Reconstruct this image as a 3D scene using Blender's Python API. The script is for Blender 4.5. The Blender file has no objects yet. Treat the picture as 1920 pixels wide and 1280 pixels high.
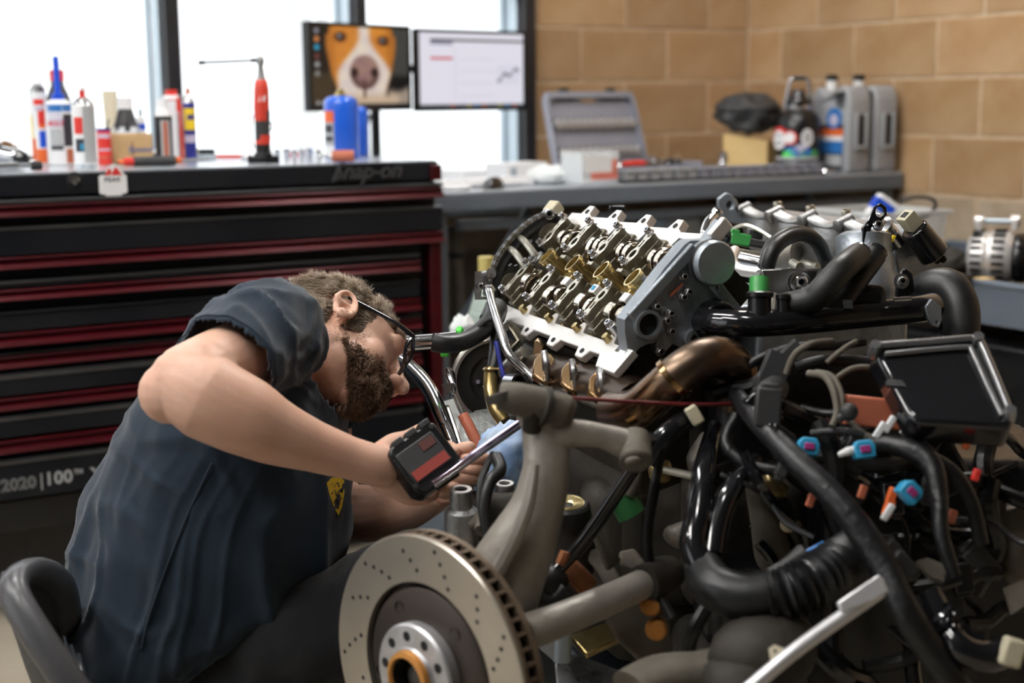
import bpy, bmesh, math, random
from mathutils import Vector as V, Matrix as MX, noise, geometry
random.seed(7)
sc = bpy.context.scene
COL = sc.collection
PI = math.pi
# ------------------------------------------------------------------ camera
FPX, PITCH, ROLL, YAW = 2667.0, .168, -.0085, .532
EYE = V((0, 0, 1.27))
FW = V((math.sin(YAW)*math.cos(PITCH), math.cos(YAW)*math.cos(PITCH), -math.sin(PITCH)))
_rt = V((math.cos(YAW), -math.sin(YAW), 0)); _up = _rt.cross(FW)
RT = _rt*math.cos(ROLL)+_up*math.sin(ROLL)
UP = -_rt*math.sin(ROLL)+_up*math.cos(ROLL)
cd = bpy.data.cameras.new('camera'); cam = bpy.data.objects.new('camera', cd); COL.objects.link(cam)
cd.sensor_width = 36; cd.lens = FPX*36/1920; cd.clip_start = .05
m = MX((RT, UP, -FW)).transposed().to_4x4(); m.translation = EYE; cam.matrix_world = m
cd.dof.use_dof = True; cd.dof.focus_distance = 2.30; cd.dof.aperture_fstop = 2.6
sc.camera = cam
# ------------------------------------------------------------------ world, exposure
w = bpy.data.worlds.new('sky'); sc.world = w; w.use_nodes = True
bg = w.node_tree.nodes['Background']; bg.inputs[0].default_value = (.93, .97, 1, 1); bg.inputs[1].default_value = 2.0
vs = sc.view_settings
vs.view_transform = 'Standard'; vs.look = 'None'; vs.exposure = 0.0; vs.gamma = 1
try: vs.use_curve_mapping = False
except Exception: pass
LAMP_POWER = 95.0
# ------------------------------------------------------------------ helpers
def P(x, y, d):
    "a point seen at pixel x,y of the 1920x1280 frame, d metres along the camera axis"
    return EYE+(FW+RT*((x-960)/FPX)+UP*((640-y)/FPX))*d
def onp(x, y, ax, v):
    "where the ray through a pixel meets the room plane coordinate[ax]=v"
    r = FW+RT*((x-960)/FPX)+UP*((640-y)/FPX)
    return EYE+r*((v-EYE[ax])/r[ax])
def wm(o):
    b = MX.LocRotScale(o.location, o.rotation_euler, o.scale)
    return wm(o.parent) @ b if o.parent else b
def lerp(a, b, t): return a+(b-a)*t
def spline(pts, n=6, rad=None):
    "Catmull-Rom through pts; radii interpolated along"
    pts = [V(p) for p in pts]
    if len(pts) < 3 or n <= 1: return pts, (rad if rad else None)
    out = []; ro = []
    for i in range(len(pts)-1):
        p0 = pts[max(i-1, 0)]; p1 = pts[i]; p2 = pts[i+1]; p3 = pts[min(i+2, len(pts)-1)]
        for k in range(n):
            t = k/n
            out.append(.5*((2*p1)+(p2-p0)*t+(2*p0-5*p1+4*p2-p3)*t*t+(3*p1-p0-3*p2+p3)*t**3))
            if rad: ro.append(lerp(rad[i], rad[i+1], t))
    out.append(pts[-1])
    if rad: ro.append(rad[-1])
    return out, ro
def frame(o, x, z=None):
    "matrix with x axis along x, z close to z"
    x = V(x).normalized(); z = V(z if z is not None else (0, 0, 1))
    y = z.cross(x)
    if y.length < 1e-6: y = V((0, 1, 0)).cross(x)
    y.normalize(); z = x.cross(y)
    m = MX((x, y, z)).transposed().to_4x4(); m.translation = V(o); return m
def zframe(o, z, x=None):
    "matrix with z axis along z"
    z = V(z).normalized(); x = V(x if x is not None else (1, 0, 0)); x = x-z*x.dot(z)
    if x.length < 1e-5: x = V((0, 1, 0)); x = x-z*x.dot(z)
    x.normalize(); y = z.cross(x)
    m = MX((x, y, z)).transposed().to_4x4(); m.translation = V(o); return m
def rz(a): return MX.Rotation(a, 4, 'Z')
def tr(*a): return MX.Translation(V(a))
class MB:
    def __init__(s, T=None): s.v = []; s.f = []; s.mi = []; s.T = T; s.col = None
    def add(s, vs, fs, m=0, T=None):
        b = len(s.v)
        for p in vs:
            p = V(p)
            if T is not None: p = T @ p
            if s.T is not None: p = s.T @ p
            s.v.append(p)
        for f in fs: s.f.append([b+i for i in f]); s.mi.append(m)
        return s
    def box(s, c, d, m=0, T=None, top=1.0):
        x, y, z = [k/2 for k in d]; t = top
        vs = [(-x, -y, -z), (x, -y, -z), (x, y, -z), (-x, y, -z), (-x*t, -y*t, z), (x*t, -y*t, z), (x*t, y*t, z), (-x*t, y*t, z)]
        vs = [V(p)+V(c) for p in vs]
        return s.add(vs, [(3, 2, 1, 0), (4, 5, 6, 7), (0, 1, 5, 4), (1, 2, 6, 5), (2, 3, 7, 6), (3, 0, 4, 7)], m, T)
    def lathe(s, prof, n=20, m=0, T=None, ms=None, a0=0, a1=2*PI):
        "profile of (r,z) about the local z axis; r==0 ends close to a point"
        vs = []; fs = []; mm = []; full = abs(a1-a0-2*PI) < 1e-6
        cnt = n if full else n+1
        rows = []
        for r, z in prof:
            if r <= 1e-7: rows.append([len(vs)]); vs.append((0, 0, z))
            else:
                rows.append(list(range(len(vs), len(vs)+cnt)))
                for k in range(cnt):
                    a = a0+(a1-a0)*k/n; vs.append((r*math.cos(a), r*math.sin(a), z))
        for i in range(len(rows)-1):
            A, B = rows[i], rows[i+1]
            for k in range(n):
                k2 = (k+1) % cnt
                if len(A) == 1 and len(B) == 1: continue
                if len(A) == 1: fs.append((A[0], B[k2], B[k]))
                elif len(B) == 1: fs.append((A[k], A[k2], B[0]))
                else: fs.append((A[k], A[k2], B[k2], B[k]))
                mm.append(ms[i] if ms else m)
        b = len(s.f); s.add(vs, fs, m, T)
        for i, x in enumerate(mm): s.mi[b+i] = x
        return s
    def cyl(s, p0, p1, r0, r1=None, n=14, m=0, cap=True):
        p0 = V(p0); p1 = V(p1); r1 = r0 if r1 is None else r1
        h = (p1-p0).length
        pr = ([(0, 0)] if cap else [])+[(r0, 0), (r1, h)]+([(0, h)] if cap else [])
        return s.lathe(pr, n, m, zframe(p0, p1-p0))
    def tube(s, pts, r, n=10, sub=6, m=0, cap=True, flat=None, twist=None):
        rad = list(r) if isinstance(r, (list, tuple)) else [r]*len(pts)
        pts, rad = spline(pts, sub, rad)
        if not rad: rad = list(r) if isinstance(r, (list, tuple)) else [r]*len(pts)
        N = len(pts); t = [(pts[min(i+1, N-1)]-pts[max(i-1, 0)]).normalized() for i in range(N)]
        x = V(twist) if twist is not None else V((0, 0, 1)); x = x-t[0]*x.dot(t[0])
        if x.length < 1e-4: x = V((1, 0, 0))-t[0]*t[0].x
        x.normalize(); vs = []; fs = []
        for i in range(N):
            x = x-t[i]*x.dot(t[i]); x.normalize(); y = t[i].cross(x)
            for k in range(n):
                a = 2*PI*k/n
                vs.append(pts[i]+(x*math.cos(a)*(flat or 1)+y*math.sin(a))*rad[i])
        for i in range(N-1):
            for k in range(n):
                k2 = (k+1) % n; fs.append((i*n+k, i*n+k2, (i+1)*n+k2, (i+1)*n+k))
        if cap:
            fs.append(tuple(range(n-1, -1, -1))); fs.append(tuple((N-1)*n+k for k in range(n)))
        return s.add(vs, fs, m)
    def ball(s, c, r, n=14, T=None, m=0, rows=8):
        r = r if isinstance(r, (list, tuple)) else (r, r, r)
        M = tr(*c) @ MX.Diagonal((r[0], r[1], r[2], 1))
        if T is not None: M = T @ M
        return s.lathe([(math.sin(PI*i/rows), -math.cos(PI*i/rows)) if 0 < i < rows else (0, -math.cos(PI*i/rows)) for i in range(rows+1)], n, m, M)
    def prism(s, poly, z0, z1, m=0, T=None, holes=(), mside=None):
        "extruded outline (xy) with optional holes"
        loops = [list(poly)]+[list(h) for h in holes]
        vs = []; fs = []; ms = []
        flat = []; idx = []
        for L in loops:
            st = len(vs)
            for p in L: vs.append((p[0], p[1], z0))
            for p in L: vs.append((p[0], p[1], z1))
            idx.append((st, len(L)))
            for k in range(len(L)):
                k2 = (k+1) % len(L); fs.append((st+k, st+k2, st+len(L)+k2, st+len(L)+k)); ms.append(m if mside is None else mside)
        if len(loops) == 1:
            n = len(poly); fs.append(tuple(range(n-1, -1, -1))); fs.append(tuple(range(n, 2*n))); ms += [m, m]
        else:
            tri = geometry.tessellate_polygon([[V((p[0], p[1], 0)) for p in L] for L in loops])
            mp = []
            for st, n in idx: mp += [(st+k, st+n+k) for k in range(n)]
            for t3 in tri:
                fs.append(tuple(mp[i][0] for i in t3)); fs.append(tuple(mp[i][1] for i in reversed(t3))); ms += [m, m]
        b = len(s.f); s.add(vs, fs, m, T)
        for i, x in enumerate(ms): s.mi[b+i] = x
        return s
    def grid(s, fn, nu, nv, m=0, closeu=False, T=None):
        "surface fn(u,v), u,v in 0..1"
        vs = [fn(i/nu, j/nv) for j in range(nv+1) for i in range(nu+1 if not closeu else nu)]
        w_ = nu+1 if not closeu else nu; fs = []
        for j in range(nv):
            for i in range(nu):
                i2 = (i+1) % w_ if closeu else i+1
                fs.append((j*w_+i, j*w_+i2, (j+1)*w_+i2, (j+1)*w_+i))
        return s.add(vs, fs, m, T)
    def build(s, name, mat, parent=None, bev=0, ang=38, sub=0, local=False, seg=2, kind=None, label=None, solid=0, base=True):
        me = bpy.data.meshes.new(name)
        vs = s.v
        if parent is not None:
            if not local: inv = wm(parent).inverted(); vs = [inv @ p for p in vs]
            off = None
        elif base and not local and vs:
            xs = [p.x for p in vs]; ys = [p.y for p in vs]; zs = [p.z for p in vs]
            off = V(((min(xs)+max(xs))/2, (min(ys)+max(ys))/2, min(zs))); vs = [p-off for p in vs]
        else: off = None
        me.from_pydata([tuple(p) for p in vs], [], s.f)
        mats = mat if isinstance(mat, (list, tuple)) else [mat]
        for q in mats: me.materials.append(q)
        if len(mats) > 1: me.polygons.foreach_set('material_index', s.mi)
        bm = bmesh.new(); bm.from_mesh(me); bmesh.ops.recalc_face_normals(bm, faces=bm.faces); bm.to_mesh(me); bm.free()
        me.polygons.foreach_set('use_smooth', [True]*len(me.polygons))
        if ang < 180: me.set_sharp_from_angle(angle=math.radians(ang))
        me.update()
        o = bpy.data.objects.new(name, me); COL.objects.link(o)
        if off is not None: o.location = off
        if parent is not None: o.parent = parent
        if solid:
            md = o.modifiers.new('solid', 'SOLIDIFY'); md.thickness = solid; md.offset = -1
        if bev:
            md = o.modifiers.new('bevel', 'BEVEL'); md.width = bev; md.segments = seg; md.limit_method = 'ANGLE'; md.angle_limit = math.radians(35); md.harden_normals = False
        if sub:
            md = o.modifiers.new('sub', 'SUBSURF'); md.levels = sub; md.render_levels = sub
        if kind: o['kind'] = kind
        if label: o['label'] = label
        return o
def thing(name, label, cat, loc=(0, 0, 0), rot=0, group=None):
    o = bpy.data.objects.new(name, None); COL.objects.link(o); o.location = loc
    o.rotation_euler = (0, 0, rot) if not isinstance(rot, (tuple, list)) else rot
    o.empty_display_size = .05
    return tag(o, label, cat, group)
def tag(o, label, cat, group=None):
    o['label'] = label; o['category'] = cat
    if group: o['group'] = group
    return o
def struct(o): o['kind'] = 'structure'; return o
def dup(root, loc, rot=None, label=None):
    r = root.copy(); COL.objects.link(r); r.location = loc
    if rot is not None: r.rotation_euler = rot
    if label: r['label'] = label
    for ch in root.children:
        c = ch.copy(); COL.objects.link(c); c.parent = r
        for g in ch.children:
            d = g.copy(); COL.objects.link(d); d.parent = c
    return r
def text_mb(txt, size, T, mb=None, ext=.0004, off=0, bend=None, align='CENTER', shear=0, m=0, spacing=1):
    "flat lettering in the local xy plane of T; bend=radius wraps it round a can whose axis is local y"
    cu = bpy.data.curves.new('t', 'FONT'); cu.body = txt; cu.size = size; cu.align_x = align; cu.align_y = 'CENTER'
    cu.extrude = ext; cu.offset = off; cu.shear = shear; cu.resolution_u = 2; cu.space_character = spacing
    ob = bpy.data.objects.new('t', cu); COL.objects.link(ob)
    dg = bpy.context.evaluated_depsgraph_get(); me = bpy.data.meshes.new_from_object(ob.evaluated_get(dg))
    vs = [v.co.copy() for v in me.vertices]; fs = [tuple(p.vertices) for p in me.polygons]
    bpy.data.objects.remove(ob); bpy.data.curves.remove(cu); bpy.data.meshes.remove(me)
    if bend:
        vs = [V((math.sin(p.x/bend)*(bend+p.z), p.y, math.cos(p.x/bend)*(bend+p.z)-bend)) for p in vs]
    mb = mb or MB(); mb.add(vs, fs, m, T); return mb
# ------------------------------------------------------------------ materials
MT = {}
def mat(name, col, rough=.5, metal=0, col2=None, ns=8, nd=4, bump=0, bs=None, spec=.5, coat=0, emit=0, trans=0, alpha=1, ior=1.45, contrast=(.35, .65), stretch=None, vary=0, sheen=0, sss=0, rvar=0, aniso=0, ecol=None, attr=None):
    mt = bpy.data.materials.new(name); mt.use_nodes = True; nt = mt.node_tree; nd_ = nt.nodes; L = nt.links
    b = nd_['Principled BSDF']; I = b.inputs
    c4 = lambda c: (c[0], c[1], c[2], 1)
    I['Base Color'].default_value = c4(col); I['Roughness'].default_value = rough; I['Metallic'].default_value = metal
    I['Specular IOR Level'].default_value = spec; I['Coat Weight'].default_value = coat; I['IOR'].default_value = ior
    I['Transmission Weight'].default_value = trans; I['Alpha'].default_value = alpha
    if sheen: I['Sheen Weight'].default_value = sheen
    if aniso: I['Anisotropic'].default_value = aniso
    if sss: I['Subsurface Weight'].default_value = sss; I['Subsurface Radius'].default_value = (.012, .005, .003); I['Subsurface Scale'].default_value = .5
    tc = nd_.new('ShaderNodeTexCoord'); src = tc.outputs['Object']
    if stretch:
        mp = nd_.new('ShaderNodeMapping'); mp.inputs['Scale'].default_value = stretch; L.new(src, mp.inputs['Vector']); src = mp.outputs[0]
    colsock = None
    if col2 is not None or rvar:
        n = nd_.new('ShaderNodeTexNoise'); n.inputs['Scale'].default_value = ns; n.inputs['Detail'].default_value = nd; n.inputs['Roughness'].default_value = .6
        L.new(src, n.inputs['Vector'])
        r = nd_.new('ShaderNodeMapRange'); r.inputs[1].default_value = contrast[0]; r.inputs[2].default_value = contrast[1]; L.new(n.outputs[0], r.inputs[0])
        if col2 is not None:
            mx = nd_.new('ShaderNodeMix'); mx.data_type = 'RGBA'; mx.inputs[6].default_value = c4(col); mx.inputs[7].default_value = c4(col2)
            L.new(r.outputs[0], mx.inputs[0]); colsock = mx.outputs[2]
        if rvar:
            r2 = nd_.new('ShaderNodeMapRange'); r2.inputs[3].default_value = rough-rvar; r2.inputs[4].default_value = rough+rvar
            L.new(r.outputs[0], r2.inputs[0]); L.new(r2.outputs[0], I['Roughness'])
    if attr:
        at = nd_.new('ShaderNodeAttribute'); at.attribute_name = attr; colsock = at.outputs['Color']
    if vary:
        oi = nd_.new('ShaderNodeObjectInfo'); hs = nd_.new('ShaderNodeHueSaturation')
        mr = nd_.new('ShaderNodeMapRange'); mr.inputs[3].default_value = 1-vary; mr.inputs[4].default_value = 1+vary
        L.new(oi.outputs['Random'], mr.inputs[0]); L.new(mr.outputs[0], hs.inputs['Value'])
        if colsock: L.new(colsock, hs.inputs['Color'])
        else: hs.inputs['Color'].default_value = c4(col)
        colsock = hs.outputs[0]
    if colsock and not (attr and emit): L.new(colsock, I['Base Color'])
    if attr and emit: I['Base Color'].default_value = (.01, .01, .01, 1)
    if emit:
        I['Emission Strength'].default_value = emit
        if colsock: L.new(colsock, I['Emission Color'])
        else: I['Emission Color'].default_value = c4(ecol or col)
    if bump:
        n = nd_.new('ShaderNodeTexNoise'); n.inputs['Scale'].default_value = bs or ns*6; n.inputs['Detail'].default_value = 5
        L.new(src, n.inputs['Vector']); bp = nd_.new('ShaderNodeBump'); bp.inputs['Strength'].default_value = bump; bp.inputs['Distance'].default_value = .004
        L.new(n.outputs[0], bp.inputs['Height']); L.new(bp.outputs[0], I['Normal'])
    MT[name] = mt; return mt
mat('block', (.32, .185, .088), .92, 0, (.43, .29, .165), ns=5, bump=.5, bs=110, vary=.14, contrast=(.3, .75), spec=.15)
mat('block_grey', (.33, .25, .17), .92, 0, (.42, .34, .25), ns=6, bump=.5, bs=110, vary=.12, spec=.15)
mat('mortar', (.44, .31, .19), .95, 0, (.56, .43, .30), ns=9, bump=.4, bs=150, spec=.1)
mat('concrete', (.30, .26, .20), .6, 0, (.40, .355, .28), ns=3, bump=.2, bs=60)
mat('ceiling', (.16, .16, .165), .9, 0, (.13, .13, .13))
mat('wall_paint', (.13, .12, .11), .9, 0, (.16, .15, .13), ns=2)
mat('snow', (.88, .88, .86), .9, 0, (.82, .82, .79), ns=.3)
mat('bark', (.66, .68, .70), .9, 0, (.78, .79, .80), ns=12)
mat('frame_dark', (.022, .020, .022), .45, .3)
mat('frame_alu', (.48, .56, .62), .4, .6)
mat('glass', (1, 1, 1), 0, 0, trans=1, ior=1.01, alpha=.12, spec=.3)
mat('glass_lens', (.9, .93, .95), .02, 0, trans=1, ior=1.2, alpha=.35)
mat('black_paint', (.006, .007, .010), .45, 0, (.009, .010, .013), ns=3, spec=.3, rvar=.08)
mat('black_edge', (.05, .051, .055), .35, .2, (.075, .075, .08), ns=6)
mat('red_trim', (.065, .0012, .005), .28, .35, (.042, .001, .003), ns=2, stretch=(.5, .5, 8))
mat('steel', (.55, .55, .56), .28, 1, (.42, .42, .43), ns=20, rvar=.1)
mat('chrome', (.82, .82, .84), .07, 1)
mat('satin', (.62, .62, .64), .22, 1, (.5, .5, .5), ns=30)
mat('cast_alu', (.42, .42, .42), .42, .85, (.30, .30, .30), ns=9, bump=.35, bs=160, rvar=.1)
mat('cast_blue', (.40, .44, .48), .45, .75, (.27, .30, .33), ns=8, bump=.3, bs=130, rvar=.1)
mat('machined', (.86, .83, .82), .38, .6, (.74, .71, .67), ns=6)
mat('cap_alu', (.24, .22, .17), .42, .8, (.15, .135, .10), ns=18, bump=.3, bs=150)
mat('cap_face', (.62, .60, .52), .32, .85, (.48, .45, .37), ns=20)
mat('oily', (.36, .26, .10), .3, .7, (.15, .105, .045), ns=14, coat=.4)
mat('brass_oil', (.68, .56, .28), .24, .9, (.48, .36, .15), ns=12)
mat('cam_steel', (.68, .62, .53), .16, 1, (.40, .34, .26), ns=14, stretch=(1, 1, 1))
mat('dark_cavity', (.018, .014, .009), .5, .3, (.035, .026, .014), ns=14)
mat('bolt', (.58, .58, .60), .25, 1)
mat('exhaust', (.11, .055, .023), .25, .95, (.15, .105, .075), ns=5, rvar=.1, contrast=(.4, .6))
mat('exhaust_dark', (.045, .028, .016), .32, .9, (.08, .055, .04), ns=6)
mat('exhaust_shield', (.45, .32, .20), .2, 1, (.25, .15, .07), ns=5, contrast=(.4, .6))
mat('rubber', (.007, .007, .008), .42, 0, (.013, .013, .013), ns=12, rvar=.1)
mat('rubber_grey', (.038, .038, .040), .55, 0, (.025, .025, .025), ns=10)
mat('plastic_black', (.005, .005, .006), .32, 0, (.009, .009, .010), ns=10, rvar=.08)
mat('plastic_gloss', (.008, .008, .010), .14, 0, coat=.5)
mat('wire_tape', (.005, .005, .006), .38, 0, (.010, .010, .011), ns=30, bump=.5, bs=90)
mat('knuckle_alu', (.38, .35, .31), .5, .45, (.27, .245, .21), ns=7, bump=.4, bs=80, rvar=.1)
mat('grime', (.016, .0135, .010), .7, .1, (.034, .028, .021), ns=9, bump=.6, bs=50)
mat('grime_light', (.14, .123, .098), .7, .1, (.08, .068, .052), ns=9, bump=.6, bs=50)
mat('rust', (.30, .11, .04), .7, .3, (.18, .07, .03), ns=20)
mat('disc_face', (.50, .46, .40), .34, .8, (.43, .39, .33), ns=4, rvar=.06, aniso=.4)
mat('bright_steel', (.86, .86, .88), .36, .7, (.76, .76, .78), ns=12)
mat('disc_rim', (.19, .14, .10), .6, .6, (.11, .08, .055), ns=14)
mat('disc_hat', (.055, .042, .035), .5, .6, (.05, .04, .035), ns=10)
mat('hub_alu', (.62, .62, .64), .4, .75, (.42, .42, .43), ns=18)
mat('orange_rust', (.62, .30, .07), .5, .4, (.45, .18, .04), ns=10)
mat('hole_dark', (.006, .006, .006), .7)
mat('pulley', (.09, .085, .08), .38, .6, (.06, .055, .05), ns=12)
mat('pulley_rim', (.50, .47, .42), .35, .9, (.42, .38, .34), ns=12)
mat('green_dark', (.02, .10, .03), .4)
mat('green', (.05, .30, .07), .4, 0)
mat('green_lime', (.10, .75, .08), .4, 0)
mat('beige_plug', (.55, .50, .36), .45, 0)
mat('blue_conn', (.03, .30, .52), .4, 0)
mat('magenta', (.30, .03, .16), .4, 0)
mat('orange', (.75, .14, .03), .4, 0)
mat('terracotta', (.45, .13, .07), .5, 0)
mat('white_plastic', (.80, .80, .80), .4, 0)
mat('white', (.85, .85, .86), .45, 0)
mat('bench_steel', (.12, .145, .18), .34, .2, (.15, .175, .21), ns=5)
mat('bench_top', (.45, .50, .56), .2, .2, (.52, .56, .60), ns=4)
mat('case_grey', (.25, .26, .31), .5, 0, (.28, .29, .34), ns=6)
mat('jug_grey', (.30, .31, .325), .4, 0, (.34, .35, .36), ns=4)
mat('black_bag', (.02, .02, .021), .55, 0, (.05, .05, .05), ns=14, bump=.8, bs=30)
mat('cardboard', (.62, .42, .21), .8, 0, (.56, .37, .18), ns=8)
mat('yellow_card', (.74, .53, .24), .8, 0, (.66, .46, .2), ns=6)
mat('yellow', (.85, .62, .02), .5, 0)
mat('tool_red', (.62, .055, .03), .4, 0, (.5, .04, .025), ns=8)
mat('blue_tank', (.015, .11, .62), .3, 0, coat=.3)
mat('blue', (.01, .07, .55), .35, 0)
mat('blue_label', (.03, .16, .45), .4, 0)
mat('red', (.68, .04, .03), .4, 0)
mat('navy', (.02, .03, .22), .35, 0)
mat('cream', (.78, .70, .52), .45, 0)
mat('lilac', (.55, .50, .62), .4, 0)
mat('brown', (.30, .15, .06), .8, 0, (.42, .24, .10), ns=30)
mat('clear', (.90, .93, .95), .12, 0, alpha=.42, spec=.5)
mat('frost', (.78, .80, .80), .35, 0, alpha=.55, spec=.5)
mat('ink', (.03, .03, .04), .5, 0)
mat('grey_print', (.45, .46, .47), .5, 0)
mat('lettering', (.36, .37, .38), .5, 0)
mat('towel', (.80, .82, .82), .9, 0, (.7, .74, .74), ns=20)
mat('blue_towel', (.25, .42, .72), .85, 0, (.62, .72, .85), ns=16, bump=.5, bs=40)
mat('skin', (.72, .45, .335), .44, 0, (.63, .35, .25), ns=9, nd=5, bump=.14, bs=160, sss=.12, spec=.4, contrast=(.35, .75))
mat('skin_ear', (.58, .28, .20), .45, 0, (.55, .24, .17), ns=8, sss=.15)
mat('shirt', (.013, .023, .037), .8, 0, (.017, .028, .044), ns=5, bump=.12, bs=300, sheen=.2, spec=.15)
mat('jeans', (.006, .007, .009), .8, 0, (.012, .012, .013), ns=10, bump=.3, bs=120, spec=.2, sheen=.2)
mat('hair', (.22, .155, .10), .38, 0, (.48, .40, .31), ns=30, nd=3, contrast=(.40, .66))
mat('hair_grey', (.42, .39, .35), .42, 0, (.25, .20, .15), ns=30)
mat('beard', (.14, .080, .050), .45, 0, (.30, .19, .12), ns=30, nd=3)
mat('chair_plastic', (.055, .055, .06), .32, 0, (.08, .08, .085), ns=6, bump=.2, bs=120)
mat('chair_inner', (.03, .03, .03), .65, 0, (.05, .05, .05), ns=16)
mat('bar_reflection', (.80, .66, .88), .12, 1)  # purple reflection on the metal bar put into its tint
mat('screen', (1, 1, 1), .3, 0, emit=.9, attr='Col')
mat('tube_glow', (1, 1, 1), .5, 0, emit=LAMP_POWER, ecol=(1, .98, .95))
mat('lamp_body', (.7, .7, .7), .5, 0)
# ------------------------------------------------------------------ the room
CX, CY, ZJ, BW, BH = 3.853, 4.624, 1.538, .4064, .2032
XL, YF, ZC = -3.6, -4.2, 3.5            # left wall, wall behind the camera, ceiling
ZS, ZH, XW = .885, 2.9, 2.832           # window sill, head, right jamb
T_ = .14
def wallbox(name, lo, hi, mt, kind='structure'):
    mb = MB(); mb.box([(a+b)/2 for a, b in zip(lo, hi)], [b-a for a, b in zip(lo, hi)])
    o = mb.build(name, mt); o['kind'] = kind; return o
fl = MB(); fl.box(((XL+CX)/2, (YF+CY)/2, -.05), (CX-XL+.4, CY-YF+.4, .1)); struct(fl.build('floor', MT['concrete']))
wallbox('ceiling', (XL-.2, YF-.2, ZC), (CX+.2, CY+.2, ZC+.1), MT['ceiling'])
wallbox('wall_front', (XL, YF-.15, 0), (CX, YF, ZC), MT['wall_paint'])
# left wall with a wide bay door opening that lets the daylight in
lw = MB()
D0, D1, DH = .9, 3.9, 2.9
lw.box((XL-.07, (YF+D0)/2, ZC/2), (.14, D0-YF, ZC)); lw.box((XL-.07, (D1+CY)/2, ZC/2), (.14, CY-D1, ZC)); lw.box((XL-.07, (D0+D1)/2, (DH+ZC)/2), (.14, D1-D0, ZC-DH))
struct(lw.build('wall_left', MT['wall_paint']))
# back wall: mortar core with window opening, and single blocks on it
bw = MB()
J = .003
bw.box(((XW+CX)/2, CY+.1+J, ZC/2), (CX-XW, .2, ZC))
bw.box(((XL+XW)/2, CY+.1+J, ZS/2), (XW-XL, .2, ZS)); bw.box(((XL+XW)/2, CY+.1+J, (ZH+ZC)/2), (XW-XL, .2, ZC-ZH))
wb = struct(bw.build('wall_back', MT['mortar']))
rw = MB(); rw.box((CX+.1+J, (YF+CY)/2, ZC/2), (.2, CY-YF+.02, ZC)); wr = struct(rw.build('wall_right', MT['mortar']))
def blockmesh(w_, h_, gray):
    mb = MB(); g = .0105; mb.box((0, 0, 0), (w_-g, .05, h_-g))
    o = mb.build('block', MT['block_grey' if gray else 'block'], wb, local=True); me = o.data
    bpy.data.objects.remove(o)
    bm = bmesh.new(); bm.from_mesh(me); bmesh.ops.bevel(bm, geom=[e for e in bm.edges], offset=.003, segments=1, affect='EDGES'); bm.to_mesh(me); bm.free()
    return me
BM = {}
def block(wall, side, s0, s1, row):
    z1 = ZJ+BH-row*BH; z0 = max(z1-BH, 0)
    if z0 > 2.35 or z1 < .02: return
    gray = (z1 < .94)
    key = (round(s1-s0, 3), round(z1-z0, 3), gray)
    if key not in BM: BM[key] = blockmesh((s1-s0)*BW, z1-z0, gray)
    o = bpy.data.objects.new('block', BM[key]); COL.objects.link(o); o.parent = wall
    sm = (s0+s1)/2*BW; zc = (z0+z1)/2; wl = wall.location
    jit = random.uniform(-.0015, .0015)
    if side == 'r': o.location = V((CX+.0245+jit, CY-sm, zc))-wl; o.rotation_euler = (0, 0, PI/2)
    else: o.location = V((CX-sm, CY+.0245+jit, zc))-wl
for row in range(-4, 9):
    half = (row % 2 == 1)
    # right wall
    js = [0]+[k+.5 for k in range(0, 6)] if half else list(range(0, 7))
    for a, b in zip(js, js[1:]): block(wr, 'r', a, b, row)
    top = ZJ+BH-row*BH
    lim = 2.51 if top > ZS+.02 else 6.5
    js = list(range(0, 8)) if half else [0]+[k+.5 for k in range(0, 8)]
    for a, b in zip(js, js[1:]):
        if a >= lim-.05: break
        block(wb, 'b', a, min(b, lim), row)
# windows of the back wall
def fx(px, y=80, Y=4.60): return onp(px, y, 1, Y).x
def strut(mb, x0, x1, y0, y1, z0, z1, m=0): mb.box(((x0+x1)/2, (y0+y1)/2, (z0+z1)/2), (x1-x0, y1-y0, z1-z0), m)
m1a, m1b = fx(311), fx(338)
m2a, m2b = fx(668, 20), fx(686, 20)
jb0, jb1 = fx(984), fx(1004)
zr = onp(850, 3, 1, 4.62).z                       # transom rail
spans = [(XL+.3, m1a-3.4*0-1.25-.05), (m1a-1.25, m1a), (m1b, m2a), (m2b, jb0)]
spans = [(m1a-2.6, m1a-1.33), (m1a-1.28, m1a), (m1b, m2a), (m2b, jb0)]
mull = [(m1a-2.65, m1a-2.6), (m1a-1.33, m1a-1.28), (m1a, m1b), (m2a, m2b), (jb0, jb1)]
for i, (a, b) in enumerate(spans):
    wn = bpy.data.objects.new('window_%d' % (i+1), None); COL.objects.link(wn); wn.location = ((a+b)/2, 4.62, ZS); struct(wn)
    mb = MB(); strut(mb, mull[i+1][0], mull[i+1][1], 4.595, 4.64, ZS, ZH); mb.build('mullion', MT['frame_dark'], wn, bev=.002)
    if i == 0:
        mb = MB(); strut(mb, mull[0][0], mull[0][1], 4.595, 4.64, ZS, ZH); mb.build('mullion', MT['frame_dark'], wn, bev=.002)
    mb = MB(); strut(mb, b-.012, b, 4.64, 4.71, ZS, ZH); strut(mb, b+.004, mull[i+1][1]-.004, 4.64, 4.76, ZS, ZH); strut(mb, b-.022, b-.010, 4.72, 4.76, ZS, ZH)
    mb.build('reveal', MT['frame_alu'], wn, bev=.002)
    mb = MB(); strut(mb, a, b, 4.60, 4.70, zr+.03 if i == 3 else ZH-.06, zr+.075 if i == 3 else ZH); mb.build('rail', MT['frame_dark'], wn, bev=.002)
    mb = MB(); strut(mb, a, b, 4.61, 4.70, ZS, ZS+.03); mb.build('sill_rail', MT['frame_alu'], wn, bev=.002)
    mb = MB(); strut(mb, a, b, 4.675, 4.681, ZS+.03, ZH); mb.build('pane', MT['glass'], wn)
struct(wallbox('trim_1', (XL, 4.58, ZS-.03), (jb0-.01, 4.80, ZS), MT['frame_alu']))
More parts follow.
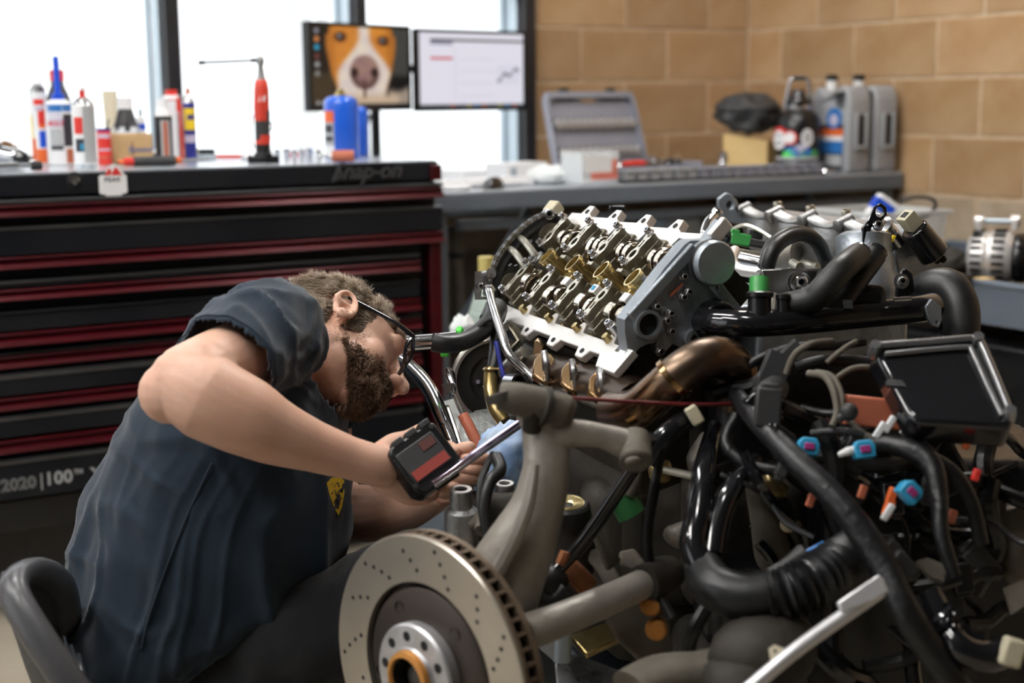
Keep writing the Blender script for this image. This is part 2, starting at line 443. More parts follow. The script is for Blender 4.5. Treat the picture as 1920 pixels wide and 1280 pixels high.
lw2 = MB(); strut(lw2, XL, m1a-2.65, 4.62, 4.82, ZS, ZH); struct(lw2.build('wall_back_left', MT['wall_paint']))
# bay door frame in the left wall
bd = bpy.data.objects.new('door_1', None); COL.objects.link(bd); bd.location = (XL, (D0+D1)/2, 0); struct(bd)
for y in (D0, (D0+D1)/2, D1):
    mb = MB(); mb.box((XL-.05, y, DH/2), (.1, .07, DH)); mb.build('post', MT['frame_dark'], bd, bev=.004)
for z in (.06, .9, 1.8, DH-.03):
    mb = MB(); mb.box((XL-.05, (D0+D1)/2, z), (.06, D1-D0, .06)); mb.build('rail', MT['frame_dark'], bd, bev=.004)
mb = MB(); mb.box((XL-.05, (D0+D1)/2, DH/2), (.008, D1-D0, DH-.05)); mb.build('pane', MT['glass'], bd)
# snow-bright ground outside, a pale trunk and bare trees
g = MB(); g.box((-2, 25, -.35), (90, 40.2, .3)); g.box((-20, 0, -.35), (32, 10, .3)); struct(g.build('ground', MT['snow']))
tk = thing('tree', 'pale thick arching trunk outside, behind the left monitor', 'tree', (P(575, 600, 9.2).x, P(575, 600, 9.2).y, -.2))
mb = MB(); mb.tube([P(590, 760, 9.0), P(578, 420, 9.0), P(575, 200, 9.0), P(566, 90, 9.0), P(548, -20, 9.0), P(500, -120, 9.0)], [.16, .11, .095, .085, .08, .06], n=12); mb.build('trunk', MT['bark'], tk)
mb = MB(); mb.tube([P(570, 160, 9.0), P(600, 60, 9.0), P(622, -60, 9.0)], [.06, .05, .035], n=8)
mb.tube([P(566, 60, 9.0), P(530, 10, 8.9), P(440, -30, 8.7)], [.05, .03, .02], n=8); mb.build('branch', MT['bark'], tk)
def bare_tree(px, d, lab, seed, h=3.4):
    rnd = random.Random(seed); b0 = P(px, 500, d); b0.z = -.2
    t = thing('tree', lab, 'tree', b0)
    mb = MB(); mb.tube([b0, b0+V((.05, 0, h*.4)), b0+V((-.1, .1, h*.75)), b0+V((.05, 0, h))], [.05, .035, .02, .008], n=7); mb.build('trunk', MT['twig'], t)
    mb = MB()
    for k in range(42):
        z = h*rnd.uniform(.3, .95); a = rnd.uniform(0, 2*PI); L = rnd.uniform(.5, 1.3)*(1.1-z/h*.6)
        p = b0+V((0, 0, z)); q = p+V((math.cos(a)*L*.6, math.sin(a)*L*.6, L*.35)); e = p+V((math.cos(a)*L, math.sin(a)*L, L*.95))
        mb.tube([p, q, e], [.011, .008, .003], n=4, sub=3)
        for j in range(3):
            s = q.lerp(e, rnd.random()); mb.tube([s, s+V((rnd.uniform(-.3, .3), rnd.uniform(-.3, .3), rnd.uniform(.1, .4)))], [.006, .002], n=3, sub=1)
    mb.build('branches', MT['twig'], t)
mat('twig', (.78, .74, .72), .9)
bare_tree(60, 10.5, 'bare twiggy tree outside the left window, above the aerosol cans', 3)
bare_tree(175, 12.5, 'faint bare tree outside, just left of the dark window mullion', 5, 4.0)
# ceiling tube lamps
def ceil_lamp(x, y, lab, L=1.5, rot=0):
    t = thing('ceiling_lamp', lab, 'lamp', (x, y, ZC-.32), rot, 'ceiling tube lamps')
    mb = MB(); mb.box((0, 0, .07), (.24, L, .04), top=.7); mb.build('housing', MT['lamp_body'], t, local=True, bev=.004)
    for s in (-.06, .06):
        mb = MB(); mb.cyl((s, -L/2+.03, .03), (s, L/2-.03, .03), .018, n=10); mb.build('tube', MT['tube_glow'], t, local=True)
    for s in (-.5, .5):
        mb = MB(); mb.cyl((0, s*L*.8, .09), (0, s*L*.8, .32), .004, n=6); mb.build('hanger', MT['steel'], t, local=True)
for i, (x, y) in enumerate(((.5, 2.7), (2.5, 3.0), (-1.7, 2.8), (.35, .9), (-.9, 1.5))):
    ceil_lamp(x, y, ['twin tube lamp on the ceiling above the seated mechanic', 'twin tube lamp on the ceiling above the engine', 'twin tube lamp on the ceiling near the bay door', 'short tube lamp on the ceiling above the camera', 'twin tube lamp on the ceiling left of the camera'][i], L=.5 if i == 3 else 1.5)
# ------------------------------------------------------------------ tool chest
TY, TZ, TX1, TX0 = 3.52, 1.105, 1.85, -.10
def zf(y, Y=TY): return onp(0, y, 1, Y).z
chest = thing('tool_chest', 'large black roller tool chest with dark red drawer trims', 'tool chest', ((TX0+TX1)/2, TY+.37, 0))
mb = MB(); mb.box(((TX0+TX1)/2, TY+.40, (zf(1005)+zf(371))/2), (TX1-TX0, .72, zf(371)-zf(1005))); mb.build('body', MT['black_paint'], chest, bev=.006)
mb = MB(); mb.box(((TX0+TX1)/2-.005, TY+.385, (TZ+zf(370.5))/2), (TX1-TX0-.01, .77, TZ-zf(370.5))); mb.build('top_panel', MT['black_paint'], chest, bev=.004)
mb = MB(); mb.box(((TX0+TX1)/2-.005, TY+.385, TZ+.001), (TX1-TX0-.02, .75, .003)); mb.build('top_mat', MT['bench_top'], chest)
for sx in (TX0+.02, TX1-.022):
    mb = MB(); mb.box((sx, TY-.004, (TZ+zf(370.5))/2-.004), (.03, .022, TZ-zf(370.5)-.01)); mb.build('corner_trim', MT['red_trim'], chest, bev=.003)
    mb = MB(); mb.box((sx+.002, TY+.02, (zf(486)+zf(1000))/2), (.036, .04, zf(486)-zf(1000))); mb.build('post_trim', MT['red_trim'], chest, bev=.006)
def drawer(lip0, lip1, face1, red0, red1, full=False):
    x1 = TX1 if full else TX1-.075; x0 = TX0 if full else TX0+.075; xc = (x0+x1)/2; wd = x1-x0
    d = MB(); zt, zb = zf(lip0), zf(red1 if red1 else face1)
    fb = zf(face1)
    if zf(lip1)-fb > .004: d.box((xc, TY+.012, (zf(lip1)+fb)/2), (wd, .03, zf(lip1)-fb))
    else: d.box((xc, TY+.016, (zt+zb)/2), (wd, .02, zt-zb))
    o = d.build('drawer', MT['black_paint'], chest, bev=.003)
    # bullnose lip; the light on its edge is put into a paler black
    l = MB(); a, b = zf(lip0), zf(lip1); hgt = max(a-b, .004)
    prof = [(TY+.02, a), (TY-.001, a-.001), (TY-.008, a-hgt*.35), (TY-.005, b), (TY+.02, b)]
    vs = [(x0, y, z) for y, z in prof]+[(x1, y, z) for y, z in prof]; n = len(prof)
    l.add(vs, [tuple(range(n)), tuple(range(2*n-1, n-1, -1))]+[(k, k+n, (k+1) % n+n, (k+1) % n) for k in range(n)])
    l.build('lip', MT['black_edge'], o)
    if red1:
        r = MB(); a, b = zf(red0), zf(red1); h = a-b
        prof = [(TY+.02, a), (TY-.006, a-.002), (TY-.008, a-h*.18), (TY-.001, a-h*.28), (TY-.001, a-h*.50), (TY-.010, a-h*.62), (TY-.016, b+h*.05), (TY-.012, b), (TY+.02, b)]
        vs = [(x0, y, z) for y, z in prof]+[(x1, y, z) for y, z in prof]; n = len(prof)
        r.add(vs, [tuple(range(n)), tuple(range(2*n-1, n-1, -1))]+[(k, k+n, (k+1) % n+n, (k+1) % n) for k in range(n)])
        r.build('pull_trim', MT['red_trim'], o, ang=25)
    return o
for a in ((375, 383, 383, 384, 408, True), (426, 433, 481, 482, 506, True), (528, 534, 542, 543, 565), (587, 589, 623, 625, 651), (663, 666, 668, 668, 691), (700, 713, 744, 747, 770), (780, 791, 822, 826, 851), (862, 873, 940, 0, 0)):
    drawer(*a)
mb = MB(); mb.box(((TX0+TX1)/2, TY+.03, (zf(944)+zf(1003))/2), (TX1-TX0-.02, .03, zf(944)-zf(1003))); mb.build('base_skirt', MT['plastic_black'], chest, bev=.004)
mb = MB(); mb.box(((TX0+TX1)/2, TY+.40, (zf(1003)+.075)/2+.01), (TX1-TX0-.06, .64, zf(1003)-.085)); mb.build('shade_block', MT['plastic_black'], chest, bev=.004)  # black block added under the chest to stand for the shade there
for x in (TX0+.15, TX1-.15):
    for y in (TY+.12, TY+.65):
        mb = MB(); mb.cyl((x-.022, y, .075), (x+.022, y, .075), .075, n=20) if 0 else mb.cyl((x-.022, y, .0385), (x+.022, y, .0385), .037, n=20); mb.build('caster', MT['rubber'], chest, bev=.003)
# lock, sticker and lettering
FT = MX(((1, 0, 0), (0, 0, -1), (0, 1, 0))).to_4x4()       # local xy plane -> front face (x right, y up)
def face(px, py, Y=TY): return tr(*onp(px, py, 1, Y)) @ FT
T = face(140, 338, TY)
mb = MB(T); mb.lathe([(0, .002), (.013, .003), (.020, .001), (.021, -.002)], 20, 1); mb.lathe([(0, .009), (.0105, .008), (.0118, .004), (.0118, .0)], 18, 0); mb.box((0, .0, .0085), (.003, .008, .002), 1); mb.build('lock', [MT['chrome'], MT['hole_dark']], chest)
T = face(211, 339, TY-.0015)
st = MB(T)
q = 1/715.0
def pq(x, y): return ((x-211)*q, (339-y)*q)
st.prism([pq(*p) for p in ((187, 331), (191, 328), (198, 328), (206, 313), (214, 309), (222, 313), (232, 328), (236, 331), (236, 359), (232, 362), (227, 362), (225, 365), (199, 365), (196, 362), (190, 362), (187, 359))], 0, .001)
so = st.build('sticker', MT['white'], chest, label='white maker sticker with red peaks')
mb = MB(T)
mb.prism([pq(*p) for p in ((197, 329), (206, 316), (210, 322), (207, 329))], .001, .0016); mb.prism([pq(*p) for p in ((209, 329), (212, 322), (218, 314), (228, 329))], .001, .0016)
text_mb('EURO', .017, T @ tr(0, -.0135, .0012), mb, off=.0003, spacing=1.05); mb.build('print', MT['red'], so)
text_mb('PEAK', .015, T @ tr(0, .003, .0012), off=.0003, spacing=1.2).build('print', MT['ink'], so)
T = face(684, 321, TY-.001)
mb = text_mb('Snap-on', .062, T @ tr(.005, 0, .002), ext=.004, off=.0012, shear=.35); mb.prism([(-.098, -.024), (-.090, -.024), (-.066, .026), (-.074, .026)], 0, .008, T=T); mb.prism([(-.09, .018), (.09, .018), (.092, .022), (-.088, .022)], 0, .004, T=T)
mb.build('emblem', MT['black_edge'], chest, label='raised black maker emblem')
T = face(30, 907, TY-.0035)
ang = 0
def put(px, py, s, size, **k): return text_mb(s, size, face(px, py, TY-.0040), **k)
put(35, 908, '2020', .042, ext=.0002, off=.0010).build('lettering', MT['lettering'], chest)
put(35, 908, '2020', .042, ext=.0006, off=-.0007).build('lettering', MT['black_paint'], chest)
mb = put(110, 896, '100', .046, off=.0012); put(147, 884, 'TH', .017, mb=mb, off=.0004); put(181, 888, 'Y', .044, mb=mb, off=.0014); put(78, 900, '|', .046, mb=mb); mb.build('lettering', MT['lettering'], chest)
# ------------------------------------------------------------------ things on the chest
def spot(px, by, z=TZ+.004, ymin=None, ymax=None):
    p = onp(px, by, 2, z)
    if ymax is not None and p.y > ymax or ymin is not None and p.y < ymin:
        Y = ymax if p.y > ymax else ymin
        p = onp(px, by, 1, Y); p.z = z
    d = (p-EYE).dot(FW)
    return p, FPX/d
def pix(p):
    q = V(p)-EYE; d = q.dot(FW); return 960+FPX*q.dot(RT)/d, 640-FPX*q.dot(UP)/d, d
def facing(p): return math.atan2(EYE.y-p.y, EYE.x-p.x)
def arc(mb, r, a0, a1, z0, z1, m, n=6, r2=None):
    r2 = r2 or r
    mb.grid(lambda u, v: (lerp(r, r2, v)*math.cos(lerp(a0, a1, u)), lerp(r, r2, v)*math.sin(lerp(a0, a1, u)), lerp(z0, z1, v)), n, 1, m)
def can(name, label, cat, px, by, prof, Y=None, decals=(), n=24, z=None, texts=()):
    """prof: list of (r_px,h_px,material) from base up; decals: (a0,a1,h0,h1,material)"""
    Y = Y or 3.85
    p, s = spot(px, by, TZ+.004 if z is None else z, Y, Y)
    hs = (pix(p)[1]-(by-prof[-1][1]))/prof[-1][1]; prof = [(r, h*hs, m_) for r, h, m_ in prof]; decals = [(a, b, c*hs, d*hs, e) for a, b, c, d, e in decals]; texts = [(a, b, c, d*hs, e) for a, b, c, d, e in texts]
    t = thing(name, label, cat, p, facing(p))
    names = [x for x in dict.fromkeys([q[2] for q in prof])]
    k = 1/s
    for gi, nm in enumerate(names):
        mb = MB()
        for i in range(len(prof)-1):
            if prof[i][2] == nm: mb.lathe([(prof[i][0]*k, prof[i][1]*k), (prof[i+1][0]*k, prof[i+1][1]*k)], n)
        mb.build(['body', 'shoulder', 'cap', 'nozzle', 'collar', 'tip'][gi], MT[nm], t, local=True, ang=30)
    body = t.children[0]
    R = prof[1][0]*k
    for dn in dict.fromkeys([d[4] for d in decals]):
        for a0, a1, h0, h1, m_ in decals:
            if m_ == dn: mb = MB(); arc(mb, R*1.012, a0, a1, h0*k, h1*k, 0); mb.build('label_print', MT[dn], body, local=True)
    for txt, size, a, h, m_ in texts:
        T = rz(a) @ tr(R*1.02, 0, h*k) @ MX(((0, 0, 1), (1, 0, 0), (0, 1, 0))).to_4x4()
        text_mb(txt, size*k, T, bend=R, off=.0003).build('label_print', MT[m_], body, local=True)
    return t, k
B_, N_ = 'x', None
can('spray_can', 'tall white and orange aerosol can with a red logo and clear cap', 'aerosol can', 77, 281, [(0, 0, 'white'), (15, 0, 'white'), (15, 112, 'steel'), (14, 118, 'steel'), (8, 124, 'clear'), (10, 124, 'clear'), (9, 141, 'clear'), (0, 141, 'clear')], 4.02,
    [(-1.3, -.55, 2, 40, 'orange'), (-.5, 1.3, 2, 24, 'orange'), (-1.3, -.9, 40, 76, 'yellow'), (-.15, 1.2, 62, 86, 'red'), (-.1, 1.2, 56, 62, 'orange'), (-.1, 1.2, 26, 52, 'blue'), (-.6, .7, 92, 101, 'red'), (-.45, .6, 83, 90, 'lilac')])
can('bottle', 'black flask-shaped bottle with a red cap behind the blue-spouted can', 'bottle', 115, 284, [(0, 0, 'rubber_grey'), (27, 0, 'rubber_grey'), (27, 82, 'rubber_grey'), (24, 98, 'rubber_grey'), (12, 125, 'rubber_grey'), (11, 132, 'red'), (13, 132, 'red'), (13, 150, 'red'), (0, 150, 'red')], 4.20)
can('spray_can', 'silver-white additive can with a long blue pouring spout', 'can', 115, 289, [(0, 0, 'white'), (25, 0, 'white'), (25, 98, 'blue_label'), (25, 100, 'white'), (22, 104, 'white'), (13, 108, 'blue'), (12, 110, 'blue'), (12, 118, 'blue'), (6, 119, 'blue'), (5.5, 180, 'blue'), (0, 180, 'blue')], 3.98,
    [(-.95, 1.1, 88, 98, 'blue_label'), (-.85, .25, 62, 86, 'lilac'), (-.8, .2, 30, 60, 'grey_print'), (.25, 1.15, 30, 84, 'ink'), (-.75, .2, 24, 32, 'ink'), (.4, 1.1, 2, 26, 'terracotta')], texts=[('LIQUI', 12, -.3, 80, 'white'), ('MOLY', 12, -.3, 68, 'red')])
can('spray_can', 'grey-white spray can with a red nozzle at the chest front edge', 'aerosol can', 161, 304, [(0, 0, 'blue_label'), (21, 0, 'white'), (21, 108, 'steel'), (19, 112, 'steel'), (12, 119, 'steel'), (9, 121, 'red'), (5, 122, 'red'), (5, 133, 'white'), (4.5, 133, 'white'), (4.5, 138, 'white'), (0, 138, 'white')], 3.62,
    [(-.05, 1.4, 12, 106, 'grey_print'), (-.95, -.1, 60, 88, 'red'), (-.85, -.05, 30, 52, 'ink'), (-.4, -.08, 33, 44, 'blue_conn'), (-1.0, 1.3, 1, 9, 'frame_alu')])
can('tin', 'small red tin with blue lid and a brush standing in it', 'tin', 197, 293, [(0, 0, 'red'), (13, 0, 'red'), (13, 48, 'navy'), (13, 52, 'navy'), (0, 52, 'navy')], 3.86, [(-1, 1, 38, 44, 'lilac'), (-1, 1, 20, 23, 'lilac'), (-1, 1, 9, 12, 'terracotta')])
p, s = spot(196, 293, TZ+.004, 3.86, 3.86); k = 1/s
b = thing('brush', 'thin dark brush handle leaning out of the red tin', 'brush', p+V((0, 0, 50*k)))
mb = MB(); mb.cyl(p+V((0, 0, 42*k)), p+RT*(12*k)+V((0, 0, 84*k)), .0035, .002, n=8); mb.build('handle', MT['rubber_grey'], b); mb = MB(); mb.cyl(p+V((0, 0, 20*k)), p+V((0, 0, 42*k)), .006, .005, n=8); mb.build('bristles', MT['navy'], b)
# cardboard box, with the tube and bottles behind it
p, s = spot(248, 294, TZ+.004, 3.90, 3.90); k = 1/s
cb = thing('cardboard_box', 'tan cardboard box with faint blue lettering between the red tin and black can', 'box', p, .12)
mb = MB(); mb.box((0, .03, 27*k), (74*k*1.1, .07, 54*k)); o = mb.build('carton', MT['cardboard'], cb, local=True, bev=.002)
mb = MB(); mb.box((0, .03, 54.3*k), (74*k*1.1, .003, .002)); mb.box((0, -.0055, 20*k), (.004, .002, 40*k)); mb.build('seam', MT['brown'], cb, local=True)
text_mb('Ravenol', .022, tr(.022, -.0062, 25*k) @ FT, shear=.3).build('lettering', MT['blue_label'], o, local=True)
can('squeeze_tube', 'beige squeeze tube standing upside down behind the cardboard box', 'tube', 211, 285, [(0, 0, 'cream'), (9, 0, 'cream'), (10, 30, 'cream'), (14, 110, 'cream'), (15, 113, 'cream'), (0, 113, 'cream')], 4.16)
can('bottle', 'smoky grey bottle with a white cap behind the cardboard box', 'bottle', 239, 287, [(0, 0, 'frost'), (25, 0, 'frost'), (25, 55, 'rubber_grey'), (20, 62, 'rubber_grey'), (13, 84, 'white'), (14, 84, 'white'), (14, 103, 'white'), (0, 103, 'white')], 4.08, [(-.8, -.5, 50, 62, 'ink'), (-.1, .3, 48, 62, 'ink')])
can('bottle', 'little white bottle with a blue band right of the smoky bottle', 'bottle', 267, 287, [(0, 0, 'white'), (9, 0, 'white'), (9, 48, 'blue'), (9, 58, 'white'), (9, 66, 'white'), (4, 72, 'frame_alu'), (5, 74, 'frame_alu'), (3, 84, 'frame_alu'), (0, 84, 'frame_alu')], 4.14)
can('spray_can', 'black-labelled spray can with a clear white top', 'aerosol can', 309, 285, [(0, 0, 'rubber'), (16, 0, 'rubber'), (16, 72, 'white'), (14, 78, 'white'), (11, 84, 'white'), (10, 98, 'white'), (0, 98, 'white')], 3.80, [(-.35, .75, 8, 66, 'grey_print'), (-.1, .5, 10, 64, 'terracotta')])
can('bottle', 'white bottle with a bright red cap behind the black-labelled can', 'bottle', 326, 283, [(0, 0, 'white'), (17, 0, 'white'), (17, 96, 'red'), (17, 98, 'white'), (14, 104, 'red'), (11, 106, 'red'), (11, 113, 'red'), (0, 113, 'red')], 3.98, [(.5, 1.35, 78, 96, 'red'), (.45, 1.3, 3, 76, 'grey_print')])
can('spray_can', 'blue and yellow lubricant spray can with a red straw', 'aerosol can', 357, 282, [(0, 0, 'navy'), (12, 0, 'navy'), (12, 92, 'steel'), (10, 97, 'steel'), (5, 106, 'terracotta'), (4, 114, 'terracotta'), (0, 117, 'terracotta')], 3.88, [(-.75, 1.2, 50, 84, 'yellow'), (-.3, .7, 66, 74, 'navy'), (-.8, 1.1, 30, 42, 'lilac'), (-1.5, -.9, 4, 90, 'terracotta')], texts=[('WD', 11, .55, 70, 'navy')])
p, s = spot(341, 283, TZ+.004, 3.84, 3.84); k = 1/s
mb = MB(); mb.cyl(p+V((0, 0, 60*k)), p+V((0, 0, 122*k))-RT*(2*k), .0035, n=8); mb.cyl(p, p+V((0, 0, 60*k)), .0045, n=8); tag(mb.build('straw', MT['red']), 'red plastic spray straw standing against the blue can', 'straw')
p, s = spot(383, 291, TZ+.004, 3.6, 4.2)
mb = MB(rz(.1)); mb.T = tr(*p) @ rz(.1); mb.box((0, 0, .012), (.05, .05, .024)); mb.box((0, -.026, .012), (.03, .004, .012)); tag(mb.build('small_case', MT['plastic_black'], bev=.002), 'small black box right of the blue lubricant can', 'box')
# loose hand tools lying along the front edge
def tool(name, label, cat, px0, px1, by, segs, mats, lift=.008, ymin=3.56, ymax=4.2, by2=None):
    a, s = spot(px0, by, TZ+.004, ymin, ymax); b, s2 = spot(px1, by2 or by, TZ+.004, ymin, ymax); a.z += lift; b.z += lift
    t = thing(name, label, cat, a.lerp(b, .5)-V((0, 0, lift)))
    for nm in dict.fromkeys(x[3] for x in segs):
        mb = MB()
        for f0, f1, r, m_ in segs:
            if m_ == nm: mb.tube([a.lerp(b, f0), a.lerp(b, f0+.04*(f1-f0)), a.lerp(b, (f0+f1)/2), a.lerp(b, f1-.04*(f1-f0)), a.lerp(b, f1)], [r*.8, r, r*1.04, r, r*.8], n=12, sub=3)
        mb.build({'steel': 'shaft', 'chrome': 'shaft'}.get(nm, 'grip'), MT[nm], t)
    return t
tool('pry_bar', 'grey-handled screwdriver with red collars lying on the chest front edge', 'screwdriver', 222, 392, 303, [(.0, .06, .006, 'orange'), (.06, .16, .011, 'red'), (.16, .62, .0125, 'rubber_grey'), (.62, .68, .009, 'orange'), (.66, 1, .004, 'steel')], 0, .012, ymax=3.70)
tool('file_tool', 'cream plastic-handled scraper lying by the black can', 'scraper', 283, 371, 293, [(.0, .48, .011, 'white_plastic'), (.48, .55, .007, 'ink'), (.52, 1, .014, 'cream')], 0, .014)
tool('marker', 'black marker pen with red ends lying beside the grey spray can', 'pen', 186, 240, 305, [(0, .1, .006, 'red'), (.1, .75, .007, 'ink'), (.75, 1, .006, 'orange')], 0, .008)
tool('scraper', 'dark flat pry handle lying behind the screwdriver', 'pry bar', 256, 300, 297, [(0, 1, .007, 'rubber_grey')], 0, .008, ymin=3.72)
tool('wrench', 'pale red-tipped steel bar lying right of the cream scraper', 'bar', 360, 470, 299, [(0, .45, .006, 'frame_alu'), (.4, .9, .006, 'red'), (.85, 1, .008, 'chrome')], 0, .008, ymin=3.7)
tool('ratchet', 'chrome ratchet extension on the left front corner of the chest', 'ratchet', -40, 78, 308, [(0, .62, .010, 'satin'), (.6, .85, .006, 'chrome'), (.82, 1, .011, 'rubber')], 0, .012, ymax=3.62)
tool('pry_bar', 'flat black pry bar behind the blue-spouted can', 'pry bar', 55, 146, 297, [(0, .2, .006, 'rubber'), (.1, 1, .010, 'plastic_black')], 0, .01, ymin=3.68, by2=299)
tool('screwdriver', 'screwdriver with a red and clear handle lying before the blue tank', 'screwdriver', 596, 664, 304, [(0, .35, .004, 'steel'), (.3, .42, .008, 'white_plastic'), (.4, 1, .0155, 'terracotta')], 0, .016)
for i, px in enumerate((505, 520, 537, 552, 566, 580, 598)):
    p, s = spot(px, 301 - (i % 3)*2, TZ+.004, 3.58, 4.2); r = .008+.003*((i*7) % 3)/2
    t = thing('socket', ['%s chrome socket from the red ratchet tool along the chest edge' % w_ for w_ in ('first', 'second', 'third', 'fourth', 'fifth', 'sixth', 'seventh')][i], 'socket', p, 0, 'loose sockets on the chest')
    mb = MB(); mb.lathe([(r*.6, .028), (r, .029), (r, .012), (r*.85, .009), (r*.85, 0), (0, 0)], 14); mb.build('shell', MT['chrome'], t, local=True); mb = MB(); mb.lathe([(r*.6, .029), (r*.55, .012), (0, .012)], 6); mb.build('bore', MT['rubber_grey'], t, local=True)
tool('bit_holder', 'red-handled pick lying behind the loose sockets', 'pick', 535, 583, 294, [(0, .6, .006, 'red'), (.6, 1, .003, 'steel')], 0, .007, ymin=3.75)
# cordless ratchet standing on its battery
p, s = spot(494, 300, TZ+.004, 3.66, 3.66); k = 1/s
t = thing('cordless_ratchet', 'red and black cordless ratchet standing upright on its battery', 'power tool', p, facing(p))
def ov(mb, levels, n=20, m=0):
    rows = [[(rx*math.cos(2*PI*i/n)*k+ox*k*0, ry*math.sin(2*PI*i/n)*k+ox*k, h*k) for i in range(n)] for rx, ry, h, ox in levels]
    vs = [q for r in rows for q in r]; fs = []
    for j in range(len(rows)-1):
        for i in range(n): fs.append((j*n+i, j*n+(i+1) % n, (j+1)*n+(i+1) % n, (j+1)*n+i))
    fs.append(tuple(range(n-1, -1, -1))); fs.append(tuple((len(rows)-1)*n+i for i in range(n))); mb.add(vs, fs, m); return mb
mb = MB(); mb.box((0, 0, 7*k), (.05, 58*k, 14*k)); mb.box((0, 0, 16*k), (.04, 34*k, 6*k)); mb.build('battery', MT['plastic_black'], t, local=True, bev=.003)
ov(MB(), [(10, 12, 16, 0), (12, 14, 24, 0), (12, 14, 36, 0)]).build('collar', MT['rubber'], t, local=True, ang=50)
ov(MB(), [(12, 13.5, 36, 0), (13, 14, 44, 0), (13, 14.5, 92, 1), (12, 14, 110, 0)]).build('rubber_grip', MT['rubber_grey'], t, local=True, ang=50)
mb = ov(MB(), [(13.2, 14, 35, 0), (13.2, 14.6, 48, 1), (13.4, 14.2, 52, 1)]); ov(mb, [(13.3, 14.2, 78, .5), (13.5, 14.8, 100, 0), (13.5, 14, 135, 1), (12, 12, 150, 1), (9, 9, 154, 1)]); mb.build('housing', MT['tool_red'], t, local=True, ang=50)
ov(MB(), [(7, 9, 153, 1), (5, 6.5, 165, 1), (4.5, 5, 178, 1), (5.5, 7, 184, 1), (6, 7.5, 192, 1), (3, 4, 197, 1)]).build('ratchet_head', MT['cast_alu'], t, local=True, ang=60)
mb = MB(); mb.tube([(0, -17*k, 28*k), (0, -19*k, 50*k), (0, -17*k, 84*k), (0, -12*k, 88*k)], .0022, n=6); mb.tube([(0, 15*k, 60*k), (0, 19*k, 66*k), (0, 16*k, 76*k)], .0022, n=6); mb.build('clip', MT['steel'], t, local=True)
T = tr(.0185, 0, 118*k) @ MX(((0, 0, 1), (1, 0, 0), (0, 1, 0))).to_4x4(); text_mb('M', .022, T, off=.0006, shear=.3).build('logo_print', MT['white'], t, local=True)
hx = MB(); ph_ = V((0, 0, 188*k)); hx.cyl((0, -6*k, 189*k), (0, -16*k, 188.6*k), .006, n=10); hx.cyl((0, -12*k, 188.6*k), (0, -104*k, 185*k), .0036, n=8); hx.cyl((0, -100*k, 185.2*k), (0, -112*k, 184.6*k), .0062, n=10); hx.build('extension_rod', MT['rubber_grey'], t, local=True)
# blue gas cylinders
def tank(px, by, label, r, hh, lab, Y):
    p, s = spot(px, by, TZ+.004, Y, Y); k = 1/s; hh = pix(p)[1]-(by-hh); t = thing('gas_cylinder', label, 'gas cylinder', p, facing(p))
    R = r*k; H = hh*k
    MB().lathe([(0, 0), (R*.95, 0), (R, .004), (R, H*.86), (R*.93, H*.94), (R*.7, H*.985), (R*.4, H), (0, H)], 28).build('tank', MT['blue_tank'], t, local=True, ang=60)
    MB().lathe([(R*.35, H*.99), (R*.33, H*1.04), (R*.22, H*1.05), (R*.2, H*1.10), (R*.1, H*1.11), (0, H*1.11)], 16).build('valve', MT['brass_oil'], t, local=True)
    if lab:
        for rr, a_, b_, h0, h1, m_ in ((1.01, -1.35, -.45, .58, .76, 'orange'), (1.01, -1.35, -.45, .22, .575, 'grey_print'), (1.01, -1.35, -.45, .05, .215, 'white'), (1.015, -1.2, -.55, .42, .54, 'ink'), (1.015, -1.2, -.55, .28, .36, 'ink')):
            mb = MB(); arc(mb, R*rr, a_, b_, H*h0, H*h1, 0); mb.build('label_print', MT[m_], t, local=True)
tank(642, 297, 'blue propane cylinder with an orange and white label and brass valve', 32, 116, 1, 3.80)
tank(671, 292, 'shorter blue cylinder half hidden behind the labelled propane cylinder', 21, 92, 0, 3.98)
# brown brush and black die grinder at the left edge
p, s = spot(10, 283, TZ+.004, 4.05, 4.05); k = 1/s
t = thing('wheel_brush', 'fuzzy brown wheel brush at the left end of the chest', 'brush', p)
mb = MB(); rnd = random.Random(4)
for i in range(420):
    a = rnd.uniform(0, 2*PI); b_ = rnd.uniform(-.3, 1.5); L = rnd.uniform(.8, 1.0)*33*k
    dr = V((math.cos(a)*math.cos(b_), math.sin(a)*math.cos(b_), math.sin(b_))); c = p+V((0, 0, .018)); mb.tube([c+dr*L*.3, c+dr*L], [.0022, .001], n=3, sub=1)
mb.build('bristles', MT['brown'], t, kind='stuff'); mb = MB(); mb.lathe([(0, 0), (14*k, 0), (16*k, .02), (10*k, .035), (0, .036)], 16, T=tr(*p)); mb.build('core', MT['brown'], t)
a = spot(-55, 292, TZ+.004, 3.86, 3.86)[0]; b, s = spot(62, 301, TZ+.004, 3.74, 3.74); k = 1/s
a = a+V((0, 0, .055)); b = b+V((0, 0, .018)); t = thing('die_grinder', 'black and chrome air grinder lying at the left end of the chest', 'power tool', a.lerp(b, .5)-V((0, 0, .04)))
def seg(nm, mt, pts, rr): mb = MB(); mb.tube([a.lerp(b, f) for f in pts], rr, n=16, sub=4); mb.build(nm, MT[mt], t, ang=50)
seg('body', 'plastic_black', (0, .3, .5), [.026, .027, .024]); seg('grip', 'satin', (.5, .52, .72, .76), [.021, .022, .022, .018]); seg('chuck', 'plastic_gloss', (.75, .77, .86, .95), [.019, .023, .018, .008]); seg('bit', 'chrome', (.93, 1.06), [.005, .005])
p, s = spot(-14, 290, TZ+.004, 4.22, 4.22); k = 1/s
t = thing('inspection_lamp', 'black lamp head leaning in at the far left edge above the chest', 'lamp', p)
mb = MB(); mb.tube([p, p+V((0, 0, .05)), p+V((0, 0, .10))], [.022, .02, .018], n=14); mb.build('handle', MT['plastic_black'], t)
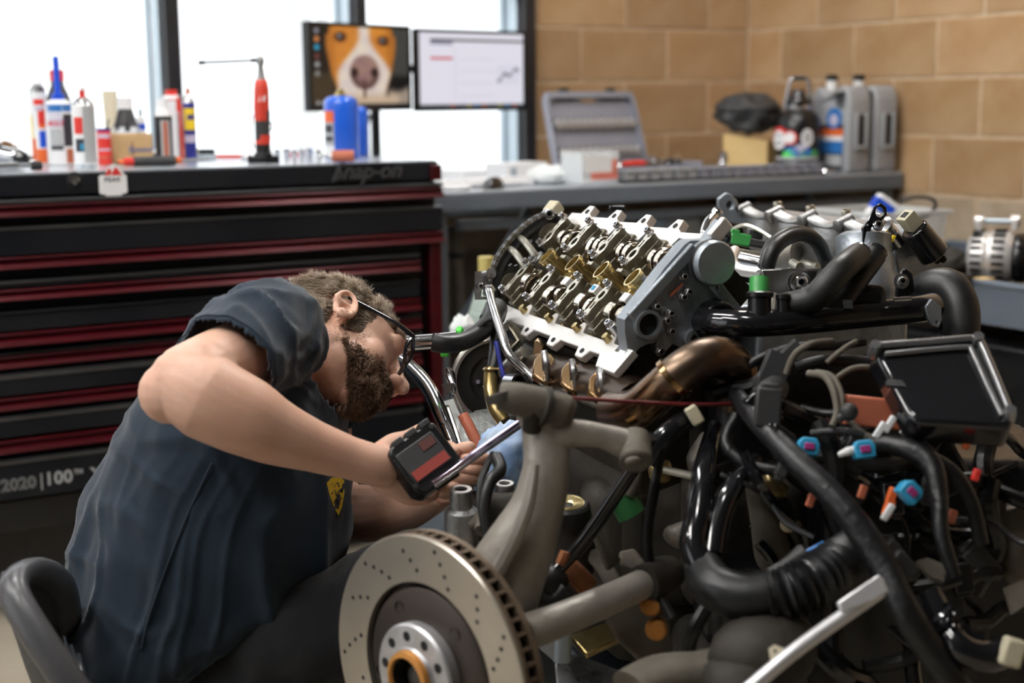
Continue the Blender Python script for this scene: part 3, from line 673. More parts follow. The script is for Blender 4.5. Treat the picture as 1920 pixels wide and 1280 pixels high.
mb = MB(); mb.tube([p+V((0, 0, .09)), p+V((0, 0, .12)), p+V((0, 0, .16)), p+V((0, 0, .18))], [.018, .028, .026, .014], n=14); mb.build('lamp_head', MT['plastic_gloss'], t)
# ------------------------------------------------------------------ workbench along the back wall
BZ, BY0, BX0, BX1 = 1.004, 3.72, 1.93, 3.83
bench = thing('workbench', 'long grey steel workbench against the block wall', 'workbench', ((BX0+BX1)/2, 4.16, 0))
mb = MB(); mb.box(((BX0+BX1)/2, (BY0+4.58)/2, BZ-.004), (BX1-BX0, 4.58-BY0, .008)); mb.build('worktop', MT['bench_top'], bench, bev=.002)
mb = MB(); mb.box(((BX0+BX1)/2, BY0+.004, BZ-.032), (BX1-BX0, .008, .050)); mb.build('front_apron', MT['bench_steel'], bench, bev=.002)
mb = MB(); mb.box((BX1-.004, (BY0+4.58)/2, BZ-.032), (.008, 4.58-BY0-.02, .048)); mb.build('end_apron', MT['bench_steel'], bench, bev=.002)
for x in (BX0+.03, BX1-.05):
    for y in (BY0+.05, 4.52):
        mb = MB(); mb.box((x, y, (BZ-.06)/2+.004), (.05, .05, BZ-.068)); mb.build('leg', MT['bench_steel'], bench, bev=.003)
for y in (BY0+.05, 4.52):
    mb = MB(); mb.box(((BX0+BX1)/2, y, BZ-.105), (BX1-BX0-.2, .03, .03)); mb.build('rail', MT['bench_steel'], bench, bev=.002)
mb = MB(); mb.tube([(BX0+.06, BY0+.05, .55), (BX0+.36, BY0+.06, BZ-.07)], .014, n=8); mb.build('brace', MT['bench_steel'], bench)
mb = MB(); mb.tube([(BX1-.1, BY0+.05, .55), (BX1-.4, BY0+.06, BZ-.07)], .014, n=8); mb.build('brace', MT['bench_steel'], bench)
mb = MB(); mb.box(((BX0+BX1)/2, (BY0+4.5)/2+.05, .30), (BX1-BX0-.15, .7, .02)); mb.build('lower_shelf', MT['bench_steel'], bench, bev=.002)
def bspot(px, by, Y=3.9, z=None):
    return spot(px, by, BZ+.0025, Y, Y)
def blob(mb, c, r, amp=.2, seed=0, fr=2.2, n=26, rows=18, m=0, ridge=True, floor=None):
    c = V(c)
    def fn(u, v):
        th = 2*PI*u; ph = PI*v; d = V((math.sin(ph)*math.cos(th), math.sin(ph)*math.sin(th), -math.cos(ph)))
        q = d*fr+V((seed*3.1, seed*1.7, seed*.3)); k = noise.noise(q); k2 = noise.noise(q*2.3)
        if ridge: k = 1-2*abs(k)
        f = 1+amp*k+amp*.45*k2
        p = V((d.x*r[0]*f, d.y*r[1]*f, d.z*r[2]*f))+c
        if floor is not None and p.z < floor: p.z = floor+.0005*(1-v)
        return p
    mb.grid(fn, n, rows, m, closeu=True)
    return mb
# ---- monitors
def colgrid(name, T, w_, h_, fn, nu, nv, parent):
    mb = MB(T); mb.grid(lambda u, v: ((u-.5)*w_, (v-.5)*h_, 0), nu, nv); o = mb.build(name, MT['screen'], parent)
    ca = o.data.color_attributes.new('Col', 'FLOAT_COLOR', 'POINT'); vals = []
    for j in range(nv+1):
        for i in range(nu+1):
            c = fn(i/nu, 1-j/nv); vals += [c[0]**2.2, c[1]**2.2, c[2]**2.2, 1]
    ca.data.foreach_set('color', vals); return o
def sm(a, b, x): t = min(1, max(0, (x-a)/(b-a))); return t*t*(3-2*t)
def mixc(a, b, t): return tuple(x+(y-x)*t for x, y in zip(a, b))
def ell(u, t, cu, ct, ru, rt): return math.sqrt(((u-cu)/ru)**2+((t-ct)/rt)**2)
def dog(u, t):
    c = (.05, .045, .04)
    c = mixc(c, (.26, .255, .24), sm(.76, .86, u)*(1-sm(.55, .7, t)))
    c = mixc(c, (.62, .56, .50), sm(.62, .75, t-.12*math.sin(u*9))*sm(.74, .82, u))
    c = mixc(c, (.23, .19, .13), sm(.5, .62, t)*(1-sm(.2, .26, u)))
    nz = noise.noise(V((u*9, t*9, 0)))*.05
    hw = .335-.12*sm(.5, .95, t)+.02*math.sin(t*8); head = 1-sm(hw-.02, hw+.02, abs(u-.505)+(.02 if t < .1 else 0))
    c = mixc(c, (.80+nz, .50+nz, .20), head)
    c = mixc(c, (.62, .36, .12), head*sm(.22, .32, abs(u-.5))*.6)
    bl = .05+.22*sm(.12, .62, t); c = mixc(c, (.86+nz, .80+nz, .76), head*(1-sm(bl-.03, bl+.04, abs(u-.535))))
    c = mixc(c, (.78, .68, .58), sm(.78, .92, t)*(1-sm(.26, .32, abs(u-.6))))
    n = ell(u, t, .535, .57, .165, .235); c = mixc(c, (.58+nz, .45+nz, .43), 1-sm(.85, 1.02, n))
    c = mixc(c, (.38, .28, .27), (1-sm(.8, 1.0, n))*sm(.1, .2, t-.57+abs(u-.535)))
    for x in (.43, .635):
        c = mixc(c, (.14, .07, .07), 1-sm(.6, 1.1, ell(u, t, x, .57, .045, .07)))
    c = mixc(c, (.3, .18, .16), (1-sm(.008, .02, abs(u-.53)))*sm(.62, .7, t)*(1-sm(.85, .92, t)))
    for x, y in ((.295, .135), (.735, .17)):
        c = mixc(c, (.45, .25, .10), 1-sm(.7, 1.1, ell(u, t, x, y, .075, .075))); c = mixc(c, (.10, .07, .06), 1-sm(.7, 1.1, ell(u, t, x, y, .04, .05))); c = mixc(c, (.75, .8, .85), 1-sm(.5, 1.2, ell(u, t, x-.01, y-.012, .012, .016)))
    for i, (y, k) in enumerate(((.07, (.5, .5, .55)), (.17, (.8, .5, .3)), (.27, (.15, .6, .75)), (.38, (.4, .2, .2)), (.48, (.6, .6, .6)), (.59, (.5, .5, .5)))):
        c = mixc(c, k, 1-sm(.7, 1.2, ell(u, t, .062, y, .026, .035)))
    c = mixc(c, (.10, .10, .12), sm(.955, .965, t)*.8)
    for x in (.06, .11): c = mixc(c, (.7, .7, .7), 1-sm(.7, 1.2, ell(u, t, x, .95, .018, .02)))
    return c
def page(u, t):
    c = (.90, .89, .94)
    if .085 < t < .125 and u > .10: c = (.08, .08, .09)
    if .125 < t < .165 and .10 < u < .31: c = (.60, .60, .68)
    if .325 < t < .365 and .10 < u < .315: c = (.80, .10, .16)
    if abs(u-.335) < .006 and .2 < t < .9: c = (.82, .82, .88)
    if t > .965:
        c = (.35, .38, .42)
        if u > .25 and int(u*40) % 3 == 0: c = [(.75, .35, .2), (.2, .5, .7), (.7, .65, .2), (.3, .3, .35)][int(u*40) % 4]
    if .74 < u < .96 and .42 < t < .70:
        c = mixc(c, (.84, .84, .90), .6)
        y = .62-.13*(u-.75)/.2+.03*math.sin(u*60)
        if abs(t-y) < .02: c = (.42, .42, .48)
    if .38 < u < .72 and .2 < t < .9 and int(t*30) % 5 == 0 and abs(t*30-int(t*30)-.5) < .2: c = mixc(c, (.80, .80, .86), .6)
    return c
def monitor(label, TL, TR_, h_, fn):
    x = TR_-TL; x.z = 0; w_ = x.length; x.normalize(); y = V((0, 0, 1)); n = x.cross(y)     # faces the camera side
    T = MX((x, y, n)).transposed().to_4x4(); T.translation = TL.lerp(TR_, .5)-V((0, 0, h_/2)); T.translation.z = (TL.z+TR_.z)/2-h_/2
    t = thing('monitor', label, 'monitor', T @ V((0, -h_/2, -.02)))
    mb = MB(T); mb.box((0, 0, -.014), (w_, h_, .024)); mb.box((0, -.02, -.035), (w_*.55, h_*.55, .03)); mb.build('casing', MT['plastic_black'], t, bev=.003)
    mb = MB(T)
    for s_ in (-1, 1): mb.box((s_*(w_/2-.006), 0, .0), (.012, h_, .008))
    mb.box((0, h_/2-.006, 0), (w_, .012, .008)); mb.box((0, -h_/2+.008, 0), (w_, .016, .008)); mb.build('bezel', MT['plastic_black'], t, bev=.0015)
    colgrid('screen', T @ tr(0, .002, .0005), w_-.022, h_-.024, fn, 110, 62, t)
    return t, T, w_, n
A1 = P(575, 36, 4.50); A2 = P(768, 52, 4.86); m1, T1, w1, n1 = monitor('left monitor showing a close-up dog snout wallpaper', A1, A2, .283, dog)
C1 = P(779, 52, 4.80); C2 = P(985, 60, 5.10); m2, T2, w2, n2 = monitor('right monitor showing a white document page', C1, C2, .278, page)
hub = T1 @ V((w1/2, 0, -.06)); pole = V((hub.x, hub.y, BZ+.0015)); pole = (T1 @ V((w1*.32, 0, -.09))); pole.z = BZ+.0015
st = thing('monitor_stand', 'black twin-arm monitor stand behind the two screens', 'monitor stand', pole)
mb = MB(); mb.cyl(pole+V((0, 0, .012)), pole+V((0, 0, .36)), .017, n=12); mb.build('pole', MT['plastic_black'], st)
mb = MB(); mb.box(pole+V((0, 0, .007)), (.16, .12, .012)); mb.build('base', MT['plastic_black'], st, bev=.003)
zc = T1.translation.z
for T_m in (T1, T2):
    e = T_m @ V((0, 0, -.064)); s0 = V((pole.x, pole.y, zc)); mb = MB(); mb.tube([s0, s0.lerp(e, .5)-T_m.to_3x3() @ V((0, 0, .02)), e], .011, n=10, sub=3); mb.build('arm', MT['plastic_black'], st)
mb = MB(); mb.tube([P(764, 128, 4.93), P(784, 129, 4.91)], .012, n=10, sub=1); mb.build('link', MT['plastic_black'], st)
mb = MB(); mb.tube([pole+V((-.02, 0, .22)), pole+V((-.05, -.01, .11)), pole+V((-.06, 0, .012))], .004, n=6); mb.build('cable', MT['rubber'], st)
# ---- keyboard, papers, mouse, boxes
p, s = bspot(880, 327, 3.92); kb = thing('keyboard', 'white keyboard on the left end of the workbench', 'keyboard', p, .05)
mb = MB(); mb.box((0, 0, .008), (.40, .13, .012)); mb.build('case', MT['white'], kb, local=True, bev=.003)
for r_ in range(4):
    for c_ in range(13):
        mb = MB(); mb.box((-.18+c_*.03, -.042+r_*.028, .0185), (.026, .024, .007), top=.85); mb.build('key', MT['white_plastic'], kb, local=True)
p, s = bspot(925, 345, 3.78); mo = thing('mouse', 'black computer mouse at the bench front edge', 'mouse', p, .6)
mb = MB(); mb.grid(lambda u, v: (math.cos(2*PI*u)*.055*math.sin(PI*v/2+.001), math.sin(2*PI*u)*.03*math.sin(PI*v/2+.001), .0+.034*math.cos(PI*v/2)), 20, 7, closeu=True); mb.build('shell', MT['plastic_gloss'], mo, local=True, ang=180)
mb = MB(); mb.box((.03, 0, .027), (.016, .006, .010)); mb.build('wheel', MT['rubber_grey'], mo, local=True, bev=.002)
p, s = bspot(853, 346, 3.79); mb = MB(); mb.lathe([(0, 0), (.048, 0), (.052, .008), (.05, .012), (.046, .006), (0, .004)], 24, T=tr(*p)); tag(mb.build('dish', MT['white']), 'small white dish on the bench beside the tool chest corner', 'dish')
p, s = bspot(985, 316, 4.06); t = thing('carton', 'white carton with small green print on the bench under the window', 'box', p, .08)
mb = MB(); mb.box((0, .05, .030), (.17, .12, .058)); o = mb.build('box', MT['white'], t, local=True, bev=.002)
mb = MB(); mb.box((-.055, -.0115, .03), (.02, .002, .03)); mb.build('print', MT['frame_alu'], o, local=True); mb = MB(); mb.box((.02, -.0115, .022), (.012, .002, .02)); mb.build('print', MT['blue_label'], o, local=True)
p, s = bspot(880, 316, 4.32); t = MB(tr(*p) @ rz(.1)); t.box((0, 0, .012), (.2, .2, .022)); t.box((.01, .0, .027), (.18, .2, .006)); tag(t.build('paper_stack', MT['white'], bev=.001), 'stack of white paper under the right monitor', 'paper')
p, s = bspot(1040, 332, 3.88); mb = blob(MB(), p+V((0, .03, .022)), (.062, .06, .030), .28, 3, floor=p.z); tag(mb.build('towel', MT['towel'], ang=180), 'crumpled white shop towels left of the clear bin', 'towel')
# ---- clear bin with label
p, s = bspot(1125, 344, 3.74); k = 1/s; t = thing('plastic_bin', 'clear plastic bin with a white and red label at the bench edge', 'bin', p)
mb = MB()
W_, D_, H_ = .135, .10, .10
mb.box((0, D_/2+.01, .003), (W_*.9, D_, .004)); mb.box((0, .0, H_/2+.002), (W_, .003, H_*.98)); mb.box((0, D_+.02, H_/2+.002), (W_, .003, H_*.98)); mb.box((-W_/2, D_/2+.01, H_/2+.002), (.003, D_+.02, H_*.98)); mb.box((W_/2, D_/2+.01, H_/2+.002), (.003, D_+.02, H_*.98)); mb.build('tub', MT['clear'], t, local=True)
mb = MB(); mb.box((-.008, -.003, .062), (W_*.8, .002, .055)); o = mb.build('label_card', MT['white'], t, local=True); mb = MB(); mb.box((.015, -.0034, .026), (W_*.75, .002, .022)); mb.box((.052, -.0034, .055), (.02, .002, .045)); mb.build('stripe', mat('pale_red', (.72, .22, .17), .5), o, local=True)
# ---- socket case
p, s = bspot(1098, 291, 4.14); t = thing('socket_case', 'open grey plastic socket set case leaning against the block wall', 'tool case', p, .16)
LW, LH = .45, .285
TL_ = tr(.19, .10, .018) @ MX.Rotation(math.radians(74), 4, 'X')
ol = [(-LW/2, 0), (LW/2, 0), (LW/2-.006, LH*.9), (LW/2-.02, LH), (-LW/2+.02, LH), (-LW/2+.006, LH*.9)]
hd = [(-.038, LH-.034), (.038, LH-.034), (.038, LH-.014), (-.038, LH-.014)]
mb = MB(TL_); mb.prism(ol, -.03, -.022, holes=[hd]); lid = mb.build('lid', MT['case_grey'], t, local=True, bev=.003)
mb = MB(TL_); mb.prism([(x*1.0, y) for x, y in ol], -.03, .0, holes=[[(x*.945, .012+(y)*.88) for x, y in ol]]); mb.build('lid_rim', MT['case_grey'], t, local=True, bev=.002)
for y_, n_ in ((.165, 12), (.060, 12)):
    mb = MB(TL_); mb.box((0, y_+.012, -.021), (LW*.88, .026, .006)); mb.build('slot_strip', MT['rubber'], t, local=True)
    for i in range(n_):
        x_ = -LW*.40+i*LW*.80/(n_-1); mb = MB(TL_); mb.lathe([(0, .002), (.008, .002), (.0145, .005), (.0145, -.018), (0, -.018)], 14, T=tr(x_, y_, 0) @ MX.Rotation(math.radians(35), 4, 'X')); mb.build('socket', MT['machined'], t, local=True)
for x_ in (-.115, .115):
    mb = MB(TL_); mb.box((x_, LH+.006, -.018), (.04, .022, .024)); mb.build('latch', MT['plastic_black'], t, local=True, bev=.005); mb = MB(TL_); mb.box((x_, LH-.022, -.019), (.085, .013, .004)); mb.build('slot', MT['rubber_grey'], t, local=True)
mb = MB(); mb.box((.20, -.05, .012), (.42, .24, .02)); mb.build('tray', MT['plastic_black'], t, local=True, bev=.003)
mb = MB(); mb.box((.20, .066, .03), (.42, .008, .05)); mb.box((.20, -.166, .022), (.42, .008, .028)); mb.box((-.006, -.05, .022), (.008, .24, .028)); mb.box((.406, -.05, .026), (.008, .24, .036)); mb.build('tray_rim', MT['case_grey'], t, local=True, bev=.002)
rnd = random.Random(9)
for i in range(14):
    x_ = .03+.027*i; y_ = rnd.uniform(-.1, .03); L = rnd.uniform(.03, .06); a = rnd.uniform(0, PI)
    mb = MB(); mb.cyl((x_-L/2*math.cos(a)*.3, y_-L/2*math.sin(a), .036), (x_+L/2*math.cos(a)*.3, y_+L/2*math.sin(a), .040), rnd.uniform(.007, .012), n=10); mb.build('socket', MT['chrome' if i % 3 else 'rubber_grey'], t, local=True)
mb = MB(); mb.tube([(.05, -.135, .045), (.10, -.145, .046), (.14, -.15, .045)], [.009, .011, .009], n=10); mb.build('red_grip', MT['red'], t, local=True); mb = MB(); mb.cyl((.14, -.15, .045), (.22, -.16, .043), .004, n=8); mb.build('shaft', MT['steel'], t, local=True)
mb = MB(); mb.tube([(.24, -.11, .05), (.33, -.10, .055), (.40, -.05, .06)], [.008, .008, .016], n=10); mb.build('ratchet', MT['chrome'], t, local=True)
# ratchet handle lying right of the case
p, s = bspot(1345, 300, 3.95); t = thing('ratchet', 'chrome swivel ratchet lying right of the socket case', 'ratchet', p)
a = p+V((-.06, 0, .014)); b = p+V((.03, .02, .02)); mb = MB(); mb.tube([a, b], [.008, .01], n=10, sub=1); mb.build('handle', MT['satin'], t); mb = MB(); mb.tube([b, b+V((.015, 0, .03)), b+V((.012, 0, .06))], [.012, .016, .013], n=12); mb.build('head', MT['chrome'], t)
# ---- long socket organiser
p0, s = bspot(1168, 334, 3.745); x0 = p0.x; x1 = onp(1535, 322, 1, 3.765).x
t = thing('socket_organiser', 'long grey socket rail of small compartments along the bench edge', 'organiser', (lerp(x0, x1, .5), 3.78, BZ+.0015))
n_ = 17
mb = MB(); mb.box((lerp(x0, x1, .5), 3.765, BZ+.006), (x1-x0, .07, .006)); mb.build('base_rail', MT['rubber_grey'], t)
for i in range(n_):
    xx = lerp(x0, x1, (i+.5)/n_); w_ = (x1-x0)/n_*.74
    mb = MB(); mb.box((xx, 3.765, BZ+.024), (w_, .060, .028), top=.92); mb.box((xx, 3.763, BZ+.040), (w_*1.1, .064, .004)); mb.build('compartment', MT['case_grey' if i > 5 else 'jug_grey'], t, bev=.002)
# ---- yellow box and black bag
p, s = bspot(1438, 308, 3.98); k = 1/s; t = thing('parts_box', 'yellow cardboard parts box with a torn top edge', 'box', p)
c0 = V((p.x, p.y, 0)); e1 = P(1356, 300, 5.12); e2 = P(1458, 300, 5.45)
d1 = V((e1.x-p.x, e1.y-p.y, 0)); d1 = d1.normalized()*.16; d2 = V((-d1.y, d1.x, 0)); d2 = (V((.8, .6, 0))).normalized()*.17
mb = MB(); H_ = 68*k; top = [(0, 0, H_*.86), (d1.x, d1.y, H_*1.05), (d1.x+d2.x, d1.y+d2.y, H_), (d2.x, d2.y, H_*.7)]
pts = [V((0, 0, 0)), d1, d1+d2, d2]
mb.add([p+V((a.x, a.y, .0)) for a in pts]+[p+V(a) for a in top], [(0, 1, 2, 3), (4, 5, 6, 7), (0, 1, 5, 4), (1, 2, 6, 5), (2, 3, 7, 6), (3, 0, 4, 7)]); mb.build('carton', MT['yellow_card'], t)
mb = MB(); ww = .004
mb.add([p+a*1.03+V((0, 0, z)) for z in (0, .016) for a in (V((0, 0, 0))-d1*.03-d2*.03, d1, d1+d2, d2)], [(0, 1, 5, 4), (1, 2, 6, 5), (2, 3, 7, 6), (3, 0, 4, 7)]); mb.build('base_strip', MT['yellow'], t)
cb_ = p+d1*.55+d2*.42+V((0, 0, H_*1.0+.078)); mb = blob(MB(), cb_, (.105, .085, .062), .30, 5, 1.6, 34, 24); tag(mb.build('black_bag', MT['black_bag'], ang=180), 'crumpled black bag lying on the yellow parts box', 'bag')
# ---- black jug
p, s = bspot(1494, 307, 3.88); k = 1/s
HS = (pix(p)[1]-(307-177))/177
t = thing('water_jug', 'big black insulated jug with round stickers and a loop handle', 'jug', p, facing(p))
def lt(nm, mt, pr, n=30): MB().lathe([(r*k, h*k*HS) for r, h in pr], n).build(nm, MT[mt], t, local=True, ang=50)
lt('body', 'plastic_black', [(0, 0), (43, 0), (44, 3), (44, 24), (42, 26), (43, 28), (44, 72), (43, 86), (36, 98), (26, 106), (23, 108)])
lt('neck_ring', 'chrome', [(23, 106), (24, 107), (24, 114), (22, 115)]); lt('lid', 'plastic_gloss', [(23, 114), (24, 116), (24, 122), (20, 126), (14, 132), (12, 140), (0, 140)])
mb = MB(); ha = [(0, -24, 116), (0, -23, 128), (0, -16, 166), (0, -12, 173), (0, 12, 173), (0, 18, 166), (0, 24, 128), (0, 24, 116)]
mb.tube([V(x)*k for x in ha], 4.2*k, n=10, sub=4); mb.build('handle', MT['satin'], t, local=True); mb = MB(); mb.tube([V((0, -12, 174))*k, V((0, 13, 174))*k], 5*k, n=10, sub=1); mb.build('handle_grip', MT['rubber'], t, local=True)
def cdisc(a, h, r, m_, rr=44.4, nm='sticker', n=22, el=1):
    mb = MB(); vs = [(rr*k*math.cos(a), rr*k*math.sin(a), h*k)]
    for i in range(n):
        q = 2*PI*i/n; aa = a+r*math.cos(q)/44; vs.append((rr*k*math.cos(aa), rr*k*math.sin(aa), (h+r*el*math.sin(q))*k))
    mb.add(vs, [(0, i+1, (i+1) % n+1) for i in range(n)]); return mb.build(nm, MT[m_], t, local=True, ang=180)
cdisc(-.85, 66, 20, 'red'); cdisc(-.88, 62, 17.5, 'white', 44.7); cdisc(-.88, 62, 12, 'grey_print', 44.9); cdisc(-.3, 66, 13, 'red', 44.6); cdisc(-.32, 66, 10, 'white', 44.8)
mb = MB(); arc(mb, 45.1*k, -1.2, -.15, 60*k, 67*k, 0); mb.build('sticker', MT['white'], t, local=True)
cdisc(.42, 66, 12, 'white', 44.5, el=1.35); cdisc(.42, 66, 8, 'grey_print', 44.7, el=1.4)
for a_, r_, h_, m_ in ((-.25, 13, 42, 'blue_label'), (.15, 13, 46, 'lilac'), (.45, 10, 40, 'blue'), (.0, 10, 38, 'blue'), (.3, 13, 36, 'green'), (-.35, 12, 35, 'green_lime'), (.75, 10, 38, 'green')): cdisc(a_, h_, r_, m_, 44.5+.05*abs(a_*10), el=.6)
mb = MB(); arc(mb, 44.9*k, -1.0, 1.0, 26*k, 31*k, 0, 12); mb.build('sticker', MT['grey_print'], t, local=True)
# ---- oil jugs
def oil_jug(px, by, label, lab, Y):
    p, s = bspot(px, by, Y); k = .00192; t = thing('oil_jug', label, 'oil jug', p, 0, 'grey oil jugs')
    W_, D_, H_ = .105, .20, 160*k
    # side outline (y depth, z height) of the jug with its handle hole
    ol = [(.0, 0), (D_, 0), (D_+.004, .02), (D_+.004, H_*.80), (D_-.02, H_*.96), (D_-.05, H_*.99), (D_-.065, H_*.90), (.075, H_*.90), (.06, H_*.985), (.025, H_*1.0), (.006, H_*.93), (-.004, H_*.80), (-.004, .02)]
    T = MX(((0, 0, 1), (1, 0, 0), (0, 1, 0))).to_4x4()
    mb = MB(T); mb.prism(ol, 0, W_, holes=[[(.035, H_*.70), (.075, H_*.72), (.075, H_*.84), (.035, H_*.90)]]); o = mb.build('body', MT['jug_grey'], t, local=True, bev=.014, seg=4, ang=180)
    # recessed grip on the narrow side, framed by two ribs
    mb = MB(); mb.box((W_*.52, -.0045, H_*.48), (W_*.34, .006, H_*.36)); mb.build('grip_recess', MT['rubber_grey'], t, local=True, bev=.002)
    for x_ in (W_*.30, W_*.74):
        mb = MB(); mb.box((x_, -.008, H_*.48), (W_*.10, .012, H_*.40)); mb.build('grip_rib', MT['jug_grey'], t, local=True, bev=.004)
    mb = MB(); mb.box((W_*.52, -.008, H_*.285), (W_*.5, .014, .014)); mb.build('grip_rib', MT['jug_grey'], t, local=True, bev=.004)
    mb = MB(); mb.tube([(W_/2, D_-.055, H_*.93), (W_/2, D_-.055, H_*1.05)], .019, n=16, sub=1); mb.build('neck', MT['white_plastic'], t, local=True); mb = MB(); mb.cyl((W_/2, D_-.055, H_*1.05), (W_/2, D_-.055, H_*1.12), .022, n=18); mb.build('cap', MT['plastic_black'], t, local=True, bev=.002)
    if lab:
        def lb(y0, y1, z0, z1, m_, off=.0012): mb = MB(); mb.box((-off, (y0+y1)/2*D_, (z0+z1)/2*H_), (.001, (y1-y0)*D_, (z1-z0)*H_)); mb.build('label_print', MT[m_], o, local=True)
        lb(.12, .9, .03, .55, 'ink'); lb(.12, .65, .22, .40, 'blue_label', .002); lb(.12, .62, .40, .50, 'orange', .002); lb(.12, .6, .36, .42, 'white', .0026); lb(.15, .55, .08, .20, 'grey_print', .002)
        mb = MB(); mb.lathe([(0, .003), (.038, .003), (.038, 0)], 20, T=tr(0, D_*.35, H_*.62) @ MX.Rotation(-PI/2, 4, 'Y')); mb.build('label_print', MT['blue_label'], o, local=True)
        mb = MB(); mb.lathe([(0, .004), (.02, .004), (.02, 0)], 16, T=tr(0, D_*.35, H_*.60) @ MX.Rotation(-PI/2, 4, 'Y')); mb.build('label_print', MT['lilac'], o, local=True)
oil_jug(1588, 322, 'grey oil jug with a blue and black label, nearest the black water jug', 1, 3.74)
oil_jug(1639, 321, 'plain grey oil jug at the right end of the workbench', 0, 3.74)
p, s = bspot(1548, 321, 3.757); mb = MB(tr(*p)); mb.lathe([(0, 0), (.026, 0), (.034, .010), (.036, .011), (.034, .014), (.026, .007), (0, .005)], 26); tag(mb.build('metal_tray', MT['chrome']), 'shallow polished metal dish in front of the water jug', 'dish')
# ---- under the bench
t = MB(); t.box((2.62, 4.1, .60), (.36, .36, .02)); t.box((2.62, 3.93, .50), (.36, .02, .20)); t.box((2.62, 4.27, .50), (.36, .02, .20)); t.box((2.45, 4.1, .50), (.02, .36, .2)); t.box((2.79, 4.1, .50), (.02, .36, .2)); t.box((2.62, 4.1, .33), (.36, .36, .03)); tag(t.build('storage_bin', MT['bench_steel'], bev=.006), 'grey storage bin on the shelf under the workbench', 'bin')
t = thing('storage_crate', 'black lidded crate under the right half of the workbench', 'crate', (3.45, 4.13, .3125))
mb = MB(); mb.box((0, 0, .20), (.58, .5, .40), top=1.06); mb.build('body', MT['plastic_black'], t, local=True, bev=.01); mb = MB(); mb.box((0, 0, .415), (.68, .55, .035)); mb.build('lid', MT['rubber_grey'], t, local=True, bev=.008)
p = onp(1282, 412, 1, 3.90); t = MB(tr(p.x, 3.90, .3125)); hh = p.z-.3125; t.box((0, .06, hh/2), (.15, .12, hh)); t.box((0, -.002, hh*.8), (.11, .003, hh*.2)); tag(t.build('plastic_box', MT['frame_alu'], bev=.004), 'pale blue upright box behind the near cylinder head', 'box')
# worn tan post (rolled mat) and antifreeze jug beside the bench leg
p = onp(860, 560, 1, 3.84); t = thing('rolled_mat', 'tall worn tan roll standing behind the bench leg', 'roll', (p.x, p.y, .3125))
mb = MB(); zt = onp(858, 425, 1, 3.84).z; mb.tube([(p.x, p.y, .3125), (p.x+.004, p.y, zt*.6), (p.x-.006, p.y, zt*.86), (p.x-.008, p.y, zt)], [.022, .020, .021, .023], n=12); mb.build('roll', MT['grime_light'], t)
mb = MB(); z_ = onp(858, 478, 1, 3.84).z; mb.cyl((p.x-.005, p.y, z_-.008), (p.x-.005, p.y, z_+.008), .0255, n=12); mb.build('band', MT['rubber'], t)
p = P(912, 580, 3.62); t = thing('coolant_jug', 'pale green coolant jug with a yellow cap left of the engine', 'jug', (p.x, p.y, .0))
zt = P(918, 505, 3.62).z
mb = MB(tr(p.x, p.y, 0)); mb.box((0, 0, zt-.30), (.065, .09, .40)); mb.box((0, 0, zt-.06), (.064, .088, .10), top=.4); mb.build('body', MT['jug_green'] if 'jug_green' in MT else mat('jug_green', (.55, .66, .60), .35, alpha=.9), t, bev=.012, seg=3)
mb = MB(tr(p.x, p.y, 0)); mb.cyl((0, 0, zt-.01), (0, 0, zt+.035), .020, n=16); mb.build('cap', mat('yellow_cap', (.55, .45, .16), .5), t, bev=.002)
mb = MB(tr(p.x, p.y, 0)); mb.box((-.034, 0, zt-.20), (.003, .07, .10)); mb.box((0, -.0465, zt-.20), (.05, .003, .10)); mb.build('label_print', MT['yellow'], t)
mb = MB(tr(p.x, p.y, 0)); mb.box((0, 0, (zt-.5)/2+.002), (.30, .30, zt-.502)); mb.box((0, 0, zt-.51), (.34, .34, .02)); tag(mb.build('step_stool', MT['bench_steel'], bev=.006), 'dark stool holding the coolant jug', 'stool'); 
p = P(868, 622, 3.2); mb = blob(MB(), p, (.024, .024, .032), .35, 8); tag(mb.build('rag', MT['towel'], ang=180), 'white rag hanging beside the bench leg', 'rag')
p_ = p
mb = MB(); mb.cyl((p.x, p.y, 0), (p.x, p.y, p.z-.085), .012, n=10); mb.lathe([(0, 0), (.10, 0), (.10, .012), (.015, .02), (0, .02)], 18, T=tr(p.x, p.y, 0)); tag(mb.build('rag_stand', MT['bench_steel']), 'thin grey stand under the white rag', 'stand')
# ------------------------------------------------------------------ cart along the right wall, tote and alternator
KX, KZ, KY0, KY1 = 3.02, .775, 1.7, 3.45
ct = thing('parts_cart', 'grey steel parts cart along the right block wall', 'cart', (KX+.38, (KY0+KY1)/2, 0))
mb = MB(); mb.box((KX+.38, (KY0+KY1)/2, KZ-.10), (.76, KY1-KY0, .012)); mb.build('tray', MT['bench_steel'], ct)
for x in (KX, KX+.76):
    mb = MB(); mb.box((x, (KY0+KY1)/2, KZ-.055), (.012, KY1-KY0, .11)); mb.tube([(x, KY0, KZ), (x, KY1, KZ)], .011, n=8, sub=1); mb.build('side_rim', MT['bench_steel'], ct, bev=.002)
for y in (KY0, KY1):
    mb = MB(); mb.box((KX+.38, y, KZ-.055), (.76, .012, .11)); mb.build('end_rim', MT['bench_steel'], ct, bev=.002)
for x in (KX+.03, KX+.73):
    for y in (KY0+.03, KY1-.03):
        mb = MB(); mb.box((x, y, (KZ-.11)/2+.001), (.04, .04, KZ-.112)); mb.build('leg', MT['bench_steel'], ct)
mb = MB(); mb.box((KX+.38, (KY0+KY1)/2, .25), (.72, KY1-KY0-.1, .02)); mb.build('lower_shelf', MT['bench_steel'], ct)
mb = MB(); mb.box((KX+.36, (KY0+KY1)/2, .44), (.6, KY1-KY0-.3, .34)); tag(mb.build('black_crate', MT['plastic_black'], bev=.02), 'black crate on the lower shelf of the parts cart', 'crate')
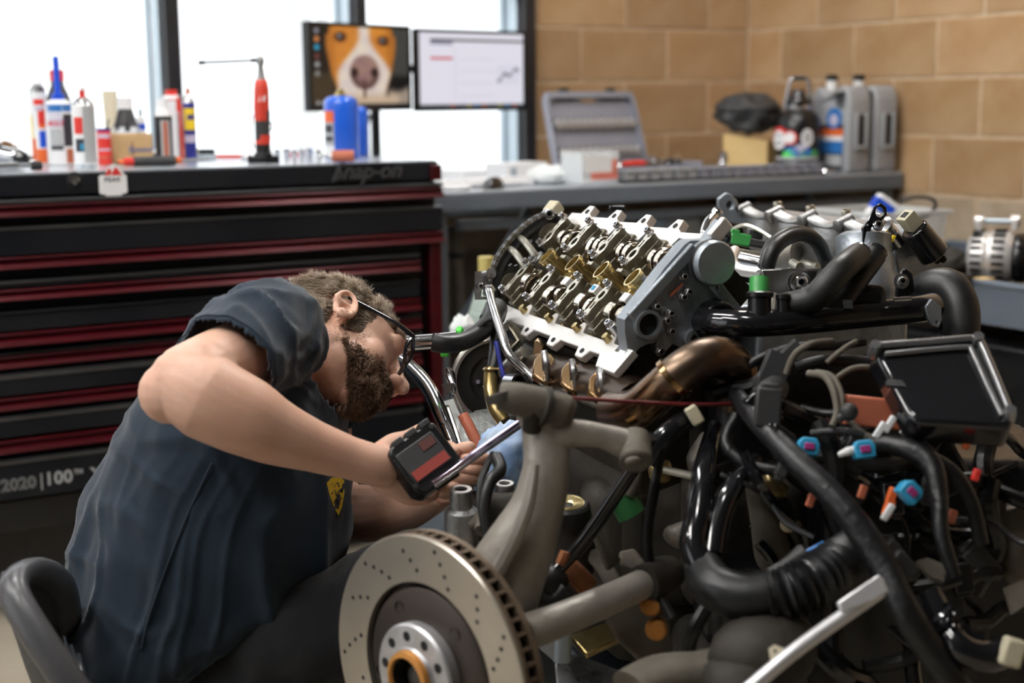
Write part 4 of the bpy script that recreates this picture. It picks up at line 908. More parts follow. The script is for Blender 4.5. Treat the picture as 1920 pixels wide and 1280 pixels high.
zt_ = KZ-.0925
# board the loose parts lie on
mb = MB(); mb.box((KX+.38, 2.55, zt_+.035), (.62, 1.3, .066)); mb.build('x', MT['grime']) if 0 else tag(mb.build('parts_board', MT['plastic_black'], bev=.006), 'flat black parts tray lying in the cart', 'tray'); zb = zt_+.069
p = P(1868, 500, 3.95); al = thing('alternator', 'silver finned alternator with a black pulley end on the cart', 'alternator', (p.x, p.y, zb+.001))
ax = V((.55, -.84, 0)).normalized(); c = V((p.x, p.y, zb+.078)); Ta = zframe(c, ax, (0, 0, 1)); R_ = .072
mb = MB(Ta); mb.lathe([(0, -.075), (R_*.7, -.075), (R_*.95, -.062), (R_, -.03), (R_*.98, -.028), (R_*.98, -.018), (R_*1.02, -.016), (R_*1.02, .03), (R_*.9, .045), (R_*.6, .05), (0, .05)], 36); mb.build('housing', MT['machined'], al)
for rr, z0_, z1_ in ((R_*1.0, -.062, -.034), (R_*1.03, -.006, .026)):
    for i in range(22):
        a = 2*PI*i/22; mb = MB(Ta @ rz(a)); mb.box((rr*.985, 0, (z0_+z1_)/2), (.012, .0075, z1_-z0_)); mb.build('vent_slot', MT['hole_dark'], al)
mb = MB(Ta); mb.lathe([(0, .05), (R_*.92, .05), (R_*.95, .056), (R_*.93, .075), (R_*.75, .085), (R_*.3, .09), (0, .09)], 32); mb.build('end_cover', MT['plastic_black'], al, ang=50)
mb = MB(Ta); mb.lathe([(0, .09), (.028, .09), (.028, .12), (0, .12)], 20); mb.build('pulley', MT['rubber_grey'], al)
for z0_, off in ((-.05, .088), (.045, .092)):
    mb = MB(Ta); mb.box((off, .0, z0_), (.034, .034, .018)); mb.cyl((off+.012, 0, z0_-.014), (off+.012, 0, z0_+.014), .014, n=14); mb.build('mount_ear', MT['machined'], al, bev=.004)
mb = MB(Ta); mb.cyl((.1, 0, -.04), (.1, 0, .036), .0075, n=10); mb.build('spacer_bolt', MT['frame_alu'], al)
# clutter beside the alternator
p = P(1800, 505, 3.85); t = thing('sensor_box', 'small tan and black relay block left of the alternator', 'relay', (p.x, p.y, zb+.001)); mb = MB(tr(p.x, p.y, zb+.001)); mb.box((0, 0, .024), (.05, .05, .038)); mb.build('base', MT['plastic_black'], t, bev=.003); mb = MB(tr(p.x, p.y, zb+.001)); mb.box((.05, -.04, .018), (.045, .04, .032)); mb.build('block', MT['yellow_card'], t, bev=.002)
p = P(1768, 490, 3.95); mb = blob(MB(), V((p.x+.04, p.y, zb+.06)), (.036, .036, .036), .25, 11); tag(mb.build('bracket', MT['grime'], ang=180), 'grimy cast bracket lying left of the alternator', 'bracket')
# translucent tote with lid, blue-white carton and strap
p = P(1640, 430, 3.98); zt = onp(1640, 392, 1, 3.2).z; t = thing('storage_tote', 'translucent plastic tote behind the far cylinder head', 'tote', (3.20, 3.20, zb+.001), 0)
hh = max(zt-zb, .12); TW, TD = .27, .30
mb = MB(); mb.box((0, 0, .004), (TW*.88, TD*.88, .006)); T0 = None
vs = []; fs = []
for z, f_ in ((.004, .88), (hh, 1.0)):
    for sx, sy in ((-1, -1), (1, -1), (1, 1), (-1, 1)): vs.append((sx*TW/2*f_, sy*TD/2*f_, z))
for i in range(4): fs.append((i, (i+1) % 4, 4+(i+1) % 4, 4+i))
mb.add(vs, fs); mb.build('tub', MT['frost'], t, local=True)
mb = MB(); mb.prism([(-TW/2-.012, -TD/2-.012), (TW/2+.012, -TD/2-.012), (TW/2+.012, TD/2+.012), (-TW/2-.012, TD/2+.012)], hh-.012, hh, holes=[[(-TW/2, -TD/2), (TW/2, -TD/2), (TW/2, TD/2), (-TW/2, TD/2)]]); mb.build('rim', MT['frost'], t, local=True, bev=.002)
q = P(1652, 398, 4.25); T = tr(q.x, q.y, q.z+.012) @ rz(-.5) @ MX.Rotation(.6, 4, 'Y'); t = thing('cleaner_carton', 'white and blue carton sticking out of the tote', 'carton', q-V((0, 0, .06)))
mb = MB(T); mb.box((0, 0, -.02), (.06, .05, .11)); mb.build('carton', MT['white'], t, bev=.003); mb = MB(T); mb.box((0, 0, .004), (.062, .052, .035)); mb.build('band', MT['blue'], t)
mb = MB(); mb.tube([P(1690, 377, 4.3), P(1715, 369, 4.3), P(1745, 372, 4.3), P(1754, 385, 4.3), P(1742, 402, 4.3), P(1715, 412, 4.3), P(1690, 418, 4.3)], .016, n=8, flat=.35, twist=(0, 0, 1)); tag(mb.build('strap', MT['rubber']), 'curled black strap hanging over the tote rim', 'strap')
# ------------------------------------------------------------------ the engine
TH = -.15
EA = V((math.sin(TH), -math.cos(TH), 0)); EB = V((math.cos(TH), math.sin(TH), 0)); ZZ = V((0, 0, 1))
ES = (EB+ZZ).normalized(); EN = (ZZ-EB).normalized()
HO = P(930, 578, 2.565); HL_, HW = .475, .212
def H(u, v, w_): return HO+EA*u+ES*v+EN*w_
HT = MX((EA, ES, EN)).transposed().to_4x4(); HT.translation = HO
def onpl(x, y, O, n):
    r = FW+RT*((x-960)/FPX)+UP*((640-y)/FPX); return EYE+r*((V(O)-EYE).dot(n)/r.dot(n))
def plate(mb, pxs, O, n, th, holes=(), m=0, mside=None):
    "outline seen at pixels, on the plane through O with normal n (towards the viewer), th thick behind it"
    n = V(n).normalized(); T = zframe(O, n, (0, 0, 1)); Ti = T.inverted()
    loc = lambda q: (lambda p: (p.x, p.y))(Ti @ onpl(q[0], q[1], O, n))
    return mb.prism([loc(q) for q in pxs], -th, 0, m, T, [[loc(q) for q in h] for h in holes], mside)
def circ(cx, cy, rx, ry=None, n=18, a=0): return [(cx+rx*math.cos(2*PI*i/n+a), cy+(ry or rx)*math.sin(2*PI*i/n+a)) for i in range(n)]
eb0 = P(1300, 800, 2.45); eng = thing('engine', 'stripped V8 engine with the near cylinder head and camshafts bared', 'engine', (eb0.x, eb0.y, .30))
def E_(mb, name, mt, parent=None, **k): return mb.build(name, MT[mt] if isinstance(mt, str) else [MT[x] for x in mt], parent or eng, **k)
def bolt(mb, p, n, r, h, m=0, hexa=True, hole=True, mh=1):
    T = zframe(p, n); mb.lathe([(0, h), (r*.55, h), (r*.55, h*.45), (0, h*.45)] if 0 else [(r*1.25, 0), (r*1.25, h*.25), (r, h*.3), (r, h*.85), (r*.85, h), (r*.5, h)], 12, m, T)
    mb.lathe([(r*.5, h), (r*.42, h*.5), (0, h*.5)], 6, mh, T)
# --- near head: casting, cavity, rails
mb = MB(HT)
mb.prism([(-.01, -.006), (HL_+.02, -.006), (HL_+.02, HW+.008), (-.01, HW+.008)], -.11, -.042); mb.box((-.006, HW/2, -.04), (.012, HW, .08)); mb.box((HL_+.016, HW/2, -.05), (.012, HW, .10))
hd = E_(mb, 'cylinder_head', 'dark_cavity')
mb = MB(HT); mb.box((HL_/2, .004, -.036), (HL_+.02, .014, .066)); E_(mb, 'head_wall', 'cap_alu', hd)
mb = MB(HT); mb.box((HL_/2, HW, -.036), (HL_+.02, .014, .066)); E_(mb, 'head_wall', 'cap_alu', hd)
mb = MB(HT); mb.grid(lambda u, v: (u*HL_, .01+v*(HW-.02), -.03+.008*noise.noise(V((u*18, v*9, 1)))+.006*math.sin(u*53)), 60, 24); E_(mb, 'valley', 'oily', hd, ang=180)
lo = [(-.022, .016), (-.022, -.006), (-.004, -.014)]
for i in range(4):
    c = .065+.111*i; lo += [(c-.022, -.014), (c-.012, -.030), (c+.012, -.030), (c+.020, -.014)]
lo += [(.452, -.014), (.468, -.034), (.53, -.034), (.53, .012)]
for i in range(3, -1, -1):
    c = .115+.111*i; lo += [(c+.016, .012), (c+.006, .030), (c-.006, .030), (c-.016, .012)]
mb = MB(HT); mb.prism(lo, -.014, 0); E_(mb, 'gasket_rail', 'machined', hd, bev=.002)
for i in range(4):
    mb = MB(HT); mb.cyl((.065+.111*i, -.018, -.002), (.065+.111*i, -.018, .0015), .0045, n=10); E_(mb, 'bolt_hole', 'hole_dark', hd)
    mb = MB(HT); mb.cyl((.115+.111*i, .012, -.02), (.115+.111*i, .014, .012), .009, .006, n=8); E_(mb, 'stud', 'brass_oil', hd)
hi = [(-.03, HW-.012), (.5, HW-.012), (.5, HW+.022)]
for i in range(4, -1, -1):
    c = .025+.111*i; hi += [(c+.030, HW+.018), (c+.016, HW+.024), (c+.010, HW+.042), (c-.010, HW+.042), (c-.018, HW+.022)]
hi += [(-.03, HW+.02)]
mb = MB(HT); mb.prism(hi, -.014, 0); E_(mb, 'gasket_rail', 'machined', hd, bev=.002)
for i in range(5):
    mb = MB(HT); mb.cyl((.025+.111*i, HW+.028, -.002), (.025+.111*i, HW+.028, .0015), .0048, n=10); E_(mb, 'bolt_hole', 'hole_dark', hd)
    if i < 4:
        mb = MB(HT); mb.prism([(.062+.111*i, HW-.012), (.105+.111*i, HW-.012), (.100+.111*i, HW+.006), (.066+.111*i, HW+.006)], -.02, .0006); E_(mb, 'rail_pocket', 'hole_dark', hd)
# --- camshafts with lobes
def camshaft(v, offs, w0=-.004):
    mb = MB(HT); mb.cyl((-.01, v, w0), (HL_+.01, v, w0), .0115, n=16); cs = E_(mb, 'camshaft', 'cam_steel', hd)
    for i in range(4):
        for o_, an, rr, th in offs:
            u = .049+.111*i+o_; mb = MB(HT); n_ = 28; pts = []
            for k_ in range(n_):
                q = 2*PI*k_/n_; r = rr*(1+.34*max(0, math.cos(q-an-i*1.3))**3); pts.append((r*math.cos(q), r*math.sin(q)))
            T = MX(((0, 0, 1, u-th/2), (1, 0, 0, v), (0, 1, 0, w0), (0, 0, 0, 1))); mb.prism(pts, 0, th, T=T); E_(mb, 'lobe', 'cam_steel', cs, bev=.0012, ang=40)
camshaft(.057, [(.042, 1.2, .0235, .021), (.068, .4, .0185, .012)], .003)
camshaft(.167, [(.030, 1.9, .0225, .014), (.052, 2.4, .0225, .014), (.074, .5, .018, .010)], .003)
# --- bearing caps
def cap(u, v0, v1, flip):
    cu = .0115; Lc = v1-v0
    def P2(x, y): return (u+x, v0+y*Lc if not flip else v1-y*Lc)
    side = []
    ol = [(-.0075, -.06), (.0075, -.06), (.0095, .10), (.0065, .22), (.0065, .48), (.0120, .62), (.0125, .76), (.0095, .90), (.0075, 1.06), (-.0075, 1.06), (-.0095, .90), (-.0125, .76), (-.0120, .62), (-.0065, .48), (-.0065, .22), (-.0095, .10)]
    holes = [[(.0068*math.cos(q), .70+.125*math.sin(q)) for q in [2*PI*i/16 for i in range(16)]], [(-.0026, .24), (.0026, .24), (.0026, .46), (-.0026, .46)]]
    if flip: holes = [[(x, y) for x, y in h] for h in holes]
    mb = MB(HT); mb.prism([P2(*p) for p in ol], .016, .030, 0, None, [[P2(*p) for p in h] for h in holes], mside=1); c = E_(mb, 'cam_cap', ['cap_face', 'cap_alu'], hd, bev=.0008, seg=1)
    mb = MB(HT); cen = (v0+v1)/2
    mb.prism([(u-.010, v0-.010), (u+.012, v0-.010), (u+.012, v1+.010), (u-.010, v1+.010)], -.03, .006); mb.prism([(u-.0085, v0-.004), (u+.0095, v0-.004), (u+.0095, v1+.004), (u-.0085, v1+.004)], .006, .0165); E_(mb, 'cap_base', 'cap_alu', c, bev=.002)
    for vv in (v0-.001, v1+.001):
        mb = MB(); bolt(mb, H(u, vv, .029), EN, .0058, .0115); E_(mb, 'bolt', ['bolt', 'hole_dark'], c)
for i in range(4):
    cap(.049+.1107*i, .026, .088, False); cap(.036+.1110*i, .136, .197, True)
for uu, vv in ((.455, .030), (.478, .098), (.470, .150), (.440, .120)):
    mb = MB(); mb.cyl(H(uu, vv, -.03), H(uu, vv, .016), .011, .008, n=12); bolt(mb, H(uu, vv, .015), EN, .0065, .012); E_(mb, 'bolt', ['bolt', 'hole_dark'], hd)
# --- spark plug tubes and coil tabs
for i in range(4):
    u = .098+.111*i; mb = MB(HT)
    mb.lathe([(.0155, -.05), (.0155, .022), (.0180, .024), (.0180, .031), (.0150, .031), (.0140, .02), (.0140, -.01), (0, -.012)], 24, T=tr(u, .113, 0) @ MX.Rotation(-.12, 4, 'Y')); E_(mb, 'plug_tube', 'brass_oil', hd)
    if i > 0:
        mb = MB(HT); mb.box((u-.004, .083, .004), (.020, .016, .03)); E_(mb, 'tag', 'white_plastic', hd, bev=.001)
        if i == 2: mb = MB(HT); mb.box((u-.004, .083, .0195), (.009, .008, .002)); E_(mb, 'mark', 'blue_conn', hd)
    mb = MB(HT); mb.cyl((u+.026, .136, -.02), (u+.020, .130, .014), .007, .004, n=8); mb.box((u+.020, .128, .014), (.018, .006, .004)); E_(mb, 'spring_clip', 'cap_face', hd)
    mb = MB(HT); mb.box((u-.005, .083, -.018), (.045, .026, .02)); mb.box((u+.03, .113, -.02), (.03, .02, .02)); E_(mb, 'rocker_block', 'oily', hd, bev=.004)
# --- timing chain at the rear end
pth = [(-.004, -.020), (.006, .012), (.03, .040), (.065, .056), (.105, .062), (.145, .060), (.18, .050), (.205, .034)]
cp, _ = spline([V((a, b, 0)) for a, b in pth], 14)
ch = E_(MB().tube([H(-.012, a.x, a.y-.008) for a in cp[::6]], .006, n=6, sub=2), 'timing_chain', 'rubber')
acc = 0; last = cp[0]; idx = 0
mbp = {}
for i in range(1, len(cp)):
    acc += (cp[i]-cp[i-1]).length
    if acc > .0062:
        acc = 0; q = cp[i]; t_ = (cp[i]-last).normalized(); last = q; idx += 1
        pos = H(-.012, q.x, q.y); d = (ES*t_.x+EN*t_.y).normalized(); T = frame(pos, d, EA)
        for s_ in (-.0045, .0045):
            mb = MB(T); mb.box((0, 0, s_), (.0088, .0072, .0014)); E_(mb, 'link', 'steel' if idx % 2 else 'cap_alu', ch)
        mb = MB(T); mb.cyl((0, 0, -.006), (0, 0, .006), .0022, n=8); E_(mb, 'pin', 'steel', ch)
gd = MB(); gd.tube([H(-.012, a.x, a.y-.018) for a in cp[6::8]], .008, n=8, sub=2); E_(gd, 'chain_guide', 'rubber')
for v_, w_, r_ in ((.050, .004, .040), (.168, .012, .040)):
    mb = MB(); n_ = 22; pts = []
    for k_ in range(n_*2): q = PI*k_/n_; rr = r_ if k_ % 2 else r_*.9; pts.append((rr*math.cos(q), rr*math.sin(q)))
    T = MX((ES, EN, EA)).transposed().to_4x4(); T.translation = H(-.016, v_, w_); mb.prism(pts, 0, .008, T=T); E_(mb, 'sprocket', 'pulley')
    mb = MB(T); mb.lathe([(0, .02), (.008, .02), (.010, .014), (.022, .012), (.024, .008)], 20); E_(mb, 'sprocket_hub', 'cap_alu')
# tensioner arms between the sprockets
for v_ in (.098, .125):
    mb = MB(); mb.tube([H(-.01, v_, .052), H(.012, v_-.004, .044), H(.03, v_-.012, .022), H(.035, v_-.016, .0)], [.006, .007, .007, .006], n=8); E_(mb, 'tensioner_arm', 'cap_face')
mb = MB(); mb.cyl(H(.035, .112, -.02), H(.035, .112, .02), .014, n=14); bolt(mb, H(.035, .104, .02), EN, .006, .01); E_(mb, 'tensioner', ['cast_alu', 'hole_dark'])
# sensor with a beige plug and silver cam adjuster bracket at the top rear corner
a = P(1000, 442, 2.60); b = P(1031, 402, 2.62); mb = MB(); mb.cyl(a, b, .0145, n=14); E_(mb, 'cam_sensor', 'steel'); mb = MB(); T = frame(b.lerp(a, -.05), (b-a)); mb.box((.010, 0, 0), (.026, .026, .024), T=T); E_(mb, 'sensor_plug', 'beige_plug', bev=.003)
mb = MB(); T = frame(P(992, 428, 2.60), RT+UP*.2); mb.box((0, 0, 0), (.022, .02, .018), T=T); mb.cyl(P(985, 424, 2.59), P(1000, 436, 2.60), .010, n=12); E_(mb, 'sensor_boss', 'machined', bev=.003)
mb = MB(); bolt(mb, P(1030, 402, 2.585), -FW, .008, .012); E_(mb, 'bolt', ['bolt', 'hole_dark'])
# steel bracket and dipstick tube at the rear lower corner
O = P(912, 535, 2.58); mb = MB(); plate(mb, [(890, 509), (930, 506), (932, 522), (905, 530), (902, 556), (928, 556), (928, 561), (891, 562)], O, -FW+RT*.3, .003); plate(mb, [(896, 528), (926, 518), (926, 548), (908, 548)], O+FW*.02, -FW, .004); E_(mb, 'steel_bracket', 'satin')
mb = MB(); mb.cyl(P(921, 512, 2.56), P(931, 508, 2.58), .010, n=12); bolt(mb, P(902, 536, 2.57), -FW, .005, .006); bolt(mb, P(911, 549, 2.57), -FW, .005, .006); E_(mb, 'bolt', ['steel', 'hole_dark'])
mb = MB(); mb.tube([P(917, 544, 2.44), P(926, 580, 2.40), P(942, 630, 2.36), P(955, 665, 2.34), P(985, 695, 2.33), P(1005, 712, 2.32)], [.0078]*6, n=12); mb.tube([P(912, 543, 2.44), P(919, 541, 2.44), P(922, 548, 2.44)], .008, n=8, sub=2); E_(mb, 'dipstick_tube', 'steel')
# --- front cover of the near bank
FO = H(.515, .10, -.03); FN = EA
ol = [(1171, 599), (1197, 566), (1247, 501), (1283, 459), (1294, 451), (1322, 450), (1330, 449), (1356, 413), (1364, 416), (1372, 443), (1368, 466), (1350, 491), (1346, 518), (1334, 532), (1367, 560), (1372, 580), (1358, 587), (1345, 572), (1338, 600), (1340, 630), (1308, 652), (1279, 652), (1262, 644), (1240, 667), (1229, 659), (1233, 641), (1211, 646), (1199, 652), (1180, 676), (1168, 672), (1176, 651), (1172, 626)]
mb = MB(); plate(mb, ol, FO, FN, .028, holes=[circ(1363, 448, 6, 7, 12)]); fc = E_(mb, 'front_cover', 'cast_blue', bev=.003)
pf = lambda x, y, o=0: onpl(x, y, FO, FN)+FN*o
def fring(cx, cy, r0, r1, h0, m_='cast_blue', name='ring', inner=None, depth=.01):
    T = zframe(pf(cx, cy), FN, (0, 0, 1)); q = FPX/((pf(cx, cy)-EYE).dot(FW))/.86
    mb = MB(T); mb.lathe([(r1/q, -.004), (r1/q, h0), (r0/q, h0), (r0/q, h0-depth)], 28); E_(mb, name, m_, fc)
    mb = MB(T); mb.lathe([(0, h0-depth), (r0/q*1.01, h0-depth)], 24); E_(mb, name+'_bore', inner or 'hole_dark', fc)
fring(1211, 607, 25, 32, .012, name='bearing_ring', depth=.010)
fring(1296, 633, 9, 20, .010, name='boss')
fring(1283, 549, 15, 19, .003, name='pocket', depth=.008, inner='dark_cavity'); fring(1250, 592, 13, 17, .003, name='pocket', depth=.008, inner='dark_cavity')
T = zframe(pf(1325, 490), FN, (0, 0, 1)); mb = MB(T); mb.lathe([(.034, -.004), (.034, .026), (.031, .030), (0, .030)], 28); E_(mb, 'adjuster_cap', 'cast_blue', fc)
mb = MB(T); mb.lathe([(.0345, .010), (.0352, .012), (.0352, .018), (.0345, .020)], 28); E_(mb, 'cap_groove', 'rubber', fc)
mb = MB(); a = pf(1300, 462, .004); b = pf(1180, 596, .004); T = frame(a, b-a, FN); L = (b-a).length; mb.box((L/2, 0, 0), (L, .018, .010), T=T); E_(mb, 'edge_rib', 'cast_blue', fc, bev=.003)
for x, y in ((1280, 517), (1257, 620), (1229, 573), (1340, 466), (1236, 658), (1178, 665), (1361, 560), (1289, 546), (1279, 556), (1248, 600), (1255, 586), (1309, 652)):
    mb = MB(); bolt(mb, pf(x, y, .001), FN, .0062, .008); E_(mb, 'bolt', ['bolt', 'hole_dark'], fc)
mb = MB(); plate(mb, [(1256, 552), (1272, 538), (1280, 530), (1283, 532), (1270, 546), (1258, 557)], FO+FN*.0035, FN, .002); E_(mb, 'paint_mark', 'terracotta', fc)
mb = MB(); plate(mb, [(1326, 530), (1345, 520), (1390, 575), (1375, 592)], FO+FN*.010+EB*.01, FN, .006, holes=[circ(1345, 540, 4, 5, 8)]); E_(mb, 'support_bracket', 'cast_blue', fc, bev=.002)
# lifting ear light edge
mb = MB(); a = pf(1331, 448, .006); b = pf(1360, 414, .006); T = frame(a, b-a, FN); L = (b-a).length; mb.box((L/2, 0, 0), (L, .022, .014), T=T); E_(mb, 'lifting_ear', 'machined', fc, bev=.003)
# water pump flange, black coolant pipe across the front, elbow
mb = MB(); c0 = P(1322, 600, 2.16); mb.cyl(c0+EA*-.02, c0+EA*.05, .034, n=22); E_(mb, 'pump_flange', 'plastic_black', bev=.004)
mb = MB(); mb.tube([P(1318, 602, 2.12), P(1350, 604, 2.08), P(1420, 606, 2.06), P(1520, 600, 2.08), P(1640, 588, 2.12), P(1720, 580, 2.14), P(1748, 574, 2.16)], [.020, .019, .020, .0195, .020, .021, .021], n=18); E_(mb, 'coolant_pipe', 'plastic_gloss')
mb = MB(); mb.tube([P(1728, 552, 2.24), P(1748, 538, 2.22), P(1780, 540, 2.20), P(1800, 575, 2.18), P(1803, 630, 2.17), P(1800, 680, 2.18)], [.027, .028, .030, .029, .027, .026], n=18); E_(mb, 'coolant_elbow', 'rubber')
mb = MB(); mb.lathe([(.024, 0), (.027, .002), (.027, .012), (.024, .014)], 20, T=zframe(P(1800, 600, 2.178), UP)); E_(mb, 'hose_clamp', 'rubber_grey')
mb = MB(); mb.cyl(P(1676, 562, 2.10), P(1708, 560, 2.10), .004, n=10); E_(mb, 'drain_plug', 'chrome')
# uprights on the pipe: black ports and a green-collared one
for x, y0, y1, r, mm in ((1424, 600, 556, .017, 'plastic_black'), (1468, 598, 560, .009, 'plastic_black')):
    mb = MB(); mb.tube([P(x, y0, 2.06), P(x, y1, 2.06)], r, n=16, sub=1); mb.lathe([(r, 0), (r*1.2, .002), (r*1.2, .008), (r, .01)], 16, T=zframe(P(x, y1+3, 2.06), UP)); E_(mb, 'pipe_port', mm)
mb = MB(); mb.tube([P(1423, 560, 2.075), P(1424, 522, 2.085)], .0145, n=16, sub=1); E_(mb, 'green_collar', 'green')
# --- far bank: scalloped valve cover wall
FBO = P(1392, 392, 2.86); LB = .46
def FB(u, h, o): return FBO+EA*u+(ZZ*.93-EB*.36).normalized()*(-h)+(-EB*.93-ZZ*.0)*o
dn = -(ZZ*.93-EB*.36).normalized(); on = EA.cross(dn).normalized(); on = on if on.dot(FW) < 0 else -on
ol = []
N_ = 4; seg_ = LB/N_
for i in range(N_):
    u0 = i*seg_
    ol += [(u0, -.010), (u0+.010, -.012), (u0+.018, -.004)]
    for k_ in range(1, 8): q = k_/8; ol.append((u0+.018+(seg_-.020)*q, .010*math.sin(PI*q)-.004))
ol += [(LB, -.010), (LB+.012, -.008), (LB+.012, .085), (-.004, .085), (-.006, -.004)]
T = MX((EA, dn, EA.cross(dn))).transposed().to_4x4(); T.translation = FBO
sgn = 1 if EA.cross(dn).dot(FW) < 0 else -1
mb = MB(T); mb.prism(ol, -.012*sgn, .012*sgn); fb = E_(mb, 'far_valve_cover', 'cast_alu', bev=.004)
for i in range(N_):
    u0 = i*seg_
    mb = MB(T); mb.lathe([(.009, -.016), (.012, -.014), (.012, .018), (.009, .020), (0, .020)], 14, T=tr(u0+.006, .0, 0) if sgn > 0 else tr(u0+.006, 0, 0) @ MX.Rotation(PI, 4, 'X')); E_(mb, 'bolt_boss', 'cast_alu', fb)
    mb = MB(T); mb.grid(lambda u, v: (u0+.02+(seg_-.028)*u, .012+v*.075, sgn*(.012+.022*math.sin(PI*u)**.6*math.sin(min(1, v*1.6)*PI/2))), 16, 8); E_(mb, 'cover_bulge', 'cast_alu', fb, ang=180)
    mb = MB(); pb = FBO+EA*(u0+.058)+dn*.016-on*.045; bolt(mb, pb-dn*-.0, (ZZ*.8-EB*.2), .009, .016); mb.cyl(pb+dn*.03, pb, .011, n=10); E_(mb, 'bolt', ['cap_face', 'hole_dark'], fb)
mb = MB(T); mb.box((LB/2, .11, -.05*sgn), (LB+.02, .14, .08)); E_(mb, 'far_cylinder_head', 'cast_alu', fb)
# lifting bracket at its rear end
O = P(1368, 395, 2.83); mb = MB(); plate(mb, [(1346, 372), (1361, 361), (1369, 362), (1382, 375), (1387, 385), (1384, 396), (1410, 420), (1400, 424), (1366, 418), (1352, 400), (1346, 386)], O, EA+EB*-.25, .012, holes=[circ(1368, 385, 6, 7, 12)]); E_(mb, 'lifting_bracket', 'cast_blue', bev=.003)
mb = MB(); mb.tube([P(1343, 402, 2.68), P(1328, 418, 2.66), P(1322, 440, 2.64), P(1326, 452, 2.64)], [.009, .0095, .0095, .009], n=12); mb.lathe([(.010, 0), (.011, .002), (.011, .008), (.009, .012)], 14, T=zframe(P(1342, 403, 2.68), P(1345, 398, 2.68)-P(1342, 403, 2.68))); E_(mb, 'coolant_stub', 'chrome')
# front end plate of the far bank with solenoid, coil and eye bracket
O2 = P(1700, 500, 2.36); n2_ = EA
mb = MB(); plate(mb, [(1676, 462), (1692, 452), (1700, 430), (1712, 430), (1740, 452), (1762, 448), (1760, 462), (1775, 482), (1774, 500), (1760, 506), (1755, 522), (1740, 530), (1722, 540), (1700, 560), (1680, 556), (1686, 520), (1680, 490)], O2, n2_, .02, holes=[]); E_(mb, 'far_front_cover', 'cast_blue', bev=.003)
mb = MB(); mb.cyl(P(1752, 478, 2.34), P(1713, 428, 2.32), .0255, .023, n=22); E_(mb, 'solenoid', 'plastic_gloss', bev=.003)
T = frame(P(1713, 424, 2.32), P(1713, 428, 2.32)-P(1752, 478, 2.34)); mb = MB(T); mb.box((.012, 0, 0), (.028, .026, .024)); mb.box((.026, 0, 0), (.002, .014, .012), m=1); E_(mb, 'solenoid_plug', ['beige_plug', 'hole_dark'], bev=.002)
for x, y in ((1762, 478), (1757, 488), (1768, 486)): mb = MB(); bolt(mb, P(x, y, 2.33), EA, .005, .004); E_(mb, 'bolt', ['hole_dark', 'hole_dark'])
mb = MB(); mb.cyl(P(1678, 455, 2.36), P(1657, 428, 2.34), .019, .016, n=18); mb.lathe([(.017, 0), (.019, .003), (.019, .008), (.010, .012), (.009, .03), (.006, .032), (0, .032)], 18, T=zframe(P(1657, 428, 2.34), P(1657, 428, 2.34)-P(1678, 455, 2.36))); E_(mb, 'pressure_sensor', 'satin')
mb = MB(); mb.box((0, 0, 0), (.012, .004, .02), T=frame(P(1672, 448, 2.318), UP*.7+RT*.4, -FW)); E_(mb, 'yellow_mark', 'yellow')
O3 = P(1640, 430, 2.26); mb = MB(); plate(mb, [(1617, 490), (1618, 425), (1628, 412), (1640, 388), (1652, 380), (1663, 388), (1664, 402), (1654, 414), (1642, 418), (1634, 428), (1632, 488)], O3, -FW+RT*.25, .006, holes=[circ(1650, 397, 8, 10, 14)]); E_(mb, 'eye_bracket', 'plastic_gloss', bev=.0015)
mb = MB(); bolt(mb, P(1646, 424, 2.25), -FW+UP*.3, .007, .010); E_(mb, 'bolt', ['chrome', 'hole_dark'])
# cylindrical thermostat/throttle body under it
mb = MB(); c0 = P(1622, 505, 2.30); T = zframe(P(1622, 556, 2.29), UP+FW*.1); mb = MB(T); mb.lathe([(0, -.01), (.050, -.01), (.052, .0), (.052, .035), (.048, .040), (.048, .065), (.044, .070), (.044, .098), (.035, .104), (0, .104)], 32); E_(mb, 'thermostat_housing', 'cast_blue', ang=50)
for x, y in ((1610, 553), (1690, 527)): mb = MB(); bolt(mb, P(x, y, 2.19), -FW, .007, .01); mb.lathe([(0, -.002), (.012, -.002), (.012, .002), (0, .002)], 14, T=zframe(P(x, y, 2.195), -FW)); E_(mb, 'bolt', ['bolt', 'hole_dark'])
mb = MB(); plate(mb, [(1690, 505), (1700, 503), (1712, 512), (1716, 545), (1700, 562), (1680, 556), (1682, 525)], P(1695, 530, 2.2), -FW, .012); E_(mb, 'sensor_mount', 'plastic_black', bev=.003)
mb = MB(); plate(mb, [(1748, 560), (1765, 575), (1766, 600), (1760, 614), (1748, 610), (1740, 595), (1735, 575)], P(1750, 590, 2.12), -FW+RT*.2, .008, holes=[circ(1757, 604, 3, 3, 8)]); E_(mb, 'mount_tab', 'cast_blue', bev=.002)
